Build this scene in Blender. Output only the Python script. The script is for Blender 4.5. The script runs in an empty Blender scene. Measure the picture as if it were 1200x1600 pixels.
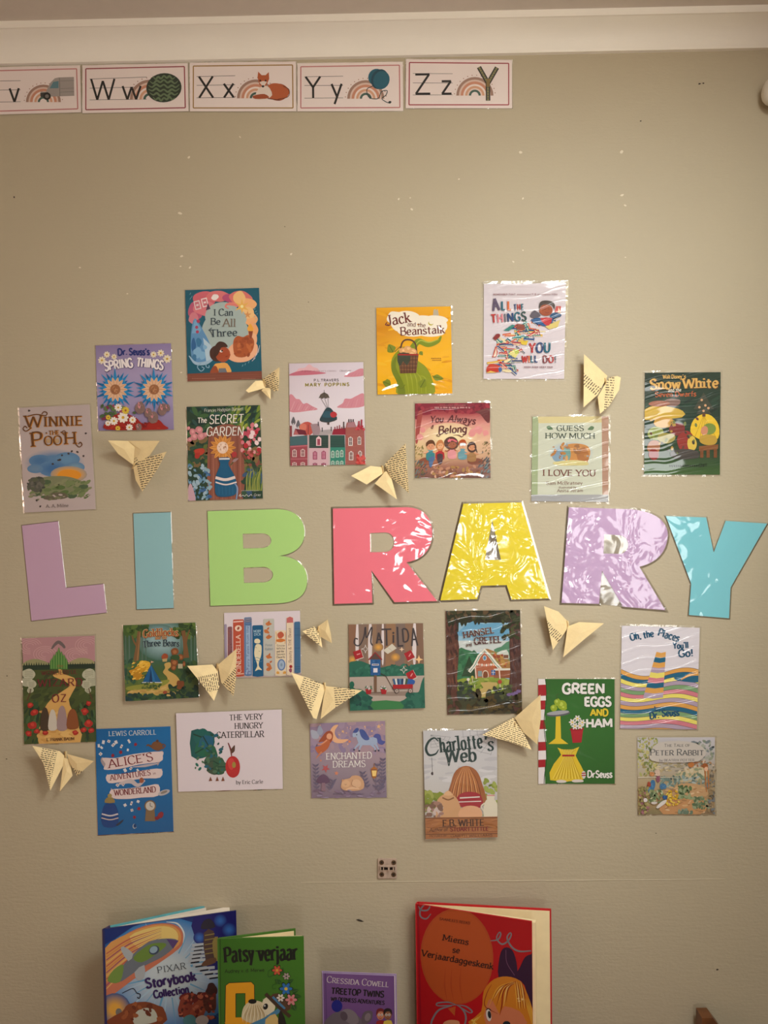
import bpy, bmesh, math, random
from mathutils import Vector, Matrix
from mathutils.geometry import tessellate_polygon

# ------------------------------------------------------------------ scene, camera, light
S = bpy.context.scene
C = S.collection
S.view_settings.view_transform = 'Standard'
S.view_settings.look = 'None'
S.view_settings.gamma = 1.0
S.view_settings.exposure = -0.02
S.view_settings.use_curve_mapping = False

CAM_H = 1.55
DIST = 1.5
F = 1209.0
YAW, PITCH, ROLL = math.radians(0.7), math.radians(1.6), math.radians(0.8)
cam_loc = Vector((0, -DIST, CAM_H))
fwd = Vector((-math.sin(YAW) * math.cos(PITCH), math.cos(YAW) * math.cos(PITCH), -math.sin(PITCH)))
r0 = fwd.cross(Vector((0, 0, 1))).normalized()
u0 = r0.cross(fwd)
rgt = r0 * math.cos(ROLL) - u0 * math.sin(ROLL)
upv = u0 * math.cos(ROLL) + r0 * math.sin(ROLL)
cd = bpy.data.cameras.new('camera')
cd.sensor_fit = 'VERTICAL'
cd.sensor_height = 24.0
cd.lens = F / 1600 * 24.0
cd.clip_start = 0.01
cam = bpy.data.objects.new('camera', cd)
C.objects.link(cam)
cam.matrix_world = Matrix.Translation(cam_loc) @ Matrix((rgt, upv, -fwd)).transposed().to_4x4()
S.camera = cam

wd = bpy.data.worlds.new('world')
S.world = wd
wd.use_nodes = True
wd.node_tree.nodes['Background'].inputs['Color'].default_value = (1.0, 0.90, 0.80, 1)
wd.node_tree.nodes['Background'].inputs['Strength'].default_value = 0.35


def area(name, loc, target, sx, sy, power, col):
    l = bpy.data.lights.new(name, 'AREA')
    l.shape = 'RECTANGLE'
    l.size, l.size_y, l.energy, l.color = sx, sy, power, col
    o = bpy.data.objects.new(name, l)
    C.objects.link(o)
    o.location = loc
    o.rotation_euler = (Vector(target) - Vector(loc)).to_track_quat('-Z', 'Y').to_euler()
    return o


WIN_Y0, WIN_Y1, WIN_Z0, WIN_Z1 = -1.25, -0.50, 1.15, 1.82
XR = 0.742          # right hand wall
ROOM_L, ROOM_F = -2.6, -4.2
# daylight standing in the window of the right hand wall
area('window_daylight', (XR + 0.022, (WIN_Y0 + WIN_Y1) / 2, (WIN_Z0 + WIN_Z1) / 2),
     (XR - 1, (WIN_Y0 + WIN_Y1) / 2, (WIN_Z0 + WIN_Z1) / 2), WIN_Y1 - WIN_Y0, WIN_Z1 - WIN_Z0, 8.8, (1.0, 1.0, 0.98))
# daylight in the window of the wall behind the camera
BW_X0, BW_X1, BW_Z0, BW_Z1 = 0.25, 0.70, 0.95, 1.50
area('rear_window_daylight', ((BW_X0 + BW_X1) / 2, ROOM_F - 0.10, (BW_Z0 + BW_Z1) / 2),
     ((BW_X0 + BW_X1) / 2, 0, (BW_Z0 + BW_Z1) / 2), BW_X1 - BW_X0, BW_Z1 - BW_Z0, 17, (1.0, 0.98, 0.97))
# added warm fill from the left, set in an invented, unseen window
LW_Y0, LW_Y1, LW_Z0, LW_Z1 = -2.8, -1.2, 0.9, 2.1
area('left_fill_light', (ROOM_L - 0.10, (LW_Y0 + LW_Y1) / 2, (LW_Z0 + LW_Z1) / 2),
     (0, (LW_Y0 + LW_Y1) / 2, (LW_Z0 + LW_Z1) / 2), LW_Y1 - LW_Y0, LW_Z1 - LW_Z0, 12, (1.0, 0.68, 0.52))
# square ceiling panel between camera and wall
LAMP = (0.55, -1.1)
LAMP_POWER = 17.5

# ------------------------------------------------------------------ helpers
GAIN = 1.0


def lin(c):
    out = []
    for v in c[:3]:
        v = v / 255.0
        v = v / 12.92 if v <= 0.04045 else ((v + 0.055) / 1.055) ** 2.4
        out.append(min(0.92, v * GAIN))
    return (out[0], out[1], out[2], 1.0)


def ray(px, py):
    return (rgt * (px - 600) + upv * (800 - py) + fwd * F)


def on_plane(px, py, p0, n):
    d = ray(px, py)
    t = (p0 - cam_loc).dot(n) / d.dot(n)
    return cam_loc + d * t


WN = Vector((0, -1, 0))


def W(px, py, off=0.0):
    return on_plane(px, py, Vector((0, -off, 0)), WN)


def at_z(px, py, z):
    return on_plane(px, py, Vector((0, 0, z)), Vector((0, 0, 1)))


def link(name, me, parent=None, mats=(), loc=None):
    o = bpy.data.objects.new(name, me)
    C.objects.link(o)
    for m in mats:
        me.materials.append(m)
    if loc is not None:
        o.location = loc
    if parent is not None:
        o.parent = parent
    return o


def tag(o, label, cat, group=None):
    o['label'] = label
    o['category'] = cat
    if group:
        o['group'] = group
    return o


def thing(name, loc, label, cat, group=None):
    o = bpy.data.objects.new(name, None)
    o.empty_display_size = 0.02
    C.objects.link(o)
    o.location = loc
    return tag(o, label, cat, group)


def mesh(name, verts, faces, cols=None):
    me = bpy.data.meshes.new(name)
    me.from_pydata([tuple(v) for v in verts], [], faces)
    if cols is not None:
        a = me.color_attributes.new('Col', 'FLOAT_COLOR', 'CORNER')
        flat = []
        for f, c in zip(faces, cols):
            if isinstance(c, list):
                for k in c:
                    flat.extend(k)
            else:
                flat.extend(c * len(f))
        a.data.foreach_set('color', flat)
    me.update()
    return me


def box(vs, fs, lo, hi):
    b = len(vs)
    for z in (lo[2], hi[2]):
        for x, y in ((lo[0], lo[1]), (hi[0], lo[1]), (hi[0], hi[1]), (lo[0], hi[1])):
            vs.append((x, y, z))
    for f in ((3, 2, 1, 0), (4, 5, 6, 7), (0, 1, 5, 4), (1, 2, 6, 5), (2, 3, 7, 6), (3, 0, 4, 7)):
        fs.append(tuple(b + i for i in f))


def box_obj(name, lo, hi, m, parent=None, bev=0.0, loc=None):
    vs, fs = [], []
    box(vs, fs, lo, hi)
    me = mesh(name, vs, fs)
    o = link(name, me, parent, (m,), loc)
    if bev:
        b = o.modifiers.new('bevel', 'BEVEL')
        b.width = bev
        b.segments = 2
    return o


def prism(name, pts, z0, z1, m, parent=None):
    """vertical prism over 2D points in world x,y"""
    n = len(pts)
    ar = sum(pts[i][0] * pts[(i + 1) % n][1] - pts[(i + 1) % n][0] * pts[i][1] for i in range(n))
    if ar < 0:
        pts = pts[::-1]
    vs = [(p[0], p[1], z0) for p in pts] + [(p[0], p[1], z1) for p in pts]
    fs = [tuple(range(n))[::-1], tuple(range(n, 2 * n))]
    for i in range(n):
        j = (i + 1) % n
        fs.append((i, j, n + j, n + i))
    return link(name, mesh(name, vs, fs), parent, (m,))


# ------------------------------------------------------------------ materials
def mat(name):
    m = bpy.data.materials.new(name)
    m.use_nodes = True
    return m, m.node_tree, m.node_tree.nodes['Principled BSDF']


def N(nt, t, **kw):
    n = nt.nodes.new(t)
    for k, v in kw.items():
        if k in n.inputs:
            n.inputs[k].default_value = v
        else:
            setattr(n, k, v)
    return n


def plain(name, c, rough=0.5, metal=0.0, noise=0.0, nscale=40, bump=0.0, bscale=200):
    m, nt, b = mat(name)
    b.inputs['Roughness'].default_value = rough
    b.inputs['Metallic'].default_value = metal
    tc = N(nt, 'ShaderNodeTexCoord')
    no = N(nt, 'ShaderNodeTexNoise', Scale=nscale, Detail=4.0)
    nt.links.new(tc.outputs['Object'], no.inputs['Vector'])
    cr = N(nt, 'ShaderNodeValToRGB')
    a = lin(c)
    cr.color_ramp.elements[0].position = 0.3
    cr.color_ramp.elements[1].position = 0.7
    cr.color_ramp.elements[0].color = tuple(v * (1 - noise) for v in a[:3]) + (1,)
    cr.color_ramp.elements[1].color = tuple(min(.95, v * (1 + noise)) for v in a[:3]) + (1,)
    nt.links.new(no.outputs['Fac'], cr.inputs['Fac'])
    nt.links.new(cr.outputs['Color'], b.inputs['Base Color'])
    if bump:
        n2 = N(nt, 'ShaderNodeTexNoise', Scale=bscale, Detail=3.0)
        nt.links.new(tc.outputs['Object'], n2.inputs['Vector'])
        bp = N(nt, 'ShaderNodeBump', Strength=bump, Distance=0.002)
        nt.links.new(n2.outputs['Fac'], bp.inputs['Height'])
        nt.links.new(bp.outputs['Normal'], b.inputs['Normal'])
    return m


def wall_mat():
    m, nt, b = mat('painted_plaster')
    b.inputs['Roughness'].default_value = 0.55
    b.inputs['Specular IOR Level'].default_value = 0.35
    tc = N(nt, 'ShaderNodeTexCoord')
    big = N(nt, 'ShaderNodeTexNoise', Scale=1.7, Detail=3.0)
    nt.links.new(tc.outputs['Object'], big.inputs['Vector'])
    cr = N(nt, 'ShaderNodeValToRGB')
    cr.color_ramp.elements[0].position = 0.3
    cr.color_ramp.elements[1].position = 0.7
    cr.color_ramp.elements[0].color = lin((184, 171, 146))
    cr.color_ramp.elements[1].color = lin((189, 176, 150))
    nt.links.new(big.outputs['Fac'], cr.inputs['Fac'])
    nt.links.new(cr.outputs['Color'], b.inputs['Base Color'])
    fine = N(nt, 'ShaderNodeTexNoise', Scale=150.0, Detail=2.0, Roughness=0.5)
    mp = N(nt, 'ShaderNodeMapping')
    mp.inputs['Scale'].default_value = (1.0, 1.0, 1.5)
    nt.links.new(tc.outputs['Object'], mp.inputs['Vector'])
    nt.links.new(mp.outputs['Vector'], fine.inputs['Vector'])
    drag = N(nt, 'ShaderNodeTexNoise', Scale=60.0, Detail=3.0)
    mp2 = N(nt, 'ShaderNodeMapping')
    mp2.inputs['Scale'].default_value = (0.5, 1.0, 3.0)
    nt.links.new(tc.outputs['Object'], mp2.inputs['Vector'])
    nt.links.new(mp2.outputs['Vector'], drag.inputs['Vector'])
    ad = N(nt, 'ShaderNodeMath', operation='ADD')
    nt.links.new(fine.outputs['Fac'], ad.inputs[0])
    nt.links.new(drag.outputs['Fac'], ad.inputs[1])
    bp = N(nt, 'ShaderNodeBump', Strength=0.35, Distance=0.0012)
    nt.links.new(ad.outputs['Value'], bp.inputs['Height'])
    nt.links.new(bp.outputs['Normal'], b.inputs['Normal'])
    return m


def film_normal(nt, scale, stretch, dist, detail=2.0, seed=0.0, ridge=False):
    tc = N(nt, 'ShaderNodeTexCoord')
    mp = N(nt, 'ShaderNodeMapping')
    mp.inputs['Scale'].default_value = stretch
    mp.inputs['Location'].default_value = (seed, seed * 1.7, seed * .6)
    nt.links.new(tc.outputs['Object'], mp.inputs['Vector'])
    no = N(nt, 'ShaderNodeTexNoise', Scale=scale, Detail=detail, Roughness=0.5, Distortion=0.6)
    nt.links.new(mp.outputs['Vector'], no.inputs['Vector'])
    bp = N(nt, 'ShaderNodeBump', Strength=1.0, Distance=dist)
    nt.links.new(no.outputs['Fac'], bp.inputs['Height'])
    return bp


def print_mat(name, scale, stretch, dist, rough=0.07, detail=2.0, seed=0.0, ridges=0.0):
    m, nt, b = mat(name)
    at = N(nt, 'ShaderNodeAttribute', attribute_name='Col')
    nt.links.new(at.outputs['Color'], b.inputs['Base Color'])
    b.inputs['Roughness'].default_value = 0.6
    b.inputs['Specular IOR Level'].default_value = 0.2
    b.inputs['Coat Weight'].default_value = 1.0
    b.inputs['Coat Roughness'].default_value = rough
    b.inputs['Coat IOR'].default_value = 1.68
    bp = film_normal(nt, scale, stretch, dist, detail, seed)
    if ridges:
        # narrow wavy ridges running across the sheet, smooth film between them
        tc = N(nt, 'ShaderNodeTexCoord')
        mp = N(nt, 'ShaderNodeMapping')
        mp.inputs['Rotation'].default_value = (0, math.radians(10), 0)
        mp.inputs['Location'].default_value = (seed * .13, 0, seed * .37)
        nt.links.new(tc.outputs['Object'], mp.inputs['Vector'])
        wv = N(nt, 'ShaderNodeTexWave', bands_direction='Z', Scale=12.5, Distortion=5.0, Detail=1.5)
        wv.inputs['Detail Scale'].default_value = 0.7
        nt.links.new(mp.outputs['Vector'], wv.inputs['Vector'])
        mr = N(nt, 'ShaderNodeMapRange', interpolation_type='SMOOTHSTEP')
        mr.inputs['From Min'].default_value = 0.55
        nt.links.new(wv.outputs['Fac'], mr.inputs['Value'])
        b2 = N(nt, 'ShaderNodeBump', Strength=1.0, Distance=ridges)
        nt.links.new(mr.outputs['Result'], b2.inputs['Height'])
        nt.links.new(bp.outputs['Normal'], b2.inputs['Normal'])
        bp = b2
    nt.links.new(bp.outputs['Normal'], b.inputs['Coat Normal'])
    return m


def film_mat(name, scale, stretch, dist, tint=(1, 1, 1), haze=0.05):
    m, nt, b = mat(name)
    nt.nodes.remove(b)
    out = nt.nodes['Material Output']
    tr = N(nt, 'ShaderNodeBsdfTransparent', Color=tint + (1,))
    gl = N(nt, 'ShaderNodeBsdfGlossy', Color=(1, 1, 1, 1), Roughness=0.12)
    fr = N(nt, 'ShaderNodeFresnel', IOR=1.6)
    ad = N(nt, 'ShaderNodeMath', operation='ADD')
    ad.inputs[1].default_value = haze
    mx = N(nt, 'ShaderNodeMixShader')
    bp = film_normal(nt, scale, stretch, dist)
    nt.links.new(bp.outputs['Normal'], gl.inputs['Normal'])
    nt.links.new(bp.outputs['Normal'], fr.inputs['Normal'])
    nt.links.new(fr.outputs['Fac'], ad.inputs[0])
    nt.links.new(ad.outputs['Value'], mx.inputs['Fac'])
    nt.links.new(tr.outputs['BSDF'], mx.inputs[1])
    nt.links.new(gl.outputs['BSDF'], mx.inputs[2])
    nt.links.new(mx.outputs['Shader'], out.inputs['Surface'])
    return m


def col_mat(name, rough=0.6, coat=0.0, spec=0.3):
    m, nt, b = mat(name)
    at = N(nt, 'ShaderNodeAttribute', attribute_name='Col')
    nt.links.new(at.outputs['Color'], b.inputs['Base Color'])
    b.inputs['Roughness'].default_value = rough
    b.inputs['Specular IOR Level'].default_value = spec
    b.inputs['Coat Weight'].default_value = coat
    b.inputs['Coat Roughness'].default_value = 0.15
    return m


M_WALL = wall_mat()
M_CEIL = plain('ceiling_paint', (205, 192, 180), 0.7, noise=0.02, bump=0.1)
M_CORN = plain('cornice_paint', (248, 238, 226), 0.45, noise=0.015, nscale=12, bump=0.12, bscale=60)
M_FLOOR = plain('floor_vinyl', (190, 172, 154), 0.5, noise=0.1)
M_WOOD = plain('brown_wood', (110, 66, 34), 0.4, noise=0.3, nscale=25)
M_WHITE = plain('white_plastic', (225, 218, 205), 0.35)
M_STEEL = plain('worn_steel', (205, 184, 168), 0.4, metal=0.5, noise=0.15, nscale=120)
M_STEELD = plain('tarnished_screw', (120, 95, 70), 0.4, metal=0.8, noise=0.25, nscale=300)
M_CHIP = plain('bare_plaster', (225, 215, 195), 0.8, noise=0.05)
M_DARK = plain('dark_speck', (60, 50, 42), 0.8)
CALM = print_mat('calm_laminate', 9, (1, 1, 1), 0.0012, seed=3)
MILD = print_mat('mild_laminate', 15, (1, 1, 1.6), 0.0048, seed=7)
STREAK = print_mat('streaky_laminate', 12, (0.6, 1, 1.6), 0.0032, rough=0.055, seed=11, ridges=0.0048)
CRINK = print_mat('crinkled_laminate', 17, (1, 1, 1.1), 0.0095, detail=2.5, rough=0.11, seed=5)
CARD = print_mat('card_laminate', 6, (1, 1, 1), 0.0006, seed=1)
FILM = film_mat('clear_film', 40, (1, 1, 1), 0.002)
FILMC = film_mat('crinkled_clear_film', 22, (1, 1, 1), 0.0035, haze=0.10)
M_BOOK = col_mat('printed_board', 0.4, 0.25)
M_PAPER = col_mat('old_paper', 0.75)
GAIN = 1.2          # printed colours from here on
# ------------------------------------------------------------------ 2D drawing kit (shapes become mesh faces)
EPS = 8e-6


def catmull(pts, closed=False, n=6):
    out = []
    m = len(pts)
    rng = range(m if closed else m - 1)
    for i in rng:
        if closed:
            p0, p1, p2, p3 = pts[(i - 1) % m], pts[i], pts[(i + 1) % m], pts[(i + 2) % m]
        else:
            p1, p2 = pts[i], pts[i + 1]
            p0 = pts[i - 1] if i > 0 else (2 * p1[0] - p2[0], 2 * p1[1] - p2[1])
            p3 = pts[i + 2] if i + 2 < m else (2 * p2[0] - p1[0], 2 * p2[1] - p1[1])
        for k in range(n):
            t = k / n
            out.append(tuple(0.5 * (2 * p1[d] + (p2[d] - p0[d]) * t + (2 * p0[d] - 5 * p1[d] + 4 * p2[d] - p3[d]) * t * t
                                    + (3 * p1[d] - p0[d] - 3 * p2[d] + p3[d]) * t ** 3) for d in (0, 1)))
    if not closed:
        out.append(tuple(pts[-1]))
    return out


GL = {}
for _l in '''A8|0,0 4,10|4,10 8,0|1.5,3.6 6.5,3.6
B7|1,0 1,10|~1,10 4,10 6,9.2 6.3,7.6 5.6,5.9 3.8,5.3 1,5.3|~3.8,5.3 6,4.7 7,2.8 6.2,.8 4,0 1,0
C7.5|~7.3,8 5.8,9.7 4.2,10 1.8,9 .6,6.5 .5,4 1.5,1.2 4,0 5.9,.3 7.4,2
D8|1,0 1,10|~1,10 4,10 6.5,8.6 7.6,5 6.5,1.4 4,0 1,0
E6.6|1,0 1,10|1,9.5 6.2,9.5|1,5.1 5.4,5.1|1,.5 6.4,.5
F6.3|1,0 1,10|1,9.5 6.2,9.5|1,5.1 5.2,5.1
G8|~7.4,8 5.8,9.7 4.2,10 1.8,9 .6,6.5 .5,4 1.5,1.2 4,0 6,.3 7.3,1.6|7.3,1 7.3,4.4|4.8,4.4 7.6,4.4
H8|1,0 1,10|7,0 7,10|1,5.1 7,5.1
I3|1.5,0 1.5,10
J5|~4,10 4,6 4,3 3.4,.8 2,0 .4,1.2
K7.6|1,0 1,10|7,10 1,4.4|3,6 7.3,0
L6.2|1,0 1,10|1,.5 6,.5
M10|1,0 1,10|1,10 5,2|5,2 9,10|9,0 9,10
N8.5|1,0 1,10|1,10 7.5,0|7.5,0 7.5,10
O8.5|~4.2,10 1.8,9 .6,6.5 .6,3.5 1.8,1 4.2,0 6.7,1 7.9,3.5 7.9,6.5 6.7,9 4.2,10
P7|1,0 1,10|~1,10 4.2,10 6.3,9 6.7,7.3 6,5.4 4,4.6 1,4.6
R7.5|1,0 1,10|~1,10 4.2,10 6.2,9 6.5,7.5 5.8,5.8 4,5 1,5|3.6,5 7.2,0
S6.8|~6,8.4 4.8,9.7 3.2,10 1.4,9.2 .9,7.6 1.8,6 3.4,5.2 5.2,4.3 6.2,2.8 5.8,1 4,0 2.2,.1 .6,1.6
T7.4|3.7,0 3.7,10|.2,9.5 7.2,9.5
U8|~1,10 1,6.5 1.1,3 2.2,.6 4,0 5.8,.6 6.9,3 7,6.5 7,10
V8|0,10 4,0|4,0 8,10
W11|0,10 2.8,0|2.8,0 5.5,9|5.5,9 8.2,0|8.2,0 11,10
X7.6|.4,10 7.2,0|7.2,10 .4,0
Y7.6|.2,10 3.8,5|7.4,10 3.8,5|3.8,5 3.8,0
Z7|.4,9.5 6.6,9.5|6.4,9.5 .6,.5|.4,.5 6.8,.5
a5.9|~1,5.4 2.6,6.5 4.2,6.1 4.9,4.8 4.9,3|4.9,4.6 4.9,0|~4.9,3.9 2.4,3.6 .8,2 1.4,.4 3,0 4.9,1.6
b6|1,0 1,10|~1,4.6 2.4,6.3 4.2,6.3 5.5,4.6 5.5,1.9 4.2,.2 2.4,.1 1,1.6
c5.4|~5,5 3.6,6.5 1.8,6 .7,4.2 .7,2.2 1.8,.4 3.6,0 5.1,1.2
d6|5,0 5,10|~5,4.6 3.6,6.3 1.8,6.3 .5,4.6 .5,1.9 1.8,.2 3.6,.1 5,1.6
e5.6|.8,3.4 5.2,3.4|~5.2,3.4 4.8,5.5 3.1,6.5 1.4,5.6 .7,3.4 1.4,1 3.2,0 5.1,1.1
f4|~4.2,9.3 3.2,10 2.2,9.2 2,7.5 2,4 2,0|.3,6.3 3.8,6.3
g6|~5,4.6 3.6,6.3 1.8,6.3 .5,4.6 .5,2.3 1.8,.7 3.6,.6 5,2|~5,6.5 5,3 4.9,-.8 4,-2.6 2.4,-3 .9,-2.2
h6|1,0 1,10|~1,4.4 2.4,6.3 4,6.4 5,5.2 5,2.5 5,0
i2.6|1.3,0 1.3,6.5|1.3,8.2 1.3,9.6
j2.8|~1.6,6.5 1.6,1 1.4,-1.8 .1,-2.8|1.6,8.2 1.6,9.6
k5.8|1,0 1,10|5.2,6.5 1,3|2.4,4 5.6,0
l2.6|1.3,0 1.3,10
m9|1,0 1,6.5|~1,4.4 2.2,6.3 3.6,6.4 4.6,5.2 4.6,2.5 4.6,0|~4.6,4.4 5.8,6.3 7.2,6.4 8.2,5.2 8.2,2.5 8.2,0
n6|1,0 1,6.5|~1,4.4 2.4,6.3 4,6.4 5,5.2 5,2.5 5,0
o6|~3,6.5 1.4,5.8 .6,4 .6,2.5 1.4,.7 3,0 4.6,.7 5.4,2.5 5.4,4 4.6,5.8 3,6.5
p6|1,-3 1,6.5|~1,4.6 2.4,6.3 4.2,6.3 5.5,4.6 5.5,1.9 4.2,.2 2.4,.1 1,1.6
r4.4|1,0 1,6.5|~1,4 2,6 3.2,6.5 4.3,5.8
s4.8|~4.3,5.4 3.4,6.4 2.3,6.5 1,5.9 .8,4.9 1.4,4 2.5,3.4 3.7,2.8 4.4,1.8 4.1,.6 2.8,0 1.5,.1 .4,1.1
t4.4|~2,8.6 2,5 2,2 2.6,.3 4,.5|0,6.2 4.4,6.2
u6|~1,6.5 1,2.5 1.7,.4 3,0 4.4,1 5,2.6|5,0 5,6.5
v5.6|.3,6.5 2.8,0|2.8,0 5.3,6.5
w8|.3,6.5 2.2,0|2.2,0 4,6|4,6 5.8,0|5.8,0 7.7,6.5
x5.4|.3,6.5 5.1,0|5.1,6.5 .3,0
y5.6|.3,6.5 2.9,.4|5.3,6.5 1.6,-3
z5|.5,6.2 4.6,6.2|4.5,6.2 .6,.4|.4,.4 4.7,.4
'2|1,10 .8,7.6
.2|1,0 1,1.3
,2|1.2,1 .7,-1.4
!2.6|1.3,10 1.3,3|1.3,0 1.3,1.3
-4|.6,3.6 3.4,3.6
&8|~7.4,0 3,5.5 2,8 3.4,10 4.8,8.4 3.8,6.4 1.4,4.2 .8,2 2.4,0 5,.6 7,4'''.split('\n'):
    _p = _l.split('|')
    GL[_l[0]] = (float(_p[0][1:]), [(s[0] == '~', [tuple(map(float, q.split(','))) for q in s.lstrip('~').split()]) for s in _p[1:]])


class Art:
    def __init__(s, view, quad, col):
        s.v = view
        s.q = [s.V(p) for p in quad]
        s.polys = []
        s.L = 0
        s.lv = None
        ar = sum(s.q[i][0] * s.q[(i + 1) % 4][1] - s.q[(i + 1) % 4][0] * s.q[i][1] for i in range(4))
        s.sg = 1 if ar > 0 else -1
        s.p(quad, col)

    def V(s, p):
        return (s.v[0] + p[0] * s.v[2], s.v[1] + p[1] * s.v[2])

    def see(s, x0, y0, x1, w=1200):
        """author the next shapes in the frame of another crop"""
        s.v = (x0, y0, (x1 - x0) / w)
        return s

    def _add(s, pts, cols, lv):
        vs = [tuple(p) + tuple(c) for p, c in zip(pts, cols)]
        for i in range(4):
            if not vs:
                return
            a, b = s.q[i], s.q[(i + 1) % 4]
            ex, ey = b[0] - a[0], b[1] - a[1]
            d = [s.sg * (ex * (v[1] - a[1]) - ey * (v[0] - a[0])) for v in vs]
            if min(d) >= -1e-6:
                continue
            out = []
            for k in range(len(vs)):
                m = (k + 1) % len(vs)
                if d[k] >= 0:
                    out.append(vs[k])
                if (d[k] >= 0) != (d[m] >= 0):
                    t = d[k] / (d[k] - d[m])
                    out.append(tuple(x + (y - x) * t for x, y in zip(vs[k], vs[m])))
            vs = out
        if len(vs) >= 3:
            s.polys.append((vs, lv))

    def nl(s):
        s.L += 1
        return s.L if s.lv is None else s.lv

    def p(s, pts, col, sm=0, cols=None):
        if sm:
            pts = catmull(pts, True, sm)
        P = [s.V(p) for p in pts]
        s._add(P, cols if cols else [col] * len(P), s.nl())

    def e(s, x, y, rx, ry, col, rot=0, n=18, a0=0, a1=360):
        c, t = math.cos(math.radians(rot)), math.sin(math.radians(rot))
        pts = []
        full = a1 - a0 >= 360
        for i in range(n + (0 if full else 1)):
            a = math.radians(a0 + (a1 - a0) * i / n)
            u, v = rx * math.cos(a), ry * math.sin(a)
            pts.append((x + u * c - v * t, y + u * t + v * c))
        s.p(pts, col)

    def r(s, x0, y0, x1, y1, col):
        s.p([(x0, y0), (x1, y0), (x1, y1), (x0, y1)], col)

    def b(s, x, y, rx, ry, col, seed=0, rough=0.18, k=9):
        R = random.Random(seed + int(x * 7 + y * 13))
        pts = []
        for i in range(k):
            a = 2 * math.pi * i / k
            f = 1 + R.uniform(-rough, rough)
            pts.append((x + rx * f * math.cos(a), y + ry * f * math.sin(a)))
        s.p(pts, col, 4)

    def soft(s, x, y, rx, ry, cin, cout, core=0.35, n=18):
        lv = s.nl()
        ring = []
        for i in range(n):
            a = 2 * math.pi * i / n
            ring.append((math.cos(a), math.sin(a)))
        s._add([s.V((x + rx * core * u, y + ry * core * v)) for u, v in ring], [cin] * n, lv)
        for i in range(n):
            (u, v), (w, z) = ring[i], ring[(i + 1) % n]
            s._add([s.V((x + rx * core * u, y + ry * core * v)), s.V((x + rx * u, y + ry * v)),
                    s.V((x + rx * w, y + ry * z)), s.V((x + rx * core * w, y + ry * core * z))], [cin, cout, cout, cin], lv)

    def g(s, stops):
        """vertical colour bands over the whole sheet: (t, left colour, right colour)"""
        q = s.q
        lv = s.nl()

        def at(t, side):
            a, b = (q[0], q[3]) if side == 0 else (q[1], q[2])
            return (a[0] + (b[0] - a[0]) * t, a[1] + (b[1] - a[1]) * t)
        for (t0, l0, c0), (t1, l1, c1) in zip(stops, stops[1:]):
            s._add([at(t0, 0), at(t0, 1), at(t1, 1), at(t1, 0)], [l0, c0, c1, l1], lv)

    def s(s, pts, w, col, sm=1, lv=None):
        if sm and len(pts) > 2:
            pts = catmull(pts, pts[0] == pts[-1] and False, 6)
        n = len(pts)
        ws = w if isinstance(w, (list, tuple)) else [w, w]
        P = [s.V(p) for p in pts]
        L, Rr = [], []
        for i in range(n):
            a, b = P[max(0, i - 1)], P[min(n - 1, i + 1)]
            dx, dy = b[0] - a[0], b[1] - a[1]
            d = math.hypot(dx, dy) or 1
            t = i / (n - 1) * (len(ws) - 1)
            k = min(int(t), len(ws) - 2)
            ww = (ws[k] + (ws[k + 1] - ws[k]) * (t - k)) * s.v[2] / 2
            L.append((P[i][0] - dy / d * ww, P[i][1] + dx / d * ww))
            Rr.append((P[i][0] + dy / d * ww, P[i][1] - dx / d * ww))
        lv = s.nl() if lv is None else lv
        for i in range(n - 1):
            s._add([L[i], L[i + 1], Rr[i + 1], Rr[i]], [col] * 4, lv)

    def dabs(s, x0, y0, x1, y1, n, cols, lo, hi, seed=1, asp=1.6, rot=None, cyc=14):
        R = random.Random(seed)
        base = s.L
        for i in range(n):
            s.lv = base + 1 + i % cyc
            z = R.uniform(lo, hi)
            s.e(R.uniform(x0, x1), R.uniform(y0, y1), z, z / asp, R.choice(cols),
                R.uniform(0, 180) if rot is None else rot + R.uniform(-20, 20), 7)
        s.lv = None
        s.L = base + cyc

    def t(s, txt, x0, y0, x1, y1, h, col, th=1.5, tn=None, sf=0, slant=0, bow=0, jit=0, sp=1.0, cols=None, sc=0, nib=15, xh=1.0, seed=0):
        """lettering on a baseline from (x0,y0) to (x1,y1), capitals h tall"""
        tn = th if tn is None else max(tn, 0.42 * th)
        R = random.Random(seed + len(txt))
        lay, adv = [], 0
        for ch in txt:
            if ch == ' ':
                adv += 3.6
                continue
            k = 1.0
            if sc and ch.islower():
                ch = ch.upper()
                k = sc
            w, st = GL[ch]
            lay.append((ch, adv, k, st))
            adv += w * k + sp
        adv -= sp
        bx, by = x1 - x0, y1 - y0
        D = math.hypot(bx, by)
        dx, dy = bx / D, by / D
        ux, uy = dy, -dx
        kx, ky = D / adv, h / 10.0
        base = s.L
        cnt = 0
        for gi, (ch, a, k, st) in enumerate(lay):
            c = cols[gi % len(cols)] if cols else col
            jy = R.uniform(-jit, jit) * h
            ja = R.uniform(-jit, jit)
            low = ch.islower() and xh != 1.0

            def mp(p, a=a, k=k, jy=jy, ja=ja, low=low):
                gx, gy = p[0] * k, p[1] * k
                if low and gy <= 6.6:
                    gy *= xh if gy > 0 else 1
                X = (a + gx + slant * gy + ja * gy) * kx
                t = (a + gx) / adv
                Y = gy * ky + jy + bow * (1 - (2 * t - 1) ** 2)
                return (x0 + dx * X + ux * Y, y0 + dy * X + uy * Y)
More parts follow.
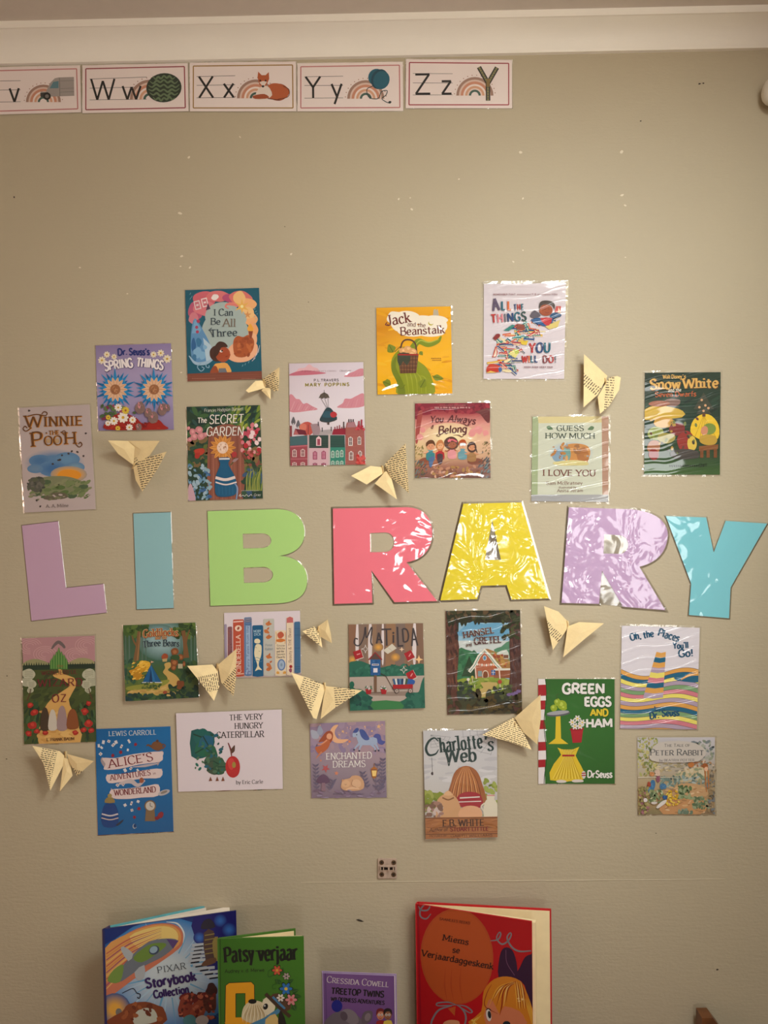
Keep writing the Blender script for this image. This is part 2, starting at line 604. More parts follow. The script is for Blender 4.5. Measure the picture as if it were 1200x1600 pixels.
            for smooth, pts in st:
                g = catmull(pts, False, 4) if smooth else pts
                q = [mp(p) for p in g]
                n = len(q)
                ws = []
                for i in range(n):
                    A, B = q[max(0, i - 1)], q[min(n - 1, i + 1)]
                    vx = (B[0] - A[0]) * dx + (B[1] - A[1]) * dy
                    vy = (B[0] - A[0]) * ux + (B[1] - A[1]) * uy
                    f = abs(math.sin(math.atan2(vy, vx) - math.radians(nib)))
                    ws.append((tn + (th - tn) * min(1, f * 1.08)) * ky)
                if n == 2:
                    ws = [ws[0], ws[0]]
                s.s(q, ws, c, 0, base + 1 + cnt % 7)
                cnt += 1
                if sf:
                    for e, o in ((0, 1), (-1, -2)):
                        gy, ox = g[e][1], g[o]
                        vert = abs(g[o][1] - gy) > 0.6 * abs(g[o][0] - g[e][0])
                        if vert and min(abs(gy), abs(gy - 10), abs(gy - 6.5)) < 0.05 and not (ch == 'A' and gy > 9 or ch in 'VWvw' and gy < 1):
                            lw = max(tn, 0.45) * ky
                            hw = sf * 0.42 + th * 0.5 * ky / kx
                            yy = gy + (0.5 * lw / ky if gy < 1 else -0.5 * lw / ky)
                            if ch.islower() and gy > 1:
                                l_, r_ = (g[e][0] - hw / kx * ky * 1.1, yy), (g[e][0] + .2, yy)
                            else:
                                l_, r_ = (g[e][0] - hw, yy), (g[e][0] + hw, yy)
                            s.s([mp(l_), mp(r_)], lw, c, 0, base + 1 + cnt % 7)
                            cnt += 1
        s.L = base + 7

    # little motifs
    def flower(s, x, y, r, petal, eye, k=6, rot=0):
        for i in range(k):
            a = math.radians(rot + 360 * i / k)
            s.e(x + r * .6 * math.cos(a), y + r * .6 * math.sin(a), r * .45, r * .26, petal, math.degrees(a), 10)
        s.e(x, y, r * .28, r * .28, eye, n=10)

    def star(s, x, y, r, col, k=4, inner=.3, rot=-90):
        pts = []
        for i in range(2 * k):
            a = math.radians(rot + 180 * i / k)
            q = r if i % 2 == 0 else r * inner
            pts.append((x + q * math.cos(a), y + q * math.sin(a)))
        s.p(pts, col)

    def leaf(s, x, y, ln, w, rot, col, vein=None):
        c, t = math.cos(math.radians(rot)), math.sin(math.radians(rot))
        s.p([(x + u * ln * c - v * w * t, y + u * ln * t + v * w * c) for u, v in
             ((0, 0), (.3, .5), (.6, .4), (1, 0), (.6, -.4), (.3, -.5))], col, 3)
        if vein:
            s.s([(x, y), (x + ln * .9 * c, y + ln * .9 * t)], w * .08, vein, 0)

    def rbox(s, x, y, w, h, rot, col):
        c, t = math.cos(math.radians(rot)), math.sin(math.radians(rot))
        s.p([(x + u * w / 2 * c - v * h / 2 * t, y + u * w / 2 * t + v * h / 2 * c) for u, v in ((-1, -1), (1, -1), (1, 1), (-1, 1))], col)

    def build(s, name, parent, origin, p0, n, m, thick=0.0006):
        """every shape as a face on the plane (p0, n), shape over shape, on a thin sheet"""
        n = n.normalized()
        vs, fs, cs = [], [], []
        base = [on_plane(x, y, p0, n) for x, y in s.q]
        if thick:
            pc = lin((205, 198, 190))
            for a in range(4):
                b = (a + 1) % 4
                k = len(vs)
                vs += [base[a] - origin, base[b] - origin, base[b] - n * thick - origin, base[a] - n * thick - origin]
                fs.append((k, k + 1, k + 2, k + 3))
                cs.append(pc)
            k = len(vs)
            vs += [q - n * thick - origin for q in base]
            fs.append((k + 3, k + 2, k + 1, k))
            cs.append(pc)
        top = max(lv for _, lv in s.polys) + 1
        for pts, lv in s.polys:
            k = len(vs)
            ps = [on_plane(v[0], v[1], p0, n) + n * (lv * EPS) - origin for v in pts]
            cl = [lin(v[2:5]) for v in pts]
            ar = sum(pts[i][0] * pts[(i + 1) % len(pts)][1] - pts[(i + 1) % len(pts)][0] * pts[i][1] for i in range(len(pts)))
            if ar > 0:
                ps.reverse()
                cl.reverse()
            vs += ps
            fs.append(tuple(range(k, k + len(ps))))
            cs.append(cl)
        return link(name, mesh(name, vs, fs, cs), parent, (m,))


def offset_poly(pts, d):
    n = len(pts)
    ar = sum(pts[i][0] * pts[(i + 1) % n][1] - pts[(i + 1) % n][0] * pts[i][1] for i in range(n))
    sg = 1 if ar > 0 else -1
    out = []
    for i in range(n):
        a, b, c = pts[i - 1], pts[i], pts[(i + 1) % n]

        def nrm(p, q):
            x, y = q[0] - p[0], q[1] - p[1]
            l = math.hypot(x, y) or 1
            return (sg * y / l, -sg * x / l)
        n1, n2 = nrm(a, b), nrm(b, c)
        mx, my = n1[0] + n2[0], n1[1] + n2[1]
        k = 2 / max(0.5, mx * mx + my * my)
        out.append((b[0] + mx * d * k, b[1] + my * d * k))
    return out


def sheet_plane(q, lift):
    """plane of a sheet; lift = distance of its top and bottom edge from the wall in mm"""
    a, b = W(q[0][0], q[0][1], lift[0] / 1000), W(q[1][0], q[1][1], lift[0] / 1000)
    c = W(q[3][0], q[3][1], lift[1] / 1000)
    n = (b - a).cross(c - a).normalized()
    if n.y > 0:
        n = -n
    return a, n


def cover(A, label, m, margin=2.6, lift=(1.5, 1.5), name='laminated_book_cover', cat='book cover', film=FILM, sheet='printed_sheet', group='laminated book covers on the wall'):
    q = A.q
    p0, n = sheet_plane(q, lift)
    cx, cy = sum(p[0] for p in q) / 4, sum(p[1] for p in q) / 4
    org = on_plane(cx, cy, p0, n)
    t = thing(name, org, label, cat, group)
    A.build(sheet, t, org, p0, n, m)
    o = offset_poly(q, margin)
    # each side of the clear margin is divided so that it ripples a little
    vs, fs = [], []
    R = random.Random(int(cx * 3 + cy))
    K = 9
    for i in range(4):
        j = (i + 1) % 4
        base = len(vs)
        for k in range(K + 1):
            u = k / K
            a = (q[i][0] + (q[j][0] - q[i][0]) * u, q[i][1] + (q[j][1] - q[i][1]) * u)
            b = (o[i][0] + (o[j][0] - o[i][0]) * u, o[i][1] + (o[j][1] - o[i][1]) * u)
            vs.append(on_plane(a[0], a[1], p0, n) - n * 0.0002 - org)
            z = R.uniform(0.0001, 0.0011) if 0 < k < K else 0.0008
            vs.append(on_plane(b[0], b[1], p0, n) - n * z - org)
        for k in range(K):
            c = base + 2 * k
            fs.append((c, c + 1, c + 3, c + 2))
    link('clear_margin', mesh('clear_margin', vs, fs), t, (film,))
    return t
# ------------------------------------------------------------------ the room
CD = 0.056           # how far the cornice stands out
CEIL = W(600, 20, CD + .004).z


def struct(o):
    o['kind'] = 'structure'
    return o


wall = struct(box_obj('wall_back', (ROOM_L, 0, 0), (XR + 0.1, 0.1, CEIL + 0.05), M_WALL))
vs, fs = [], []
for lo, hi in (((XR, ROOM_F, 0), (XR + .1, WIN_Y0, CEIL + .05)), ((XR, WIN_Y1, 0), (XR + .1, 0, CEIL + .05)),
               ((XR, WIN_Y0, 0), (XR + .1, WIN_Y1, WIN_Z0)), ((XR, WIN_Y0, WIN_Z1), (XR + .1, WIN_Y1, CEIL + .05))):
    box(vs, fs, lo, hi)
struct(link('wall_right', mesh('wall_right', vs, fs), None, (M_WALL,)))
vs, fs = [], []
for lo, hi in (((ROOM_L - .1, ROOM_F, 0), (ROOM_L, LW_Y0, CEIL + .05)), ((ROOM_L - .1, LW_Y1, 0), (ROOM_L, 0.1, CEIL + .05)),
               ((ROOM_L - .1, LW_Y0, 0), (ROOM_L, LW_Y1, LW_Z0)), ((ROOM_L - .1, LW_Y0, LW_Z1), (ROOM_L, LW_Y1, CEIL + .05))):
    box(vs, fs, lo, hi)
struct(link('wall_left', mesh('wall_left', vs, fs), None, (M_WALL,)))
struct(box_obj('floor', (ROOM_L - .1, ROOM_F, -0.05), (XR + .1, 0.1, 0), M_FLOOR))
struct(box_obj('ceiling', (ROOM_L, ROOM_F, CEIL), (XR, 0, CEIL + .05), M_CEIL))
vs, fs = [], []
for lo, hi in (((ROOM_L, ROOM_F - .1, 0), (BW_X0, ROOM_F, CEIL + .05)), ((BW_X1, ROOM_F - .1, 0), (XR + .1, ROOM_F, CEIL + .05)),
               ((BW_X0, ROOM_F - .1, 0), (BW_X1, ROOM_F, BW_Z0)), ((BW_X0, ROOM_F - .1, BW_Z1), (BW_X1, ROOM_F, CEIL + .05))):
    box(vs, fs, lo, hi)
struct(link('wall_front', mesh('wall_front', vs, fs), None, (M_WALL,)))
# window of the right wall: frame, mullion and sill
vs, fs = [], []
fw = 0.035
ym = (WIN_Y0 + WIN_Y1) / 2
for lo, hi in (((XR + .002, WIN_Y0, WIN_Z0), (XR + .02, WIN_Y0 + fw, WIN_Z1)), ((XR + .002, WIN_Y1 - fw, WIN_Z0), (XR + .02, WIN_Y1, WIN_Z1)),
               ((XR + .002, WIN_Y0, WIN_Z0), (XR + .02, WIN_Y1, WIN_Z0 + fw)), ((XR + .002, WIN_Y0, WIN_Z1 - fw), (XR + .02, WIN_Y1, WIN_Z1))):
    box(vs, fs, lo, hi)
win = struct(link('window_1', mesh('window_1', vs, fs), None, (M_WHITE,)))
box_obj('window_sill', (XR - .03, WIN_Y0 - .03, WIN_Z0 - .03), (XR + .03, WIN_Y1 + .03, WIN_Z0), M_WHITE, win, 0.004)
vs, fs = [], []
for lo, hi in (((ROOM_L - .07, LW_Y0, LW_Z0), (ROOM_L - .03, LW_Y0 + fw, LW_Z1)), ((ROOM_L - .07, LW_Y1 - fw, LW_Z0), (ROOM_L - .03, LW_Y1, LW_Z1)),
               ((ROOM_L - .07, LW_Y0, LW_Z0), (ROOM_L - .03, LW_Y1, LW_Z0 + fw)), ((ROOM_L - .07, LW_Y0, LW_Z1 - fw), (ROOM_L - .03, LW_Y1, LW_Z1))):
    box(vs, fs, lo, hi)
struct(link('fill_window', mesh('fill_window', vs, fs), None, (M_WHITE,)))  # frame of the unseen window added to carry the warm fill
vs, fs = [], []
for lo, hi in (((BW_X0, ROOM_F - .07, BW_Z0), (BW_X0 + fw, ROOM_F - .03, BW_Z1)), ((BW_X1 - fw, ROOM_F - .07, BW_Z0), (BW_X1, ROOM_F - .03, BW_Z1)),
               ((BW_X0, ROOM_F - .07, BW_Z0), (BW_X1, ROOM_F - .03, BW_Z0 + fw)), ((BW_X0, ROOM_F - .07, BW_Z1 - fw), (BW_X1, ROOM_F - .03, BW_Z1))):
    box(vs, fs, lo, hi)
struct(link('window_3', mesh('window_3', vs, fs), None, (M_WHITE,)))
# ceiling panel lamp: white frame round the light
lt = thing('ceiling_light', (LAMP[0], LAMP[1], CEIL), 'square white ceiling light panel above the wall display', 'ceiling light')
vs, fs = [], []
for lo, hi in (((-.24, -.24, -.03), (.24, -.22, 0)), ((-.24, .22, -.03), (.24, .24, 0)), ((-.24, -.22, -.03), (-.22, .22, 0)), ((.22, -.22, -.03), (.24, .22, 0))):
    box(vs, fs, lo, hi)
link('lamp_frame', mesh('lamp_frame', vs, fs), lt, (M_WHITE,))
area('ceiling_panel_light', (LAMP[0], LAMP[1], CEIL - .02), (LAMP[0], LAMP[1], 0), 0.44, 0.44, LAMP_POWER, (0.945, 1.04, 1.04))
gl_ = bpy.data.lights.new('cornice_fill_light', 'POINT')  # added point light without a fixture, lifts the cornice and ceiling
gl_.energy, gl_.color, gl_.shadow_soft_size = 5.0, (1.0, 0.96, 0.9), 0.06
go = bpy.data.objects.new('cornice_fill_light', gl_)
C.objects.link(go)
go.location = (LAMP[0], LAMP[1], CEIL - .14)
# coved plaster cornice: lip under the ceiling, hollow curve, small bottom step
zb = W(600, 91, 0).z
prof = [(0, zb), (-0.009, zb), (-0.011, zb + .004)]
CT = W(600, 31, CD + .004).z
for i in range(13):
    a = i / 12
    # shallow hollow from the bottom step up to the lip
    y = -0.011 - (CD - 0.011) * a
    z = zb + .004 + (CT - zb - .004) * a
    sag = 0.007 * math.sin(math.pi * a)
    prof.append((y + sag * .7, z + sag * .7))
prof += [(-CD - 0.004, CT), (-CD - 0.004, CEIL), (0, CEIL)]
x0, x1 = ROOM_L, XR
vs = [(x0, y, z) for y, z in prof] + [(x1, y, z) for y, z in prof]
n = len(prof)
fs = [(i, (i + 1) % n, n + (i + 1) % n, n + i) for i in range(n)] + [tuple(range(n))[::-1], tuple(range(n, 2 * n))]
corn = struct(link('trim_1', mesh('trim_1', vs, fs), None, (M_CORN,)))

# marks on the wall: chips of bare plaster, dark specks, a filled seam, a gouge
R = random.Random(4)


def specks(name, spots, m, h=0.0004):
    vs, fs = [], []
    for x, y, r, a in spots:
        k = 7
        pts = []
        for i in range(k):
            t = 2 * math.pi * i / k
            q = r * R.uniform(.7, 1.2)
            u, v = q * math.cos(t), q * .65 * math.sin(t)
            c, s_ = math.cos(a), math.sin(a)
            pts.append((x + u * c - v * s_, y + u * s_ + v * c))
        b = len(vs)
        vs += [W(px, py, h) for px, py in pts] + [W(px, py, -0.0005) for px, py in pts]
        fs.append(tuple(range(b, b + k))[::-1])
        fs += [(b + i, b + (i + 1) % k, b + k + (i + 1) % k, b + k + i) for i in range(k)]
    return link(name, mesh(name, vs, fs), wall, (m,))


specks('paint_chips', [(295, 246, 3, -.5), (281, 333, 3.6, .2), (284, 400, 2.6, -.4), (282, 416, 1.6, 0), (297, 418, 2.4, -1), (125, 418, 1.8, 0),
       (375, 214, 2, .7), (455, 397, 2.4, -.8), (623, 311, 2.2, -1), (643, 327, 2.6, .4), (717, 280, 1.8, 0), (813, 238, 3, .1), (817, 310, 2, -1),
       (971, 237, 4, -.7), (972, 305, 3, -.5), (977, 321, 2.8, .6), (802, 409, 2, .6), (283, 582, 1.8, 0), (977, 402, 1.5, 0), (199, 459, 1.5, 0),
       (641, 309, 1.4, 0), (817, 391, 1.3, 0)], M_CHIP)
specks('dark_specks', [(22, 308, 1.6, 1.3), (11, 1056, 1.2, 0), (10, 1186, 1.3, 0), (1093, 131, 2.2, -.2), (1099, 130, 1.6, 0), (445, 354, 1, 0), (1001, 189, 1.5, 0),
       (1121, 1515, 2.2, .2), (482, 472, 1, 0), (1025, 1302, 1, 0)], M_DARK)
vs, fs = [], []
for i in range(40):
    x = 470 + i * 17
    y = 1379.5 - (x - 470) * 0.0085 + R.uniform(-.3, .3)
    h = 0.0009 * (0.4 + 0.6 * math.sin(i / 39 * math.pi)) + R.uniform(0, .0002)
    vs += [W(x, y - 1.2, -.0002), W(x, y, h), W(x, y + 1.0, -.0002)]
for i in range(39):
    b = 3 * i
    fs += [(b, b + 3, b + 4, b + 1), (b + 1, b + 4, b + 5, b + 2)]
link('plaster_seam', mesh('plaster_seam', vs, fs), wall, (M_WALL,))
vs, fs = [], []
g = [(556, 1437), (560, 1436.2), (564, 1437.2), (569, 1440), (565, 1440.5), (560, 1439)]
vs = [W(x, y, .0015 if i % 2 else .0002) for i, (x, y) in enumerate(g)]
link('plaster_gouge', mesh('plaster_gouge', vs, [tuple(range(6))[::-1]]), wall, (M_DARK,))

# white rounded fitting on the right wall, cut by the edge of the photo
fx = W(1194, 143, 0.03)
t = thing('wall_fitting', (XR, -0.03, fx.z), 'white rounded plastic fitting high on the wall corner, cut by the right edge', 'wall fitting')
vs, fs = [], []
K, Rr = 20, 7
zr = 0.0275
dep = XR - fx.x + .001
for i in range(Rr):
    a = i / (Rr - 1) * math.pi / 2
    for k in range(K):
        th = 2 * math.pi * k / K
        c = math.cos(a) ** .55
        vs.append((-dep * (.25 + .75 * math.sin(a)), 0.026 * c * math.cos(th), zr * c * math.sin(th)))
for i in range(Rr - 1):
    for k in range(K):
        fs.append((i * K + k, (i + 1) * K + k, (i + 1) * K + (k + 1) % K, i * K + (k + 1) % K))
me = mesh('dome', vs, fs)
me.polygons.foreach_set('use_smooth', [True] * len(me.polygons))
link('dome', me, t, (M_WHITE,))
vs = []
for i in range(2):
    for k in range(K):
        th = 2 * math.pi * k / K
        vs.append((-dep * .3 * i, 0.0262 * math.cos(th), 0.0282 * math.sin(th)))
link('back_plate', mesh('back_plate', vs, [(k, (k + 1) % K, K + (k + 1) % K, K + k) for k in range(K)] + [tuple(range(K, 2 * K))]), t, (M_WHITE,))

# ------------------------------------------------------------------ alphabet cards
PINKF, GOLDF, MAUVE = (150, 62, 70), (150, 115, 55), (180, 112, 112)
INK = (28, 28, 30)
WHT = (222, 208, 204)
T1, T2 = (0, 0, .35), (400, 0, .35)


def rainbow(A, cx, cy, R, x1=999, far=True):
    cols = [(150, 118, 104), (205, 178, 165), (190, 130, 105), (222, 205, 198), (200, 150, 120), (214, 190, 180), (60, 88, 80)]
    rr = [1.0, .86, .76, .62, .52, .40, .32, .2]
    for i in range(14):
        a = math.pi * (i + .4) / 14
        A.e(cx - R * 1.1 * math.cos(a), cy - R * 1.1 * math.sin(a), R * .03, R * .03, (150, 105, 90), n=6)
    for i, c in enumerate(cols):
        o, q = R * rr[i], R * rr[i + 1]
        lv = A.nl()
        for k in range(16):
            a, b = math.pi * k / 16, math.pi * (k + 1) / 16
            A._add([A.V((cx - r * math.cos(t), cy - r * math.sin(t))) for r, t in ((o, a), (o, b), (q, b), (q, a))], [c] * 4, lv)


def card(view, quad, edge, big, small, bx, sx, top, mid, base, lx, rb):
    A = Art(view, quad, WHT)
    (ax, ay), (bx_, by), (cx, cy), (dx, dy) = quad
    m = 15
    fr = [(ax + m, ay + m), (bx_ - m, by + m), (cx - m, cy - m), (dx + m, dy - m)]
    for i in range(4):
        A.s([fr[i], fr[(i + 1) % 4]], 5, edge, 0)
    for y, yy in (top, mid, base):
        A.s([(lx[0], y), (lx[1], yy)], 2, (70, 66, 64), 0)
    rainbow(A, *rb)
    cap = base[0] - top[0]
    A.t(big, bx[0], base[0], bx[1], base[0] - 1, cap, INK, th=1.0)
    xh = (base[0] - mid[0]) / cap / .65
    A.t(small, sx[0], base[0] - 1, sx[1], base[0] - 2, cap, INK, th=1.0, xh=1.0)
    return A


def put_card(A, label):
    cover(A, label, CARD, 1.2, (2.0, 2.0), 'alphabet_card', 'alphabet card', FILM, 'printed_card', 'alphabet cards under the cornice')


def van_letter():
    A = card(T1, [(-116, 303), (357, 292), (362, 501), (-112, 514)], MAUVE, 'V', 'v', (-80, -10), (42, 88), (363, 360), (404, 401), (457, 454), (-95, 92), (194, 456, 78))
    A.p([(205, 410), (225, 370), (245, 350), (262, 346), (330, 344), (332, 428), (215, 432), (180, 430), (182, 408)], (150, 142, 138))
    A.p([(222, 395), (238, 366), (262, 362), (262, 394)], (84, 120, 130))
    A.s([(266, 348), (268, 430)], 2, (90, 86, 84), 0)
    for y in (362, 396, 412):
        A.s([(270, y), (331, y - 2)], 1.6, (110, 104, 100), 0)
    A.p([(180, 415), (215, 412), (218, 432), (182, 434)], (50, 50, 52))
    for x, r in ((210, 17),):
        A.e(x, 430, r, r, (30, 30, 32))
        A.e(x, 430, r * .5, r * .5, (110, 105, 102))
    put_card(A, 'alphabet card with a rose border showing a small v and a grey van')


def melon_letter():
    A = card(T1, [(368, 292), (838, 282), (842, 496), (368, 505)], (140, 50, 62), 'W', 'w', (408, 512), (545, 632), (353, 344), (394, 388), (446, 443), (400, 655), (668, 444, 88))
    A.e(732, 392, 79, 65, (36, 50, 40), -6, 30)
    for k in range(6):
        y = 345 + k * 19
        w = 62 * math.sqrt(max(.05, 1 - ((y - 392) / 64) ** 2)) + 8
        pts = [(732 - w + i * 2 * w / 8, y + (6 if i % 2 else -4) + 3 * math.sin(k + i)) for i in range(9)]
        A.s(pts, [3, 10, 7, 10, 3], (92, 112, 82))
    put_card(A, 'alphabet card with a dark red border showing a striped green watermelon')


def fox_letter():
    A = card(T1, [(848, 280), (1321, 275), (1323, 497), (848, 497)], GOLDF, 'X', 'x', (886, 955), (998, 1046), (342, 338), (381, 379), (437, 435), (878, 1050), (1142, 439, 84))
    F1, F2 = (150, 72, 40), (170, 84, 46)
    A.b(1243, 412, 48, 38, F1, rough=.06)
    A.p([(1200, 380), (1230, 372), (1260, 380), (1290, 410), (1270, 440), (1190, 440), (1170, 420)], F2, 3)
    A.p([(1155, 395), (1195, 385), (1215, 425), (1180, 445), (1140, 440)], (215, 200, 190), 3)
    A.p([(1130, 428), (1180, 420), (1200, 438), (1140, 442)], F1, 3)
    A.p([(1150, 345), (1153, 320), (1168, 336), (1186, 336), (1200, 322), (1202, 352), (1190, 380), (1174, 390), (1158, 378)], F2)
    A.p([(1158, 368), (1174, 362), (1192, 366), (1176, 390)], (215, 200, 190))
    A.e(1174, 386, 6, 5, INK)
    for x in (1162, 1186):
        A.e(x, 360, 4, 4, INK, n=8)
    A.s([(1265, 385), (1290, 400), (1286, 432), (1240, 444)], 2.5, (80, 40, 28))
    A.s([(1195, 440), (1250, 448)], 3, (80, 40, 28), 0)
    put_card(A, 'alphabet card with a mustard border showing a lying orange fox')


def yoyo_letter():
    A = card(T2, [(185, 283), (655, 276), (657, 495), (185, 497)], MAUVE, 'Y', 'y', (221, 290), (336, 386), (343, 340), (382, 381), (438, 437), (216, 389), (490, 441, 83))
    B1, B2 = (22, 88, 108), (14, 62, 80)
    A.e(537, 345, 36, 38, B1, 20)
    A.e(552, 354, 38, 46, B2, 22)
    A.e(560, 358, 36, 42, B1, 22)
    A.s([(520, 385), (495, 400), (505, 435), (545, 440), (560, 410), (585, 405), (580, 425), (562, 440), (580, 455), (600, 462)], 3.5, (36, 60, 62))
    A.e(598, 456, 7, 5, (30, 40, 42), n=8)
    put_card(A, 'alphabet card with a rose border showing a teal yo-yo and its string')


def zip_letter():
    A = card(T2, [(670, 264), (1143, 268), (1143, 483), (668, 483)], (150, 52, 66), 'Z', 'z', (708, 780), (825, 876), (328, 329), (370, 371), (424, 423), (700, 878), (977, 427, 83))
    for a, b in (((995, 300), (1036, 372)), ((1076, 302), (1036, 372)), ((1035, 368), (1036, 450))):
        A.s([a, b], 20, (40, 34, 32), 0)
        A.s([a, b], 10, (96, 100, 76), 0)
        for k in range(7):
            u = (k + .5) / 7
            A.e(a[0] + (b[0] - a[0]) * u, a[1] + (b[1] - a[1]) * u, 4, 2, (150, 130, 80), n=6)
    A.r(1028, 352, 1044, 388, (120, 100, 60))
    put_card(A, 'alphabet card with a crimson border showing an open zip, at the row end')


for f in (van_letter, melon_letter, fox_letter, yoyo_letter, zip_letter):
    f()

# ------------------------------------------------------------------ letters of the word
def path(cmds):
    out = []
    for c in cmds:
        if len(c) == 2:
            out.append(c)
        else:
            p = out[-1]
            for k in range(1, 11):
                t = k / 10
                u = 1 - t
                out.append(tuple(u ** 3 * p[d] + 3 * u * u * t * c[d] + 3 * u * t * t * c[2 + d] + t ** 3 * c[4 + d] for d in (0, 1)))
    return out


def letter(view, cmds, holes, col, m, label, margin, fills=(), rim=True, lift=0.0015):
    V = lambda p: (view[0] + p[0] * view[2], view[1] + p[1] * view[2])
    out = [V(p) for p in path(cmds)]
    hs = [[V(p) for p in path(h)] for h in holes]
    cx = sum(p[0] for p in out) / len(out)
    cy = sum(p[1] for p in out) / len(out)
    org = W(cx, cy, lift)
    t = thing('letter_cutout', org, label, 'letter', 'pastel letters across the wall')
    P = lambda p, d=0.0: W(p[0], p[1], lift + d) - org
    loops = [out] + hs
    flat = [p for l in loops for p in l]
    tris = tessellate_polygon([[Vector((p[0], p[1], 0)) for p in l] for l in loops])
    nv = len(flat)
    vs = [P(p) for p in flat] + [P(p, -0.0009) for p in flat]
    fs = []
    for a, b, c in tris:
        A_, B_, C_ = flat[a], flat[b], flat[c]
        ar = (B_[0] - A_[0]) * (C_[1] - A_[1]) - (C_[0] - A_[0]) * (B_[1] - A_[1])
        tri = (a, b, c) if ar < 0 else (c, b, a)
        fs.append(tri)
        fs.append(tuple(nv + i for i in tri[::-1]))
    k = 0
    for l in loops:
        n = len(l)
        fs += [(k + i, k + (i + 1) % n, nv + k + (i + 1) % n, nv + k + i) for i in range(n)]
        k += n
    link('paper_letter', mesh('paper_letter', vs, fs, [lin(col)] * len(fs)), t, (m,))
    vs, fs = [], []
    rings = [(out, offset_poly(out, margin))]
    if rim:
        rings += [(h, offset_poly(h, -margin * .55)) for h in hs]
    for a, b in rings:
        n, k = len(a), len(vs)
        vs += [P(p, -0.0003) for p in a] + [P(p, -0.0011) for p in b]
        fs += [(k + i, k + (i + 1) % n, k + n + (i + 1) % n, k + n + i) for i in range(n)]
    for f in fills:
        k = len(vs)
        f = [V(p) for p in path(f)]
        vs += [P(p, -0.0005) for p in f]
        fs.append(tuple(range(k, k + len(f)))[::-1])
    link('clear_margin', mesh('clear_margin', vs, fs), t, (FILMC if fills else FILM,))


C5, C6, C7 = (0, 770, 500 / 1200), (490, 770, 410 / 1200), (840, 780, .3)
letter(C5, [(82, 123), (218, 107), (247, 357), (388, 342), (400, 449), (118, 480)], [], (186, 152, 176), CALM, 'lilac paper letter L, leaning left, first of the word', 1.0)
letter(C5, [(500, 78), (640, 73), (651, 432), (513, 437)], [], (136, 178, 184), CALM, 'pale blue paper letter I shaped like a plain upright bar', 1.2)
letter(C5, [(778, 69), (1040, 61), (1110, 62, 1142, 100, 1142, 150), (1142, 195, 1110, 230, 1048, 236), (1115, 240, 1152, 275, 1152, 325), (1152, 385, 1115, 412, 1040, 415), (789, 424)],
       [[(910, 154), (985, 152), (1028, 155, 1028, 203, 985, 207), (912, 209)], [(913, 281), (990, 278), (1035, 282, 1035, 332, 990, 336), (915, 338)]],
       (164, 204, 122), CALM, 'light green paper letter B with two cut-out holes', 1.2)
R1H = [(258, 184), (330, 181), (382, 183, 382, 268, 330, 271), (259, 272)]
letter(C6, [(88, 72), (430, 66), (510, 70, 545, 120, 542, 190), (540, 260, 500, 305, 425, 318), (565, 495), (370, 500), (265, 355), (268, 503), (95, 508)], [R1H],
       (228, 112, 128), MILD, 'coral pink laminated letter R, between the green B and the yellow A', 3.0)
letter(C6, [(685, 50), (950, 44), (1075, 483), (905, 488), (883, 422), (765, 425), (748, 486), (580, 492)], [[(817, 125), (857, 307), (783, 307)]],
       (216, 196, 48), CRINK, 'yellow crinkled laminated letter A', 3.2, fills=[[(817, 125), (857, 307), (783, 307)]], rim=False)
R2H = [(347, 182), (430, 188), (480, 195, 490, 270, 435, 285), (343, 283)]
letter(C7, [(163, 42), (480, 52), (610, 60, 680, 115, 678, 190), (672, 260, 640, 325, 530, 352), (665, 578), (445, 560), (335, 372), (320, 545), (125, 540)], [R2H],
       (182, 152, 188), CRINK, 'lilac crinkled laminated letter R with shiny film left in its hole', 3.2, fills=[R2H, [(335, 372), (445, 560), (320, 545)]], rim=False)
letter(C7, [(668, 88), (878, 95), (917, 278), (980, 113), (1195, 127), (1005, 460), (997, 620), (788, 603), (800, 440)], [],
       (118, 190, 202), MILD, 'sky blue laminated letter Y, last of the word by the wall corner', 2.2)
# ------------------------------------------------------------------ laminated book covers
V1, V2, V3, V4 = (0, 520, .25), (270, 430, .275), (540, 430, .3), (820, 540, 340 / 1200)
V8, V9, V10, V11 = (0, 940, 340 / 1200), (260, 940, .3), (520, 940, 340 / 1200), (820, 930, 340 / 1200)
GREENS = [(52, 78, 42), (70, 96, 48), (38, 62, 46), (92, 112, 54), (44, 88, 62)]


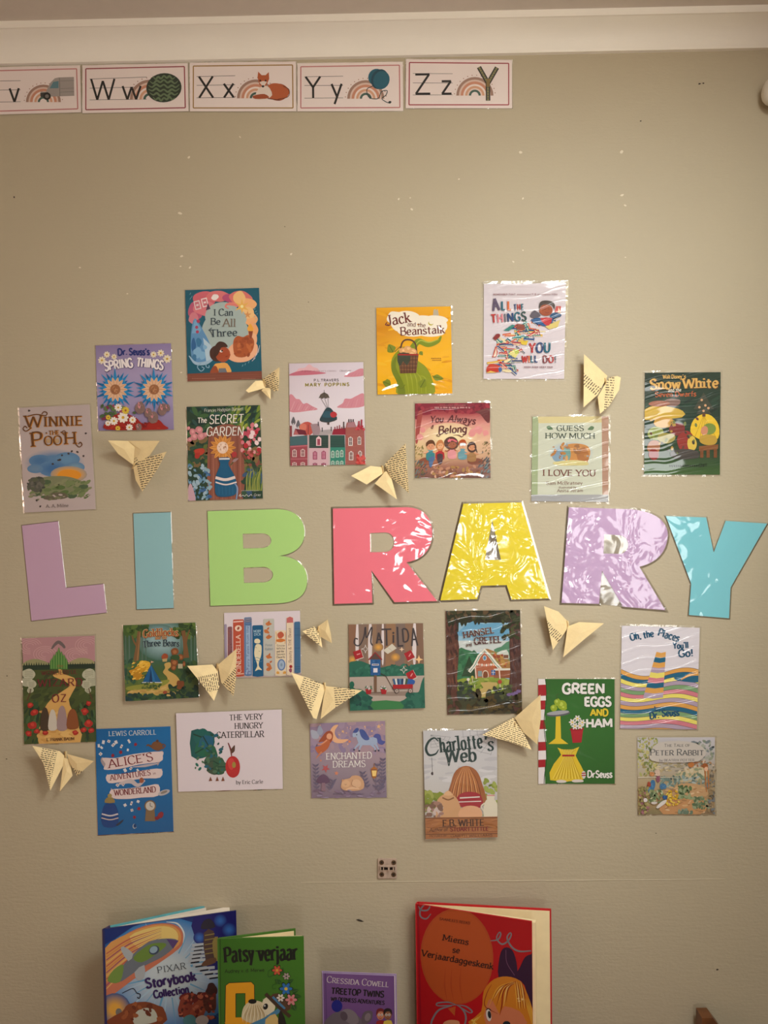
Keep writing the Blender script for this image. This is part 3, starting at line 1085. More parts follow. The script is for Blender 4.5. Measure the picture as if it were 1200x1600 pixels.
def bear_wood():        # cream-lilac cover with a watercolour sunset
    bg = (178, 162, 160)
    A = Art(V1, [(118, 470), (560, 448), (598, 1102), (153, 1124)], bg)
    sky = (86, 122, 158)
    A.soft(340, 815, 195, 92, sky, bg, .5)
    for x, y, r, c in ((250, 800, 70, (70, 108, 150)), (420, 790, 80, (96, 134, 166)), (330, 850, 90, (64, 104, 150)), (470, 840, 60, (110, 140, 160)), (220, 850, 50, (100, 128, 156))):
        A.soft(x, y, r, r * .55, c, sky, .3)
    A.soft(430, 885, 115, 52, (215, 150, 60), (150, 140, 130), .5)
    A.b(430, 888, 72, 34, (214, 138, 40), 1, .08)
    gr = (98, 112, 72)
    A.b(370, 960, 198, 66, (120, 122, 92), 2, .12)
    A.dabs(190, 920, 560, 1030, 60, [gr, (84, 104, 60), (112, 124, 82), (74, 92, 66), (128, 130, 96)], 14, 34, 3, 2.2, 160)
    A.b(222, 948, 52, 46, (84, 84, 76), 4, .2)
    A.dabs(175, 905, 275, 990, 30, [(66, 68, 62), (100, 96, 88), (84, 88, 70)], 7, 15, 6)
    A.p([(270, 1035), (330, 1000), (400, 1000), (420, 1030), (330, 1045)], (96, 90, 74), 3)
    A.dabs(180, 1010, 570, 1045, 22, [(140, 130, 112), (110, 112, 84), bg], 8, 20, 8, 2.5, 170)
    for x, y in ((375, 793), (388, 765), (430, 755), (448, 740), (484, 745), (523, 770), (537, 628), (183, 487), (230, 1048), (330, 820), (252, 1085), (365, 797)):
        A.b(x, y, 7, 6, (66, 58, 58), 1, .3)
    g1, g2 = (196, 130, 52), (100, 62, 34)
    for c, d, w in ((g1, 3, 1.5), (g2, 0, 1.2)):
        A.t('W', 160 + d, 592 + d, 262 + d, 588 + d, 74, c, w + .35, .7, 1.6)
        A.t('INNIE', 276 + d, 585 + d, 516 + d, 578 + d, 60, c, w + .5, .7, 2, sp=1.8)
        A.s([(172 + d, 522 + d), (230, 510), (285, 518), (295, 500), (276, 494), (262, 508)], 6, c)
        A.s([(198 + d, 592 + d), (165, 615), (146, 600), (158, 584), (172, 596)], 6, c)
        A.t('THE', 305 + d, 638 + d, 372 + d, 634 + d, 26, c, w + .2, .8, 2)
        A.t('P', 198 + d, 712 + d, 268 + d, 706 + d, 88, c, w + .45, .6, 2)
        A.t('oo', 278 + d, 703 + d, 388 + d, 698 + d, 56, c, w + .3, .7, 0, sc=1)
        A.t('H', 405 + d, 696 + d, 478 + d, 692 + d, 74, c, w + .4, .6, 2)
        A.s([(470 + d, 690 + d), (495, 714), (514, 700), (504, 684), (492, 696)], 6, c)
        A.s([(404 + d, 640 + d), (390, 622), (402, 612), (414, 622)], 5, c)
        A.e(291 + d, 626 + d, 4, 4, c)
        A.e(384 + d, 622 + d, 4, 4, c)
    for x in (305, 360):
        A.e(x, 676, 12, 14, (178, 146, 110))
    A.t('A. A. Milne', 290, 1093, 430, 1088, 20, (96, 86, 84), 1.3, .6, 1.6)
    cover(A, 'pale lilac book cover with gold curly title over a watercolour sunset', CALM, 2.4)


def spring():
    A = Art(V1, [(597, 80), (1068, 66), (1087, 605), (615, 612)], (138, 122, 160))
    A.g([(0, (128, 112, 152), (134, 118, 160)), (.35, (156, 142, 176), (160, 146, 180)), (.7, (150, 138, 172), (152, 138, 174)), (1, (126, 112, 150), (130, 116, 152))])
    for x, y, r in ((637, 172, 24), (668, 136, 20), (713, 150, 18), (960, 136, 20), (1005, 127, 22), (1045, 163, 26)):
        A.flower(x, y, r, (222, 208, 180), (190, 150, 50), 8, 10)
    nv = (34, 48, 110)
    A.t("Dr.", 737, 141, 795, 137, 40, nv, 2.4, jit=.03)
    A.t("Seuss's", 808, 138, 934, 137, 40, nv, 2.4, jit=.03)
    for c, w, d in (((70, 60, 100), 3.2, 2), ((226, 216, 216), 2.1, 0)):
        A.t('SPRING', 657 + d, 240 + d, 832 + d, 214 + d, 55, c, w, jit=.02, bow=4)
        A.t('THINGS', 852 + d, 212 + d, 1018 + d, 232 + d, 55, c, w, jit=.02, bow=4)
    # two big blue blooms with tan discs over a red mound
    for cx, cy, ex, ey in ((722, 355, 742, 402), (965, 355, 952, 402)):
        for k in range(26):
            a = 2 * math.pi * k / 26 + .1
            l = 118 + 22 * math.sin(k * 2.4)
            bl = [(30, 122, 178), (44, 140, 196), (24, 106, 160)][k % 3]
            A.p([(cx + 60 * math.cos(a - .22), cy + 60 * math.sin(a - .22)), (cx + l * math.cos(a), cy + l * math.sin(a)), (cx + 60 * math.cos(a + .22), cy + 60 * math.sin(a + .22))], bl)
            A.s([(cx + 50 * math.cos(a), cy + 50 * math.sin(a)), (cx + l * .85 * math.cos(a), cy + l * .85 * math.sin(a))], 2.5, (20, 66, 110), 0)
        A.e(cx, cy, 78, 78, (34, 128, 184))
        for k in range(14):
            a = 2 * math.pi * k / 14
            A.leaf(cx + 26 * math.cos(a), cy + 26 * math.sin(a), 52, 24, math.degrees(a), (214, 170, 136), (170, 118, 90))
        A.e(cx, cy, 32, 32, (150, 98, 66))
        A.dabs(cx - 20, cy - 20, cx + 20, cy + 20, 18, [(120, 76, 52), (182, 130, 92)], 3, 6, 3)
    A.p([(670, 605), (690, 540), (760, 500), (850, 530), (900, 570), (980, 540), (1025, 575), (1030, 605)], (150, 34, 30), 4)
    A.dabs(700, 560, 1010, 604, 14, [(116, 24, 26), (168, 48, 36)], 10, 20, 4, 3)
    A.dabs(640, 455, 850, 540, 30, [(120, 44, 74), (70, 92, 58), (150, 60, 90), (88, 110, 66)], 10, 18, 5)
    for x, y, r, c in ((772, 530, 34, 0), (715, 552, 26, 0), (788, 486, 24, 1), (742, 468, 24, 0), (832, 545, 22, 0), (678, 566, 18, 0), (680, 530, 16, 1), (812, 592, 22, 0), (740, 598, 16, 1)):
        A.flower(x, y, r, (224, 214, 204) if c == 0 else (206, 176, 60), (196, 150, 40) if c == 0 else (150, 80, 40), 9)
    for x, y, r in ((880, 470, 30), (960, 530, 30), (1020, 480, 28), (870, 590, 18), (930, 500, 22), (1050, 470, 18)):
        A.b(x, y, r, r * 1.25, (124, 98, 94), 3, .12)
        A.leaf(x - 4, y + 6, r * 1.5, r * .55, -100, (196, 128, 132))
        A.dabs(x - r * .7, y - r * .7, x + r * .7, y + r, 7, [(104, 80, 78), (142, 116, 110)], 3, 6, 9)
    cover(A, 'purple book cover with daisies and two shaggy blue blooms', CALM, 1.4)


def three():
    A = Art(V2, [(70, 85), (490, 72), (507, 590), (84, 603)], (14, 84, 104))
    PK, PK2, PE = (196, 96, 108), (178, 84, 112), (232, 166, 112)
    for x, y, rx, ry, c in ((185, 135, 68, 46, PK), (130, 200, 40, 52, PK2), (260, 122, 70, 30, (206, 110, 112)), (118, 245, 26, 34, (200, 120, 130)), (180, 185, 60, 46, (206, 116, 124)), (320, 130, 40, 24, (172, 74, 110))):
        A.b(x, y, rx, ry, c, 2, .14)
    for x, y, rx, ry, c in ((385, 135, 62, 42, (206, 110, 104)), (420, 165, 52, 36, PE), (380, 130, 36, 40, (238, 180, 120)), (445, 250, 34, 44, PE), (455, 310, 28, 50, (226, 160, 110)), (420, 215, 44, 34, (240, 182, 122)), (455, 365, 26, 40, (224, 168, 130)), (336, 172, 36, 18, (220, 130, 116))):
        A.b(x, y, rx, ry, c, 3, .14)
    gy = (158, 172, 168)
    for x, y, rx, ry in ((285, 235, 108, 80), (250, 320, 92, 90), (360, 320, 72, 72), (300, 400, 90, 60), (360, 250, 60, 60)):
        A.b(x, y, rx, ry, gy, 1, .07)
    A.s([(318, 190), (300, 180), (310, 165), (345, 168), (390, 178)], [4, 10, 14, 8], (214, 120, 110))
    A.star(393, 178, 46, (222, 170, 84), 6, .32)
    A.e(393, 178, 9, 9, (240, 214, 150))
    A.star(425, 225, 24, (206, 140, 84), 5, .35)
    # pale letter blocks and bell on the left, cloud puff on top
    for x, y, c in ((140, 170, (214, 196, 196)), (182, 155, (224, 208, 206))):
        A.rbox(x, y, 34, 50, -14, c)
        A.rbox(x, y, 24, 38, -14, (190, 104, 116))
        A.rbox(x, y, 14, 10, -14, c)
    A.p([(188, 200), (200, 158), (214, 192)], (84, 58, 80))
    A.b(240, 124, 20, 18, (228, 214, 210), 1, .14)
    # blue tent shape with spots
    A.p([(126, 245), (176, 320), (214, 400), (216, 470), (160, 505), (108, 478), (104, 330)], (88, 136, 178), 3)
    A.p([(126, 248), (162, 310), (150, 330), (108, 330)], (112, 158, 192))
    A.p([(172, 355), (218, 400), (240, 470), (190, 490)], (170, 192, 206))
    for x, y, r in ((145, 262, 10), (136, 296, 9), (140, 322, 9)):
        A.e(x, y, r, r, (160, 54, 84))
    for x, y, rx, ry in ((118, 400, 13, 40), (150, 380, 16, 24), (140, 440, 22, 30), (182, 408, 12, 13), (170, 455, 18, 26), (120, 470, 14, 20)):
        A.b(x, y, rx, ry, [(54, 110, 150), (44, 92, 140), (120, 164, 196)][int(x) % 3], 2, .2)
    A.s([(92, 458), (130, 500), (190, 498), (240, 470)], [5, 16, 20, 4], (150, 176, 196))
    A.s([(160, 500), (140, 520), (160, 545), (178, 530), (164, 520)], 5, (128, 164, 186))
    A.s([(190, 500), (190, 520), (205, 525), (206, 512)], 5, (128, 164, 186))
    # peach crescent with a rust city
    A.p([(330, 400), (300, 455), (350, 492), (420, 490), (470, 455), (482, 400), (440, 372), (380, 375)], (226, 168, 132), 4)
    A.p([(345, 372), (368, 345), (400, 352), (430, 340), (462, 372), (452, 430), (410, 465), (360, 462), (345, 430)], (164, 82, 44), 3)
    A.dabs(350, 360, 450, 455, 24, [(140, 66, 38), (184, 100, 56), (150, 72, 40)], 8, 16, 6)
    A.leaf(442, 325, 50, 34, -92, (226, 160, 60))
    A.p([(430, 318), (456, 318), (448, 360), (438, 360)], (134, 66, 46))
    for k in range(5):
        A.s([(450 + k * 9, 488 - k * 12), (470 + k * 6, 470 - k * 18)], [3, 8, 2], (210, 196, 198), 0)
    # child looking up
    A.p([(225, 560), (236, 510), (262, 500), (310, 502), (330, 560)], (218, 156, 82), 3)
    A.p([(262, 530), (300, 528), (312, 560), (258, 562)], (104, 108, 116))
    A.p([(210, 568), (228, 520), (250, 520), (262, 572)], (148, 72, 44), 2)
    A.b(250, 445, 40, 48, (70, 42, 36), 1, .06)
    A.e(285, 450, 42, 44, (158, 72, 44))
    A.e(312, 452, 16, 14, (158, 72, 44))
    A.p([(238, 410), (262, 378), (296, 384), (312, 408), (276, 412), (258, 450), (232, 470)], (64, 40, 34), 3)
    A.e(276, 432, 9, 7, (226, 214, 206))
    A.e(280, 430, 5, 5, (40, 26, 26))
    A.s([(300, 464), (312, 460)], 3, (100, 40, 32), 0)
    A.p([(84, 560), (505, 545), (508, 592), (84, 605)], (120, 66, 52))
    for y in (568, 580, 592):
        A.s([(90, y + 8), (500, y - 4)], 2, (134, 80, 64), 0)
    for x in list(range(110, 240, 9)) + list(range(392, 470, 9)):
        A.s([(x, 588), (x + 5, 587)], 5, (156, 106, 88), 0)
    ink, tan_ = (52, 66, 76), (116, 104, 92)
    A.t('I', 234, 230, 244, 230, 36, ink, 1.5, .6, 2.4)
    A.t('Can', 262, 230, 342, 231, 38, ink, 1.5, .6, 1.4)
    A.t('Be', 216, 281, 270, 281, 36, ink, 1.6, .6, 1.6)
    A.t('All', 286, 293, 358, 294, 46, tan_, 1.4, .6, 2)
    A.t('Three', 214, 352, 366, 345, 42, ink, 1.6, .6, 1.6)
    A.s([(232, 352), (214, 318), (206, 314), (222, 300)], 4, ink)
    for k in range(7):
        A.s([(462 + k % 3 * 8, 196 + k * 14), (470 + k % 3 * 6, 190 + k * 14)], 2.5, (120, 170, 178), 0)
    for x, y in ((98, 112), (106, 130), (98, 140), (395, 520), (410, 512), (430, 500)):
        A.s([(x, y), (x + 5, y - 12)], 3, (110, 160, 172), 0)
    cover(A, 'teal book cover with pink and peach swirls around a child looking up', MILD, 1.8)


def secret():
    A = Art(V2, [(78, 748), (496, 738), (512, 1268), (90, 1282)], (36, 60, 46))
    A.dabs(80, 740, 500, 930, 90, [(36, 66, 50), (48, 84, 58), (26, 50, 48), (60, 92, 56), (40, 74, 70)], 16, 40, 1, 2.4)
    A.dabs(330, 745, 500, 870, 36, [(110, 128, 48), (84, 110, 44), (44, 76, 44), (140, 150, 60)], 14, 34, 2, 3.4, -60)
    A.dabs(82, 930, 210, 1110, 46, [(62, 88, 48), (92, 100, 50), (44, 72, 56), (112, 90, 60)], 14, 30, 3)
    A.dabs(390, 980, 505, 1110, 40, [(96, 100, 60), (120, 96, 60), (60, 84, 50), (126, 70, 60)], 12, 28, 4)
    A.p([(204, 900), (228, 868), (300, 846), (362, 856), (392, 892), (398, 1282), (212, 1282)], (132, 78, 64), 3)
    for k in range(11):
        x = 212 + k * 17
        A.s([(x, 880 + abs(5 - k) * 3), (x + 2, 1060), (x + 4, 1280)], [4, 8, 5], [(118, 66, 54), (148, 92, 76), (140, 84, 66)][k % 3])
    A.dabs(82, 1080, 215, 1280, 90, [(78, 118, 150), (104, 142, 168), (54, 92, 138), (132, 160, 172), (36, 62, 60), (150, 172, 186)], 7, 17, 5)
    A.p([(90, 1200), (108, 1190), (130, 1280), (92, 1280)], (188, 150, 160), 3)
    A.dabs(400, 1100, 510, 1270, 40, [(34, 62, 50), (50, 80, 60), (54, 80, 110)], 12, 26, 6)
    R = random.Random(3)
    for k in range(26):
        x = 420 + k * 3.4
        A.s([(x, 1225), (x + R.uniform(-4, 12), 1150 + R.uniform(-20, 20)), (x + R.uniform(0, 24), 1110 + R.uniform(-30, 30))], [4, 5, 1], [(150, 150, 70), (112, 128, 56), (70, 96, 56)][k % 3])
    for x, y, r in ((112, 890, 18), (150, 880, 20), (122, 918, 20), (160, 915, 22), (186, 905, 13), (96, 935, 13), (90, 870, 10)):
        A.b(x, y, r, r, (190, 120, 126), 1, .14)
        A.b(x + 2, y - 2, r * .5, r * .5, (208, 146, 146), 1, .2)
    A.b(152, 1004, 26, 24, (172, 58, 44), 1, .3)
    A.b(140, 1022, 16, 16, (160, 46, 40), 1, .3)
    for k in range(38):
        x, y = R.uniform(392, 498), R.uniform(850, 1010)
        r = R.uniform(8, 16)
        A.b(x, y, r * .85, r, [(196, 110, 120), (178, 70, 88), (222, 196, 196), (206, 136, 140), (170, 40, 52)][k % 5], k, .15)
    A.dabs(395, 1000, 500, 1040, 20, [(150, 50, 50), (176, 80, 80), (120, 60, 50)], 8, 16, 8)
    # tall blue vase holding one big orange flower, small red bud beside
    OR = (196, 128, 62)
    for k in range(14):
        a = 2 * math.pi * k / 14
        A.leaf(284 + 24 * math.cos(a), 980 + 24 * math.sin(a), 52, 26, math.degrees(a), [OR, (206, 140, 70)][k % 2], (160, 96, 44))
    A.e(284, 980, 32, 34, (220, 190, 172))
    A.dabs(264, 960, 304, 1000, 22, [(190, 150, 126), (228, 202, 186), (160, 110, 80)], 3, 7, 2)
    BL = (18, 82, 118)
    A.p([(262, 1050), (268, 1036), (320, 1036), (326, 1050), (318, 1076), (352, 1140), (366, 1200), (350, 1250), (256, 1256), (240, 1200), (246, 1140), (270, 1076)], BL, 4)
    A.s([(264, 1044), (324, 1043)], 9, (206, 200, 204), 0)
    A.s([(244, 1150), (300, 1162), (356, 1148)], 16, (214, 196, 190))
    A.s([(244, 1176), (302, 1190), (364, 1176)], 8, (214, 196, 190))
    for k in range(5):
        A.s([(262 + k * 20, 1200), (266 + k * 19, 1246)], [2, 7, 3], (30, 100, 136), 0)
    A.s([(330, 1080), (352, 1050), (350, 1030)], 4, (60, 90, 50))
    A.b(350, 1020, 15, 18, (160, 52, 54), 1, .1)
    A.leaf(340, 1060, 40, 16, -30, (150, 120, 122))
    A.s([(350, 1180), (368, 1210), (362, 1280)], [5, 9, 8], (124, 140, 170))
    wh = (222, 214, 206)
    A.t('Frances Hodgson Burnett', 180, 778, 402, 768, 18, (206, 204, 190), .9, slant=.12, jit=.05)
    A.t('The', 142, 840, 194, 838, 30, wh, 1.4, slant=.08, jit=.03)
    A.t('SECRET', 208, 846, 402, 838, 50, wh, 1.15, .9, slant=.12, jit=.03)
    A.t('GARDEN', 192, 914, 402, 910, 50, wh, 1.15, .9, slant=.12, jit=.03)
    for k in range(10):
        A.s([(392 + k * 10, 1226), (398 + k * 10, 1222)], 2, (190, 190, 180), 0)
    A.s([(376, 1256), (386, 1244), (384, 1258), (400, 1250), (410, 1256), (420, 1246), (430, 1256), (446, 1246), (452, 1254)], 2.4, (206, 206, 196))
    A.t('Gray', 462, 1256, 500, 1253, 14, (206, 206, 196), .9, slant=.2)
    cover(A, 'dark green garden book cover with white brush lettering and pink blooms', MILD, 1.8)


def rooftops():
    A = Art(V2, [(660, 502), (1082, 494), (1096, 1075), (668, 1083)], (204, 190, 198))
    A.g([(0, (196, 180, 190), (204, 192, 202)), (.45, (208, 196, 204), (212, 202, 210)), (1, (204, 188, 192), (206, 194, 200))])
    A.see(440, 560, 575)
    P1, P2 = (196, 128, 140), (210, 166, 172)
    A.p([(108, 235), (200, 180), (240, 140), (320, 130), (380, 80), (440, 120), (500, 140), (540, 190), (620, 205), (440, 225)], P2, 4)
    A.p([(108, 238), (190, 190), (330, 165), (470, 180), (620, 205), (420, 228)], (184, 100, 118), 4)
    A.p([(870, 255), (960, 200), (1010, 180), (1080, 145), (1140, 150), (1140, 240)], P1, 4)
    A.p([(108, 520), (150, 505), (200, 560), (250, 570), (300, 630), (350, 620), (420, 660), (500, 705), (400, 725), (108, 738)], P1, 4)
    A.p([(780, 685), (850, 620), (880, 560), (960, 560), (1040, 520), (1140, 490), (1140, 665)], P1, 4)
    for k in range(7):
        A.s([(130 + k * 50, 720), (180 + k * 48, 600 + k * 14)], [4, 14, 3], (176, 92, 112) if k % 2 else (218, 180, 184), 0)
    for k in range(5):
        A.s([(840 + k * 62, 672), (890 + k * 56, 600 - k * 14)], [4, 14, 3], (206, 160, 166) if k % 2 else (184, 112, 128), 0)
        A.s([(920 + k * 45, 245), (960 + k * 40, 200)], [2, 9, 2], (178, 96, 114), 0)
    A.t("A great children's classic", 270, 188, 760, 182, 22, (120, 76, 84), 1.1, .6, slant=.1)
    A.t('Observer', 806, 184, 968, 178, 22, (84, 70, 76), 1.4, .6, slant=.1)
    A.t('P.L.TRAVERS', 448, 322, 792, 318, 34, (74, 62, 66), 2.0, sp=2.4)
    for c, w, d in (((216, 196, 92), 2.2, -4), ((104, 96, 50), 1.9, 0)):
        A.t('MARY', 330 + d, 390, 542 + d, 388, 44, c, w, sp=4)
        A.t('POPPINS', 600 + d, 388, 940 + d, 382, 44, c, w, sp=4)
    # a dark air balloon carrying a teal basket
    DK = (54, 54, 54)
    A.s([(592, 440), (590, 480)], 6, DK, 0)
    A.p([(515, 555), (540, 500), (592, 470), (645, 500), (668, 550), (640, 545), (615, 560), (590, 545), (565, 562), (540, 545)], (84, 74, 66))
    A.s([(592, 475), (590, 550)], 4, DK, 0)
    for x in (540, 645):
        A.s([(x, 545), (640 + (x - 592) * .2, 690)], 4, DK, 0)
    A.s([(600, 555), (640, 690)], 4, DK, 0)
    A.p([(622, 690), (680, 690), (735, 760), (770, 850), (640, 890), (530, 865), (570, 770)], (40, 62, 70), 3)
    A.p([(600, 740), (680, 740), (700, 815), (570, 815)], (38, 78, 92), 3)
    A.b(722, 780, 46, 42, (170, 44, 52), 1, .06)
    A.s([(545, 866), (650, 888), (765, 850)], 8, (70, 62, 60))
    A.r(636, 885, 664, 922, (70, 62, 60))
    # roofs and houses
    for x, y, c in ((165, 860, (92, 88, 94)), (232, 905, (96, 92, 100))):
        A.leaf(x, y + 70, 120, 58, -90, c)
        A.s([(x, y + 40), (x - 4, y + 170)], 14, (196, 190, 194), 0)
    A.r(105, 935, 145, 1140, (126, 60, 64))
    A.b(350, 980, 100, 92, (178, 78, 70), 2, .1)
    A.b(300, 960, 50, 60, (198, 110, 92), 2, .15)
    A.s([(370, 1050), (372, 920)], 9, (110, 50, 50), 0)
    A.p([(165, 1060), (190, 975), (330, 1000), (350, 1060)], (104, 34, 50))
    A.p([(165, 1062), (195, 980), (240, 1060)], (168, 90, 92))
    A.p([(400, 915), (520, 905), (555, 1060), (440, 1065)], (150, 126, 132))
    A.p([(540, 1000), (700, 985), (720, 1060), (520, 1062)], (158, 148, 150))
    for x, y in ((510, 880), (565, 960), (690, 950)):
        A.r(x - 7, y, x + 7, y + 60, (80, 74, 80))
    A.p([(720, 985), (890, 965), (890, 1060), (700, 1060)], (138, 32, 52))
    for k in range(5):
        A.r(735 + k * 32, 950 - (k % 3) * 12, 748 + k * 32, 1000, (128, 30, 48))
    A.s([(864, 880), (864, 980)], 16, (70, 60, 60), 0)
    A.p([(105, 1090), (355, 1068), (360, 1200), (110, 1215)], (62, 92, 98))
    A.p([(380, 1068), (650, 1068), (660, 1245), (380, 1245)], (42, 62, 58))
    A.p([(672, 1068), (876, 1068), (880, 1235), (672, 1235)], (38, 70, 64))
    for k in range(6):
        A.s([(384, 1095 + k * 26), (650, 1095 + k * 26)], 4, (60, 80, 74), 0)
        A.s([(676, 1095 + k * 24), (876, 1092 + k * 24)], 4, (54, 88, 80), 0)
        A.s([(112, 1110 + k * 17), (355, 1092 + k * 17)], 3, (76, 108, 112), 0)
    A.p([(118, 1215), (362, 1200), (364, 1490), (124, 1490)], (146, 66, 76))
    A.s([(115, 1228), (364, 1212)], 14, (184, 100, 112), 0)
    A.s([(120, 1398), (364, 1395)], 8, (182, 110, 118), 0)
    A.r(384, 1245, 670, 1490, (196, 160, 168))
    A.r(672, 1235, 882, 1490, (46, 122, 104))
    A.p([(480, 1215), (480, 1110), (516, 1078), (552, 1110), (552, 1215)], (214, 178, 182))
    A.r(496, 1120, 536, 1205, (150, 66, 86))
    A.r(360, 1060, 384, 1490, (176, 150, 152))
    A.r(650, 1050, 676, 1490, (186, 168, 166))
    A.p([(888, 980), (910, 890), (1010, 880), (1040, 960), (1150, 960), (1160, 1490), (890, 1490)], (150, 84, 78))
    for k in range(3):
        A.s([(935 + k * 30, 845), (938 + k * 30, 900)], 16, (72, 56, 62), 0)
    A.p([(905, 960), (925, 890), (1005, 882), (1030, 955)], (156, 110, 118))
    for k in range(8):
        A.s([(892, 1060 + k * 55), (1150, 1050 + k * 55)], 3, (166, 104, 94), 0)
    for x, y, w, h, c, d in ((180, 1315, 60, 110, (206, 180, 176), (120, 70, 76)), (295, 1310, 60, 110, (206, 180, 176), (120, 70, 76)), (180, 1470, 60, 60, (206, 180, 176), (120, 70, 76)), (295, 1468, 60, 60, (206, 180, 176), (120, 70, 76)),
                             (465, 1345, 60, 120, (140, 56, 84), (186, 120, 140)), (585, 1340, 60, 120, (140, 56, 84), (186, 120, 140)), (465, 1475, 60, 50, (120, 46, 70), (186, 120, 140)), (585, 1475, 60, 50, (120, 46, 70), (186, 120, 140)),
                             (712, 1330, 44, 100, (190, 214, 198), (34, 74, 70)), (776, 1325, 44, 100, (190, 214, 198), (34, 74, 70)), (836, 1320, 44, 100, (190, 214, 198), (34, 74, 70)),
                             (712, 1455, 44, 70, (190, 214, 198), (34, 74, 70)), (776, 1455, 44, 70, (190, 214, 198), (34, 74, 70)), (836, 1455, 44, 70, (190, 214, 198), (34, 74, 70)),
                             (958, 1150, 60, 130, (214, 200, 196), (90, 70, 74)), (966, 1350, 62, 130, (214, 200, 196), (110, 76, 70)), (1080, 1140, 50, 120, (210, 196, 190), (90, 70, 74)), (1090, 1340, 50, 120, (214, 200, 196), (110, 76, 70))):
        A.p([(x - w / 2, y + h / 2), (x - w / 2, y - h / 3), (x, y - h / 2), (x + w / 2, y - h / 3), (x + w / 2, y + h / 2)], c)
        A.rbox(x, y + 4, w * .62, h * .78, 0, d)
        A.s([(x, y - h * .35), (x, y + h * .42)], 5, c, 0)
        A.s([(x - w * .3, y + 2), (x + w * .3, y + 2)], 5, c, 0)
    A.dabs(1040, 930, 1150, 1010, 16, [(164, 40, 56), (184, 70, 80)], 14, 26, 4)
    A.dabs(1050, 1350, 1160, 1490, 26, [(178, 48, 48), (196, 80, 76), (150, 36, 40)], 18, 34, 5)
    for x, y in ((1075, 870), (1112, 850)):
        A.r(x - 10, y, x + 10, y + 90, (150, 44, 60))
    cover(A, 'pale book cover with pink clouds above a row of coloured houses', MILD, 2.0)


def stalk():
    A = Art(V3, [(160, 170), (548, 162), (556, 616), (166, 622)], (220, 158, 24))
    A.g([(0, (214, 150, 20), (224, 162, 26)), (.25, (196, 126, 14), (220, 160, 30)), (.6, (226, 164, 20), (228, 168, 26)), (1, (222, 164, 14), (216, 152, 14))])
    A.dabs(165, 180, 550, 615, 40, [(208, 140, 18), (228, 172, 36), (216, 152, 22)], 20, 46, 4, 5, 0)
    A.p([(455, 212), (458, 180), (468, 176), (472, 184), (480, 176), (486, 212)], (172, 160, 140))
    cl = (226, 216, 198)
    for x, y, rx, ry in ((262, 222, 48, 34), (320, 212, 60, 26), (300, 255, 68, 40), (400, 232, 70, 24), (470, 234, 60, 26), (350, 288, 76, 32), (440, 286, 84, 34), (505, 262, 26, 30)):
        A.b(x, y, rx, ry, cl, 1, .08)
    A.e(444, 250, 14, 12, (178, 168, 60))
    A.e(447, 246, 13, 10, cl)
    g1, g2 = (128, 136, 26), (104, 116, 20)
    A.p([(276, 622), (268, 560), (240, 500), (240, 440), (270, 395), (310, 372), (345, 390), (372, 440), (420, 480), (450, 540), (455, 622)], g1, 4)
    A.p([(276, 622), (268, 560), (242, 500), (244, 450), (268, 420), (262, 480), (300, 560), (310, 622)], g2, 3)
    for k in range(5):
        A.s([(330 + k * 22, 615), (320 + k * 24, 540), (300 + k * 22, 450 + k * 18)], [2, 6, 2], (146, 152, 40))
    A.s([(345, 385), (380, 345), (430, 362), (480, 345), (498, 318)], [34, 30, 26, 20, 8], (116, 132, 28))
    A.s([(360, 368), (390, 340), (435, 350), (486, 334)], [4, 7, 3], (160, 168, 60))
    for x, y, l, w, r in ((248, 402, 48, 46, -120), (212, 580, 40, 36, -80), (235, 570, 44, 40, 200), (455, 530, 56, 32, 10), (386, 398, 24, 22, 50), (390, 585, 52, 44, -60)):
        A.leaf(x, y, l, w, r, (116, 126, 28), (78, 90, 20))
    for a in ([(245, 572), (290, 590), (310, 570)], [(490, 535), (450, 525)], [(255, 400), (285, 372)]):
        A.s(a, 4, (96, 104, 22))
    # brown basket of tan beans hanging on the stalk, dark cloth over its rim
    A.s([(280, 420), (296, 350), (330, 336), (362, 356), (372, 420)], 8, (84, 56, 40))
    for x, y in ((300, 396), (325, 386), (350, 398), (316, 412), (342, 412)):
        A.e(x, y, 22, 17, (204, 150, 96), 20)
        A.e(x + 4, y - 3, 10, 7, (222, 176, 124), 20)
    A.p([(272, 414), (380, 414), (368, 510), (284, 512)], (98, 62, 40))
    for k in range(4):
        A.s([(275 + k * 3, 432 + k * 20), (377 - k * 3, 432 + k * 20)], 4, (128, 86, 54), 0)
    for k in range(6):
        A.s([(286 + k * 16, 416), (292 + k * 14, 510)], 3, (70, 44, 30), 0)
    A.p([(270, 410), (330, 406), (336, 440), (318, 470), (300, 448), (280, 476)], (56, 62, 48), 2)
    A.s([(272, 414), (380, 414)], 8, (150, 36, 30), 0)
    br = (104, 44, 40)
    A.t('Jack', 216, 264, 340, 244, 54, br, 1.5, .6, 1.6)
    A.t('and the', 320, 265, 415, 272, 22, br, 1.3, .7, 1.4, xh=1.05)
    A.t('Beanstalk', 286, 314, 516, 302, 42, br, 1.5, .6, 1.5)
    A.s([(222, 262), (208, 258), (216, 246)], 5, br)
    for k in range(6):
        A.s([(446 + k * 9, 434 + (k % 2)), (452 + k * 9, 433)], 4, (130, 76, 24), 0)
        A.s([(452 + k * 8, 444), (457 + k * 8, 443)], 4, (130, 76, 24), 0)
    cover(A, 'amber yellow book cover with a fat green stalk under a white cloud', MILD, 2.6)


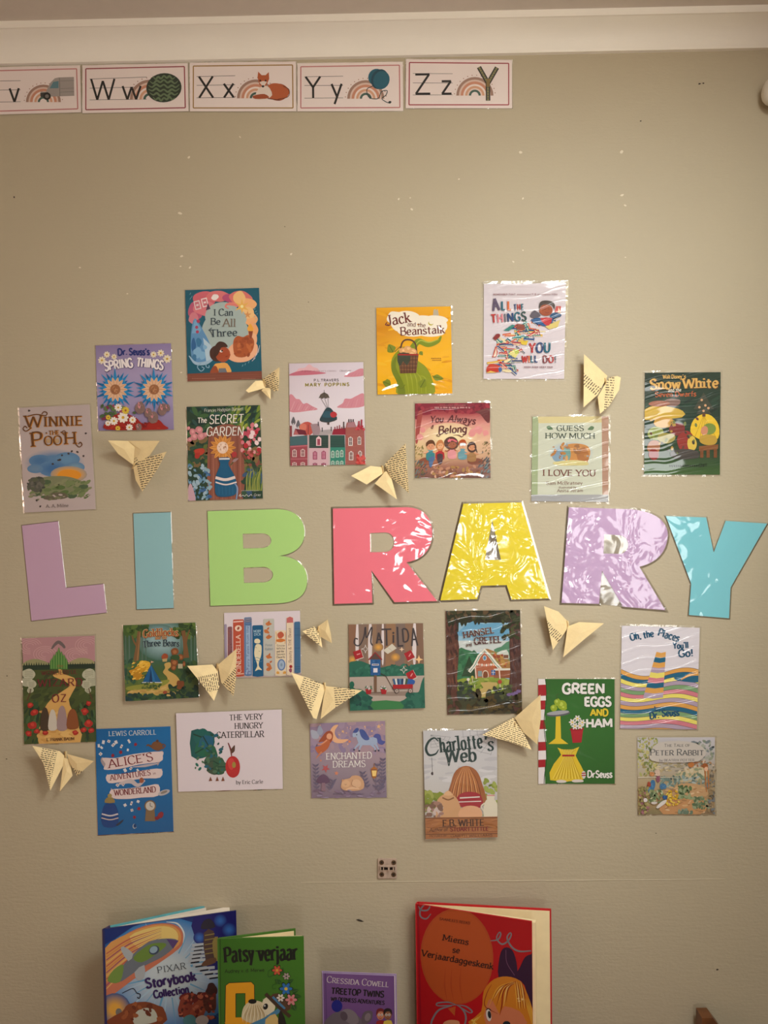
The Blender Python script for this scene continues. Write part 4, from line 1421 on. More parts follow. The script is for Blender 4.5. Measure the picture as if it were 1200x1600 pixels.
def bookpile():
    A = Art(V3, [(720, 45), (1148, 40), (1138, 540), (718, 540)], (200, 190, 196))
    A.see(745, 435, 895)
    R = random.Random(12)
    pal = [(168, 44, 44), (26, 94, 112), (36, 70, 124), (204, 160, 60), (190, 80, 50), (52, 120, 116), (150, 42, 60), (214, 196, 150), (44, 60, 96)]
    for cx, cy, wd, n in ((930, 520, 170, 6), (760, 560, 150, 5), (960, 580, 110, 5), (560, 590, 180, 6), (500, 640, 200, 6), (620, 640, 220, 8), (440, 700, 180, 7), (640, 690, 240, 9), (740, 690, 120, 6), (560, 740, 200, 7),
                          (380, 790, 220, 6), (500, 800, 180, 7), (340, 850, 120, 4), (360, 880, 140, 5), (480, 900, 130, 5), (360, 960, 200, 7), (300, 1030, 230, 7), (430, 1020, 140, 6), (360, 1090, 190, 6), (420, 1150, 130, 6)):
        for k in range(n):
            x, y = cx + R.uniform(-wd / 2, wd / 2), cy + R.uniform(-26, 26)
            w, h, a = R.uniform(70, 150), R.uniform(16, 34), R.choice([0, 0, 5, -8, 40, -30, 75])
            c = R.choice(pal)
            A.rbox(x, y, w, h, a, c)
            A.rbox(x, y + h * .3, w * .9, h * .22, a, (222, 208, 180))
    A.p([(330, 655), (440, 580), (480, 590), (400, 660)], (44, 120, 112))
    A.p([(500, 570), (590, 580), (600, 640), (495, 640)], (130, 66, 54))
    A.p([(120, 1170), (160, 1070), (300, 1100), (290, 1170)], (176, 50, 34), 2)
    A.e(290, 1140, 22, 34, (60, 90, 140))
    A.p([(110, 1185), (170, 1155), (250, 1180)], (206, 166, 80))
    A.p([(190, 990), (235, 845), (262, 925), (240, 985)], (176, 60, 48))
    A.p([(205, 985), (238, 870), (250, 930), (232, 980)], (214, 190, 170))
    A.p([(390, 940), (480, 880), (530, 920), (480, 1000)], (206, 196, 120))
    A.p([(460, 900), (520, 890), (525, 935), (480, 945)], (160, 170, 50))
    A.p([(540, 790), (640, 780), (620, 835), (560, 830)], (206, 176, 60))
    A.p([(850, 600), (1040, 520), (1010, 610), (900, 640)], (204, 184, 110))
    # reading child and bird
    A.p([(690, 545), (720, 500), (850, 500), (960, 520), (860, 600), (760, 570)], (36, 84, 132), 3)
    A.p([(790, 500), (940, 500), (900, 590), (850, 580)], (176, 46, 52), 2)
    A.p([(910, 470), (960, 430), (1050, 450), (1040, 480), (940, 500)], (30, 74, 112), 2)
    A.p([(970, 420), (990, 350), (1050, 350), (1045, 440)], (190, 84, 80))
    A.p([(1010, 430), (1020, 360), (1052, 440)], (220, 200, 180))
    A.p([(660, 470), (720, 400), (800, 470), (720, 500)], (90, 84, 94), 2)
    A.e(862, 400, 84, 72, (146, 70, 40))
    A.p([(775, 360), (790, 300), (850, 278), (930, 290), (972, 330), (965, 390), (940, 340), (860, 325), (800, 345), (785, 400)], (70, 62, 60), 3)
    A.e(800, 410, 16, 22, (160, 84, 52))
    A.s([(840, 385), (856, 390)], 7, (60, 34, 30), 0)
    A.s([(888, 385), (904, 388)], 7, (60, 34, 30), 0)
    A.s([(850, 425), (875, 436), (900, 428)], 6, (100, 40, 30))
    A.p([(188, 765), (215, 730), (240, 700), (280, 695), (290, 725), (250, 765), (225, 775), (200, 745)], (126, 38, 42), 3)
    T, Rd, Nv, Gy, Or, Pl = (26, 92, 110), (168, 44, 44), (36, 66, 110), (110, 106, 116), (196, 96, 52), (84, 72, 96)
    A.t('A', 205, 410, 282, 398, 150, Pl, 2.0, 1.2)
    A.t('LL', 308, 402, 428, 400, 110, None, 2.2, 1.6, cols=[T, Or], sp=5)
    A.t('THE', 462, 404, 585, 398, 76, None, 1.8, 1.3, cols=[Nv, Rd, T], sp=2.5)
    A.t('THINGS', 180, 560, 618, 525, 104, None, 2.0, 1.5, cols=[Rd, (200, 120, 130), Gy, Nv, T, (40, 70, 70)], sp=1.6, jit=.02)
    A.t('YOU', 652, 932, 915, 922, 118, None, 2.0, 1.4, cols=[Rd, Nv, T], sp=1.5, slant=.08)
    A.t('WILL', 566, 1056, 758, 1052, 86, None, 2.0, 1.4, cols=[Rd, Or, T, Nv], sp=2)
    A.t('DO!', 824, 1056, 990, 1052, 86, None, 1.7, 1.3, cols=[(120, 50, 60), Rd, Gy], sp=2)
    dk = (120, 60, 66)
    A.t('REMEMBER THAT', 205, 214, 480, 212, 18, dk, 2.2, sp=2)
    A.t("IT'S", 670, 212, 740, 212, 18, dk, 2.2, sp=2)
    A.t('YOU', 930, 212, 1004, 212, 18, dk, 2.2, sp=2)
    for k in range(14):
        A.s([(500 + k * 12, 206), (506 + k * 12, 206)], 12, dk, 0)
        A.s([(756 + k * 12, 206), (762 + k * 12, 206)], 12, dk, 0)
    for k in range(30):
        if k % 8 != 7:
            A.s([(590 + k * 12, 1112), (597 + k * 12, 1111)], 15, (110, 50, 60), 0)
    cover(A, 'white streaky laminated cover with a curving heap of books, topmost right', STREAK, 4.0)


def belong():
    A = Art(V3, [(362, 668), (752, 664), (755, 1056), (362, 1056)], (206, 148, 134))
    A.see(640, 620, 775)
    A.g([(0, (116, 34, 50), (110, 34, 50)), (.14, (150, 60, 66), (150, 62, 66)), (.28, (204, 136, 126), (198, 134, 124)), (.5, (212, 180, 140), (206, 166, 138)), (.7, (196, 166, 120), (190, 150, 120)), (.85, (150, 98, 80), (140, 96, 84)), (1, (110, 70, 60), (96, 66, 62))])
    A.soft(560, 560, 380, 200, (226, 206, 160), (208, 170, 138), .3)
    for x, y, rx, ry in ((200, 180, 130, 80), (400, 140, 160, 60), (620, 140, 150, 56), (840, 160, 160, 70), (1040, 180, 110, 80), (100, 200, 60, 110)):
        A.b(x, y, rx, ry, (124, 36, 52), 2, .14)
    A.dabs(90, 95, 1110, 220, 60, [(104, 28, 44), (146, 50, 62), (130, 40, 54)], 16, 34, 3, 1.3)
    A.p([(80, 600), (110, 240), (180, 200), (150, 420), (110, 640)], (150, 66, 62), 3)
    A.p([(1110, 160), (1000, 180), (900, 210), (980, 240), (1050, 330), (1110, 360)], (98, 46, 48), 2)
    for x, y, r in ((140, 560, 46), (180, 460, 36), (960, 460, 60), (1060, 500, 44), (870, 500, 50)):
        A.b(x, y, r, r, (206, 134, 132), 4, .2)
    A.b(210, 900, 90, 56, (132, 74, 54), 1, .1)
    A.b(330, 910, 90, 40, (148, 88, 64), 1, .1)
    A.b(920, 900, 120, 46, (122, 72, 56), 1, .1)
    A.dabs(80, 890, 240, 1120, 44, [(70, 84, 88), (96, 108, 106), (84, 72, 66), (112, 96, 60)], 14, 34, 5, 3, -50)
    A.dabs(960, 850, 1110, 1120, 44, [(70, 84, 92), (106, 120, 124), (86, 70, 66)], 14, 34, 6, 3, -40)
    A.dabs(300, 960, 980, 1120, 70, [(150, 96, 72), (176, 124, 98), (118, 74, 58), (196, 150, 124), (160, 120, 70)], 16, 34, 7)
    A.dabs(80, 690, 190, 850, 24, [(120, 108, 56), (146, 124, 70)], 10, 24, 8, 3, -60)
    A.dabs(1010, 620, 1110, 800, 24, [(120, 108, 66), (104, 84, 60)], 10, 24, 9, 3, -60)
    SK = (204, 140, 104)
    kids = [(292, 680, 60, 62, SK, (92, 56, 34), (52, 120, 128)), (425, 670, 44, 56, (212, 156, 112), (186, 118, 70), (166, 42, 46)), (590, 655, 62, 62, (150, 84, 58), (88, 56, 48), (206, 136, 140)),
            (735, 665, 52, 56, (208, 156, 124), (166, 70, 28), (96, 140, 150)), (865, 695, 52, 52, (196, 132, 96), (70, 48, 44), (150, 110, 70))]
    for x, y, rx, ry, sk, hr, bd in kids:
        A.p([(x - 52, y + 200), (x - 62, y + 120), (x - 34, y + 62), (x + 34, y + 62), (x + 56, y + 120), (x + 50, y + 200)], bd, 3)
        A.s([(x - 30, y + 76), (x - 70, y + 100), (x - 100, y + 92)], [20, 16, 12], sk)
        A.s([(x + 30, y + 76), (x + 66, y + 102), (x + 96, y + 94)], [20, 16, 12], sk)
        if x == 590:
            A.b(x - 10, y - 10, 98, 92, hr, 1, .06)
        elif x in (425, 865):
            A.b(x, y + 6, rx + 14, ry + 20, hr, 1, .06)
        A.e(x, y, rx, ry, sk)
        A.p([(x - rx - 4, y + 4), (x - rx, y - ry * .7), (x - rx * .3, y - ry * 1.25), (x + rx * .6, y - ry * 1.2), (x + rx + 4, y - ry * .3), (x + rx * .9, y), (x + rx * .5, y - ry * .45), (x - rx * .4, y - ry * .35), (x - rx * .8, y + 6)], hr, 3)
        for d in (-.32, .32):
            A.e(x + rx * d, y + 4, 5, 6, (50, 32, 30), n=8)
        A.s([(x - 14, y + 28), (x, y + 34), (x + 14, y + 28)], 4, (140, 60, 54))
    A.s([(530, 620), (590, 596), (655, 625)], 22, (204, 92, 104))
    A.star(556, 606, 30, (214, 112, 124), 5, .5)
    A.p([(700, 645), (775, 645), (772, 685), (738, 676), (704, 686)], (206, 210, 214), 2)
    A.s([(905, 690), (925, 740), (940, 775)], [20, 18, 6], (70, 48, 44))
    A.p([(270, 850), (350, 830), (330, 900), (300, 980), (275, 960)], (70, 100, 140), 3)
    A.p([(380, 800), (460, 800), (450, 920), (400, 930)], (70, 52, 60), 2)
    ink = (84, 34, 42)
    A.t('You', 285, 358, 468, 352, 92, ink, 1.5, 1.1, slant=.18)
    A.t('Always', 530, 348, 908, 384, 96, ink, 1.5, 1.1, slant=.18, bow=10)
    A.t('Belong', 400, 520, 795, 494, 106, ink, 1.6, 1.1, slant=.14, bow=4)
    A.s([(690, 362), (760, 380), (800, 404), (850, 380)], [4, 11, 4], ink)
    A.s([(606, 534), (680, 534), (730, 556), (780, 490)], [4, 11, 5], ink)
    A.s([(330, 400), (318, 440), (300, 430), (330, 390)], 9, ink)
    A.s([(392, 520), (378, 540), (410, 548), (430, 520)], 9, ink)
    for k in range(38):
        if k % 9 not in (5, 8):
            A.s([(348 + k * 13, 152), (356 + k * 13, 151)], 22, (196, 140, 140), 0)
        if k < 28:
            A.s([(415 + k * 13, 117), (424 + k * 13, 117)], 7, (176, 110, 112), 0)
    cover(A, 'square rose book cover with five children in a row and a maroon leafy top', STREAK, 3.2)


def guess():
    A = Art(V4, [(42, 392), (462, 390), (460, 862), (36, 858)], (184, 186, 168))
    A.p([(36, 390), (76, 392), (70, 860), (34, 860)], (146, 158, 122))
    A.p([(70, 390), (464, 388), (463, 424), (76, 428)], (194, 180, 132))
    A.p([(424, 390), (464, 388), (462, 864), (428, 864)], (160, 124, 104))
    A.p([(36, 822), (462, 822), (462, 866), (34, 866)], (150, 150, 152))
    A.soft(255, 590, 130, 66, (150, 166, 178), (184, 186, 168), .6)
    A.b(272, 590, 88, 52, (178, 122, 66), 3, .12)
    A.b(190, 606, 40, 34, (118, 142, 160), 3, .12)
    A.b(232, 598, 22, 40, (104, 140, 134), 3, .12)
    A.b(320, 606, 34, 46, (154, 98, 54), 3, .12)
    A.dabs(150, 545, 350, 630, 30, [(190, 140, 86), (140, 96, 60), (166, 112, 60), (128, 146, 158)], 7, 18, 4, 2.2)
    A.b(250, 648, 110, 16, (190, 178, 120), 5, .15)
    ink, rd = (54, 66, 56), (104, 58, 50)
    A.leaf(120, 448, 38, 22, 20, (84, 110, 80))
    A.leaf(382, 450, 38, 22, 160, (84, 110, 80))
    A.t('GUESS', 176, 470, 325, 470, 29, ink, 1.9, .7, 2)
    A.t('HOW MUCH', 113, 512, 386, 513, 30, ink, 1.9, .7, 2)
    A.t('I LOVE YOU', 98, 718, 390, 720, 34, rd, 1.9, .7, 2)
    A.t('Sam McBratney', 118, 767, 318, 766, 18, rd, 1.4, .7, 1.4)
    A.t('illustrated by', 186, 788, 284, 786, 11, rd, 1.4, .8, 0)
    A.t('Anita Jeram', 178, 808, 320, 806, 16, rd, 1.4, .7, 1.4)
    cover(A, 'pale green streaky laminated cover with a tan mound, above the lilac R', STREAK, 3.4)


def woodhall():
    A = Art(V4, [(662, 150), (1080, 146), (1076, 712), (658, 712)], (28, 50, 40))
    A.g([(0, (26, 44, 38), (34, 54, 44)), (.5, (30, 56, 46), (28, 50, 40)), (.8, (40, 66, 42), (36, 60, 40)), (1, (58, 88, 44), (54, 86, 44))])
    A.dabs(664, 290, 1075, 380, 24, [(36, 62, 50), (26, 44, 40)], 16, 40, 2, 4, -30)
    gd = (204, 160, 88)
    for c, w, d in (((96, 60, 34), 3.0, 3), (gd, 2.2, 0)):
        A.t('Snow', 690 + d, 241 + d, 858 + d, 236 + d, 54, c, w, .9, 3.4, nib=35)
        A.t('White', 872 + d, 236 + d, 1066 + d, 230 + d, 54, c, w, .9, 3.4, nib=35)
    A.t('Walt Disney', 762, 182, 866, 180, 20, gd, 2, .9, 2, nib=35)
    A.t("'s", 870, 180, 888, 180, 20, gd, 2, .9, 0, nib=35)
    A.t('and the', 790, 254, 862, 252, 18, (214, 206, 190), 1.8, .8, 0, nib=35)
    A.t('Seven Dwarfs', 718, 283, 944, 279, 27, (168, 84, 48), 2, .9, 2.4, nib=35)
    # yellow bell tent, red and olive barrels, logs: plain shapes in the same places
    A.p([(912, 470), (930, 410), (980, 378), (1030, 388), (1068, 440), (1066, 510), (1010, 530), (940, 505)], (216, 178, 46), 3)
    for k in range(5):
        A.s([(985, 385), (935 + k * 30, 510)], [2, 7, 3], (176, 136, 30), 0)
    A.p([(930, 350), (960, 300), (985, 258), (1010, 300), (1042, 350), (1010, 352), (1030, 378), (945, 378), (962, 352)], (58, 62, 52))
    A.r(978, 372, 996, 392, (86, 58, 40))
    for x, y in ((975, 300), (995, 330), (962, 340), (1012, 345), (985, 360)):
        A.e(x, y, 7, 7, (196, 150, 110), n=8)
    A.p([(664, 350), (730, 330), (810, 340), (870, 360), (866, 396), (664, 410)], (190, 156, 62), 2)
    A.b(815, 315, 46, 22, (124, 96, 88), 2, .12)
    A.b(740, 320, 60, 16, (150, 96, 80), 2, .12)
    A.b(765, 425, 62, 32, (186, 142, 66), 2, .12)
    A.b(840, 460, 44, 36, (116, 44, 44), 2, .1)
    A.b(722, 485, 44, 36, (128, 138, 66), 2, .1)
    A.b(780, 510, 52, 30, (150, 138, 72), 2, .1)
    A.b(885, 530, 48, 58, (134, 44, 40), 2, .08)
    A.b(922, 540, 26, 40, (200, 170, 70), 2, .1)
    A.b(712, 560, 36, 40, (150, 96, 66), 2, .1)
    A.b(710, 600, 28, 30, (128, 40, 36), 2, .1)
    A.p([(800, 590), (860, 570), (950, 580), (955, 620), (830, 626)], (62, 58, 56), 2)
    A.b(1020, 460, 36, 32, (112, 132, 60), 2, .1)
    A.b(990, 470, 20, 26, (190, 128, 96), 2, .1)
    A.b(1010, 520, 46, 32, (176, 142, 56), 2, .1)
    A.p([(960, 555), (1066, 545), (1064, 570), (960, 582)], (124, 76, 40))
    for x in (975, 1010, 1050):
        A.r(x - 9, 570, x + 9, 618, (112, 66, 36))
    A.dabs(670, 400, 960, 600, 26, [(92, 52, 44), (170, 136, 70), (104, 112, 60), (58, 50, 44)], 6, 13, 6)
    for k in range(16):
        A.s([(800 + k * 12, 664), (807 + k * 12, 662)], 10, (26, 44, 30), 0)
    A.t('Dell', 960, 668, 1004, 666, 18, (26, 44, 30), 1.4)
    cover(A, 'dark green streaky laminated cover with a gold blackletter title', STREAK, 3.0)


def emerald():
    A = Art(V8, [(120, 203), (522, 188), (532, 772), (134, 787)], (66, 78, 44))
    A.p([(120, 200), (522, 185), (526, 330), (128, 345)], (172, 128, 132))
    for k in range(16):
        R = 18 + (k % 4) * 12
        cx, cy = (165, 245) if k < 4 else (480, 240) if k < 8 else (250, 290) if k < 12 else (420, 300)
        pts = [(cx + R * math.cos(a * .5) * (1.2), cy + R * .8 * math.sin(a * .5)) for a in range(3, 13)]
        A.s(pts, 2.4, (196, 156, 156), 1)
    A.p([(282, 258), (300, 228), (322, 214), (345, 226), (362, 250), (352, 258), (322, 232), (292, 260)], (104, 92, 92), 2)
    A.p([(125, 345), (160, 322), (215, 318), (290, 350), (290, 372), (125, 375)], (142, 140, 100), 3)
    A.p([(360, 350), (430, 312), (500, 318), (528, 345), (528, 365), (360, 370)], (150, 144, 104), 3)
    A.p([(125, 352), (528, 342), (528, 385), (128, 390)], (40, 56, 44))
    for k in range(30):
        A.p([(128 + k * 13.4, 362), (134 + k * 13.4, 338 - (k * 7) % 9), (141 + k * 13.4, 362)], (36, 52, 42))
    for x, h, w in ((284, 60, 8), (298, 84, 9), (312, 100, 10), (325, 122, 11), (340, 100, 10), (354, 84, 9), (366, 60, 8)):
        A.p([(x - w, 372), (x - w, 372 - h * .7), (x, 372 - h), (x + w, 372 - h * .7), (x + w, 372)], (70, 118, 58))
        A.s([(x, 372 - h * .9), (x, 370)], 4, (116, 150, 80), 0)
    A.p([(128, 378), (530, 368), (534, 775), (134, 790)], (68, 80, 44))
    A.dabs(135, 400, 530, 600, 70, [(60, 72, 40), (78, 88, 48), (56, 66, 42)], 14, 34, 4, 2.6, 150)
    rd = (206, 160, 92)
    A.p([(322, 372), (345, 378), (348, 398), (410, 420), (418, 470), (380, 540), (400, 600), (430, 680), (444, 775), (216, 785), (222, 680), (240, 600), (290, 530), (380, 470), (360, 440), (300, 415), (296, 400), (326, 390)], rd, 2)
    A.dabs(235, 600, 430, 770, 40, [(196, 146, 80), (216, 174, 106)], 12, 30, 5, 3, 0)
    for sx, xs in ((1, (160, 150, 175, 168)), (-1, (492, 505, 478, 486))):
        for x, y, r in zip(xs, (400, 440, 455, 488), (38, 34, 26, 18)):
            A.b(x, y, r, r * .85, (178, 176, 152), 3, .12)
            for k in range(5):
                A.s([(x - r * .6, y - r * .5 + k * r * .25), (x, y - r * .4 + k * r * .25), (x + r * .6, y - r * .5 + k * r * .25)], 2, (120, 120, 98))
    A.s([(150, 545), (165, 510), (170, 480)], [8, 6, 4], (84, 62, 44))
    A.s([(510, 540), (498, 505), (490, 475)], [8, 6, 4], (84, 62, 44))
    A.dabs(138, 560, 215, 775, 40, [(52, 78, 50), (70, 96, 60), (40, 60, 44)], 10, 30, 6, 3.4, -70)
    A.dabs(445, 560, 530, 770, 40, [(52, 78, 50), (70, 96, 60), (40, 60, 44)], 10, 30, 7, 3.4, -110)
    for x, y, r in ((168, 570, 18), (192, 610, 20), (180, 680, 22), (205, 714, 16), (160, 728, 18), (250, 722, 16), (490, 560, 15), (470, 606, 20), (490, 668, 22), (505, 710, 16), (464, 706, 16), (418, 722, 16)):
        A.b(x, y, r, r * .9, (162, 44, 38), 2, .2)
        A.b(x, y - 3, r * .5, r * .4, (190, 66, 54), 2, .2)
    # four standing stones on the road
    for x, y, w, h, c in ((250, 645, 24, 60, (70, 56, 44)), (292, 650, 22, 54, (196, 186, 172)), (344, 640, 26, 64, (152, 128, 128)), (402, 645, 30, 52, (132, 76, 44))):
        A.p([(x - w, y + h), (x - w * .9, y - h * .3), (x - w * .3, y - h), (x + w * .5, y - h * .9), (x + w, y), (x + w, y + h)], c, 3)
    mr = (112, 40, 48)
    A.t('the', 318, 362, 350, 360, 16, (150, 90, 60), 1, .7)
    A.t('WONDERFUL', 232, 404, 430, 398, 22, mr, 1.3, .5, 2, sp=2)
    A.t('WIZARD', 212, 468, 456, 462, 40, mr, 1.5, .5, 2, sp=2)
    A.t('of', 322, 500, 340, 499, 16, mr, 1, .7)
    A.t('OZ', 290, 554, 368, 552, 44, mr, 1.5, .5, 2, sp=2)
    A.t('L. FRANK BAUM', 260, 768, 412, 762, 16, (70, 40, 34), 1.7, .8, 1.4)
    cover(A, 'green book cover with a yellow winding road, red poppies and green spires', CALM, 2.6)


def forest_path():
    A = Art((185, 965, 135 / 1200), [(62, 108), (1072, 68), (1118, 1108), (100, 1162)], (58, 84, 56))
    A.g([(0, (56, 80, 40), (50, 74, 36)), (.25, (58, 88, 64), (52, 80, 56)), (.5, (62, 96, 76), (50, 84, 64)), (.62, (70, 96, 54), (52, 80, 46)), (.85, (92, 108, 52), (60, 78, 44)), (1, (30, 58, 46), (26, 52, 42))])
    A.soft(600, 300, 360, 300, (140, 168, 172), (62, 98, 86), .35)
    A.soft(560, 180, 200, 90, (110, 140, 150), (80, 110, 100), .3)
    A.dabs(60, 80, 400, 260, 40, [(62, 88, 42), (84, 106, 50), (46, 70, 40)], 30, 70, 2)
    A.dabs(780, 70, 1080, 260, 40, [(62, 88, 42), (84, 106, 50), (42, 66, 38)], 30, 70, 3)
    for x, w in ((150, 20), (100, 14), (330, 16), (1010, 16), (1060, 14), (380, 12), (870, 12)):
        A.s([(x, 250), (x + 4, 600)], w, (80, 104, 92), 0)
    A.s([(290, 190), (270, 400), (240, 640)], [46, 56, 84], (116, 84, 54))
    A.s([(190, 250), (215, 330), (262, 400)], [14, 22, 30], (116, 84, 54))
    A.s([(300, 200), (282, 420), (262, 620)], [8, 14, 18], (146, 110, 72))
    A.s([(900, 180), (925, 350), (945, 560)], [56, 52, 80], (112, 78, 48))
    A.s([(990, 170), (955, 270), (935, 380)], [14, 22, 28], (112, 78, 48))
    A.dabs(70, 600, 420, 900, 70, [(48, 84, 62), (66, 100, 58), (40, 72, 60), (88, 108, 56)], 24, 56, 4)
    A.dabs(860, 600, 1110, 880, 50, [(44, 74, 50), (58, 84, 46), (36, 62, 44)], 24, 56, 5)
    pa = (186, 152, 86)
    A.p([(640, 640), (720, 620), (730, 680), (690, 730), (800, 800), (850, 900), (700, 1000), (600, 1080), (160, 1070), (180, 1010), (520, 980), (660, 900), (680, 830), (620, 760), (650, 700)], pa, 3)
    A.p([(130, 960), (420, 910), (700, 860), (640, 940), (380, 990), (140, 1010)], (132, 134, 58), 3)
    A.dabs(180, 980, 820, 1080, 30, [(196, 164, 100), (170, 136, 74), (150, 140, 66)], 20, 50, 6, 3, 0)
    A.dabs(90, 1060, 1110, 1160, 70, [(26, 56, 50), (40, 74, 54), (66, 96, 56), (30, 62, 66)], 22, 48, 7)
    A.dabs(700, 960, 1110, 1100, 50, [(30, 58, 44), (58, 80, 44), (24, 50, 46)], 22, 50, 8)
    # cottage, blue bell flowers with a golden bush behind, brown tree stumps
    A.p([(600, 540), (640, 495), (690, 520), (680, 570), (620, 580)], (150, 72, 44), 2)
    A.p([(610, 575), (680, 565), (676, 610), (616, 612)], (176, 150, 100))
    for x, y, rx, ry, c in ((520, 540, 62, 64, (208, 158, 46)), (440, 590, 80, 54, (196, 142, 38)), (370, 640, 84, 56, (186, 130, 34)), (400, 690, 60, 60, (176, 124, 36)), (470, 530, 50, 50, (220, 172, 60))):
        A.b(x - 130, y + 120, rx, ry, c, 2, .16)
    A.dabs(180, 620, 430, 860, 40, [(216, 168, 60), (176, 122, 30), (226, 184, 84)], 14, 32, 9, 3, -30)
    A.p([(455, 650), (340, 900), (600, 900)], (22, 84, 132))
    A.p([(455, 650), (440, 900), (520, 900)], (36, 104, 152))
    A.p([(455, 700), (428, 900), (478, 900)], (14, 50, 88))
    A.s([(330, 900), (610, 900)], 10, (206, 208, 206), 0)
    A.s([(455, 655), (455, 600)], 8, (110, 80, 50), 0)
    A.p([(455, 600), (500, 614), (455, 630)], (206, 160, 130))
    A.dabs(330, 900, 610, 990, 24, [(96, 110, 54), (60, 84, 48)], 12, 26, 3)
    for x, y, rx, ry in ((785, 470, 50, 54), (870, 545, 44, 42), (780, 620, 50, 60), (770, 690, 40, 40), (915, 640, 20, 40)):
        A.b(x, y, rx, ry, (122, 70, 40), 2, .1)
        A.b(x, y + 4, rx * .55, ry * .5, (156, 98, 60), 2, .1)
    A.b(790, 550, 60, 40, (44, 74, 44), 2, .1)
    A.r(830, 640, 895, 705, (170, 160, 130))
    for x, y, rx, ry in ((845, 910, 32, 38), (890, 920, 26, 44), (850, 965, 34, 30)):
        A.b(x, y, rx, ry, (112, 62, 36), 2, .1)
    A.b(650, 1035, 30, 22, (146, 70, 50), 2, .1)
    for c, w, d in (((216, 196, 140), 2.6, 0), ((150, 82, 50), 1.9, 2)):
        A.t('Goldilocks', 350 + d, 282 + d, 832 + d, 258 + d, 108, c, w, .8, 1.8, bow=18)
        A.t('and the', 516 + d, 300 + d, 676 + d, 294 + d, 48, c, w - .3, .8, 1.2)
    for c, w in (((176, 196, 190), 2.7), ((22, 48, 62), 2.0)):
        A.t('Three', 350, 416, 592, 390, 88, c, w, .9, 1.8, bow=6)
        A.t('Bears', 626, 396, 846, 402, 88, c, w, .9, 1.8, bow=6)
    cover(A, 'square forest book cover with a sandy path, its edge under a paper butterfly', CALM, 1.4, (1.5, 9))


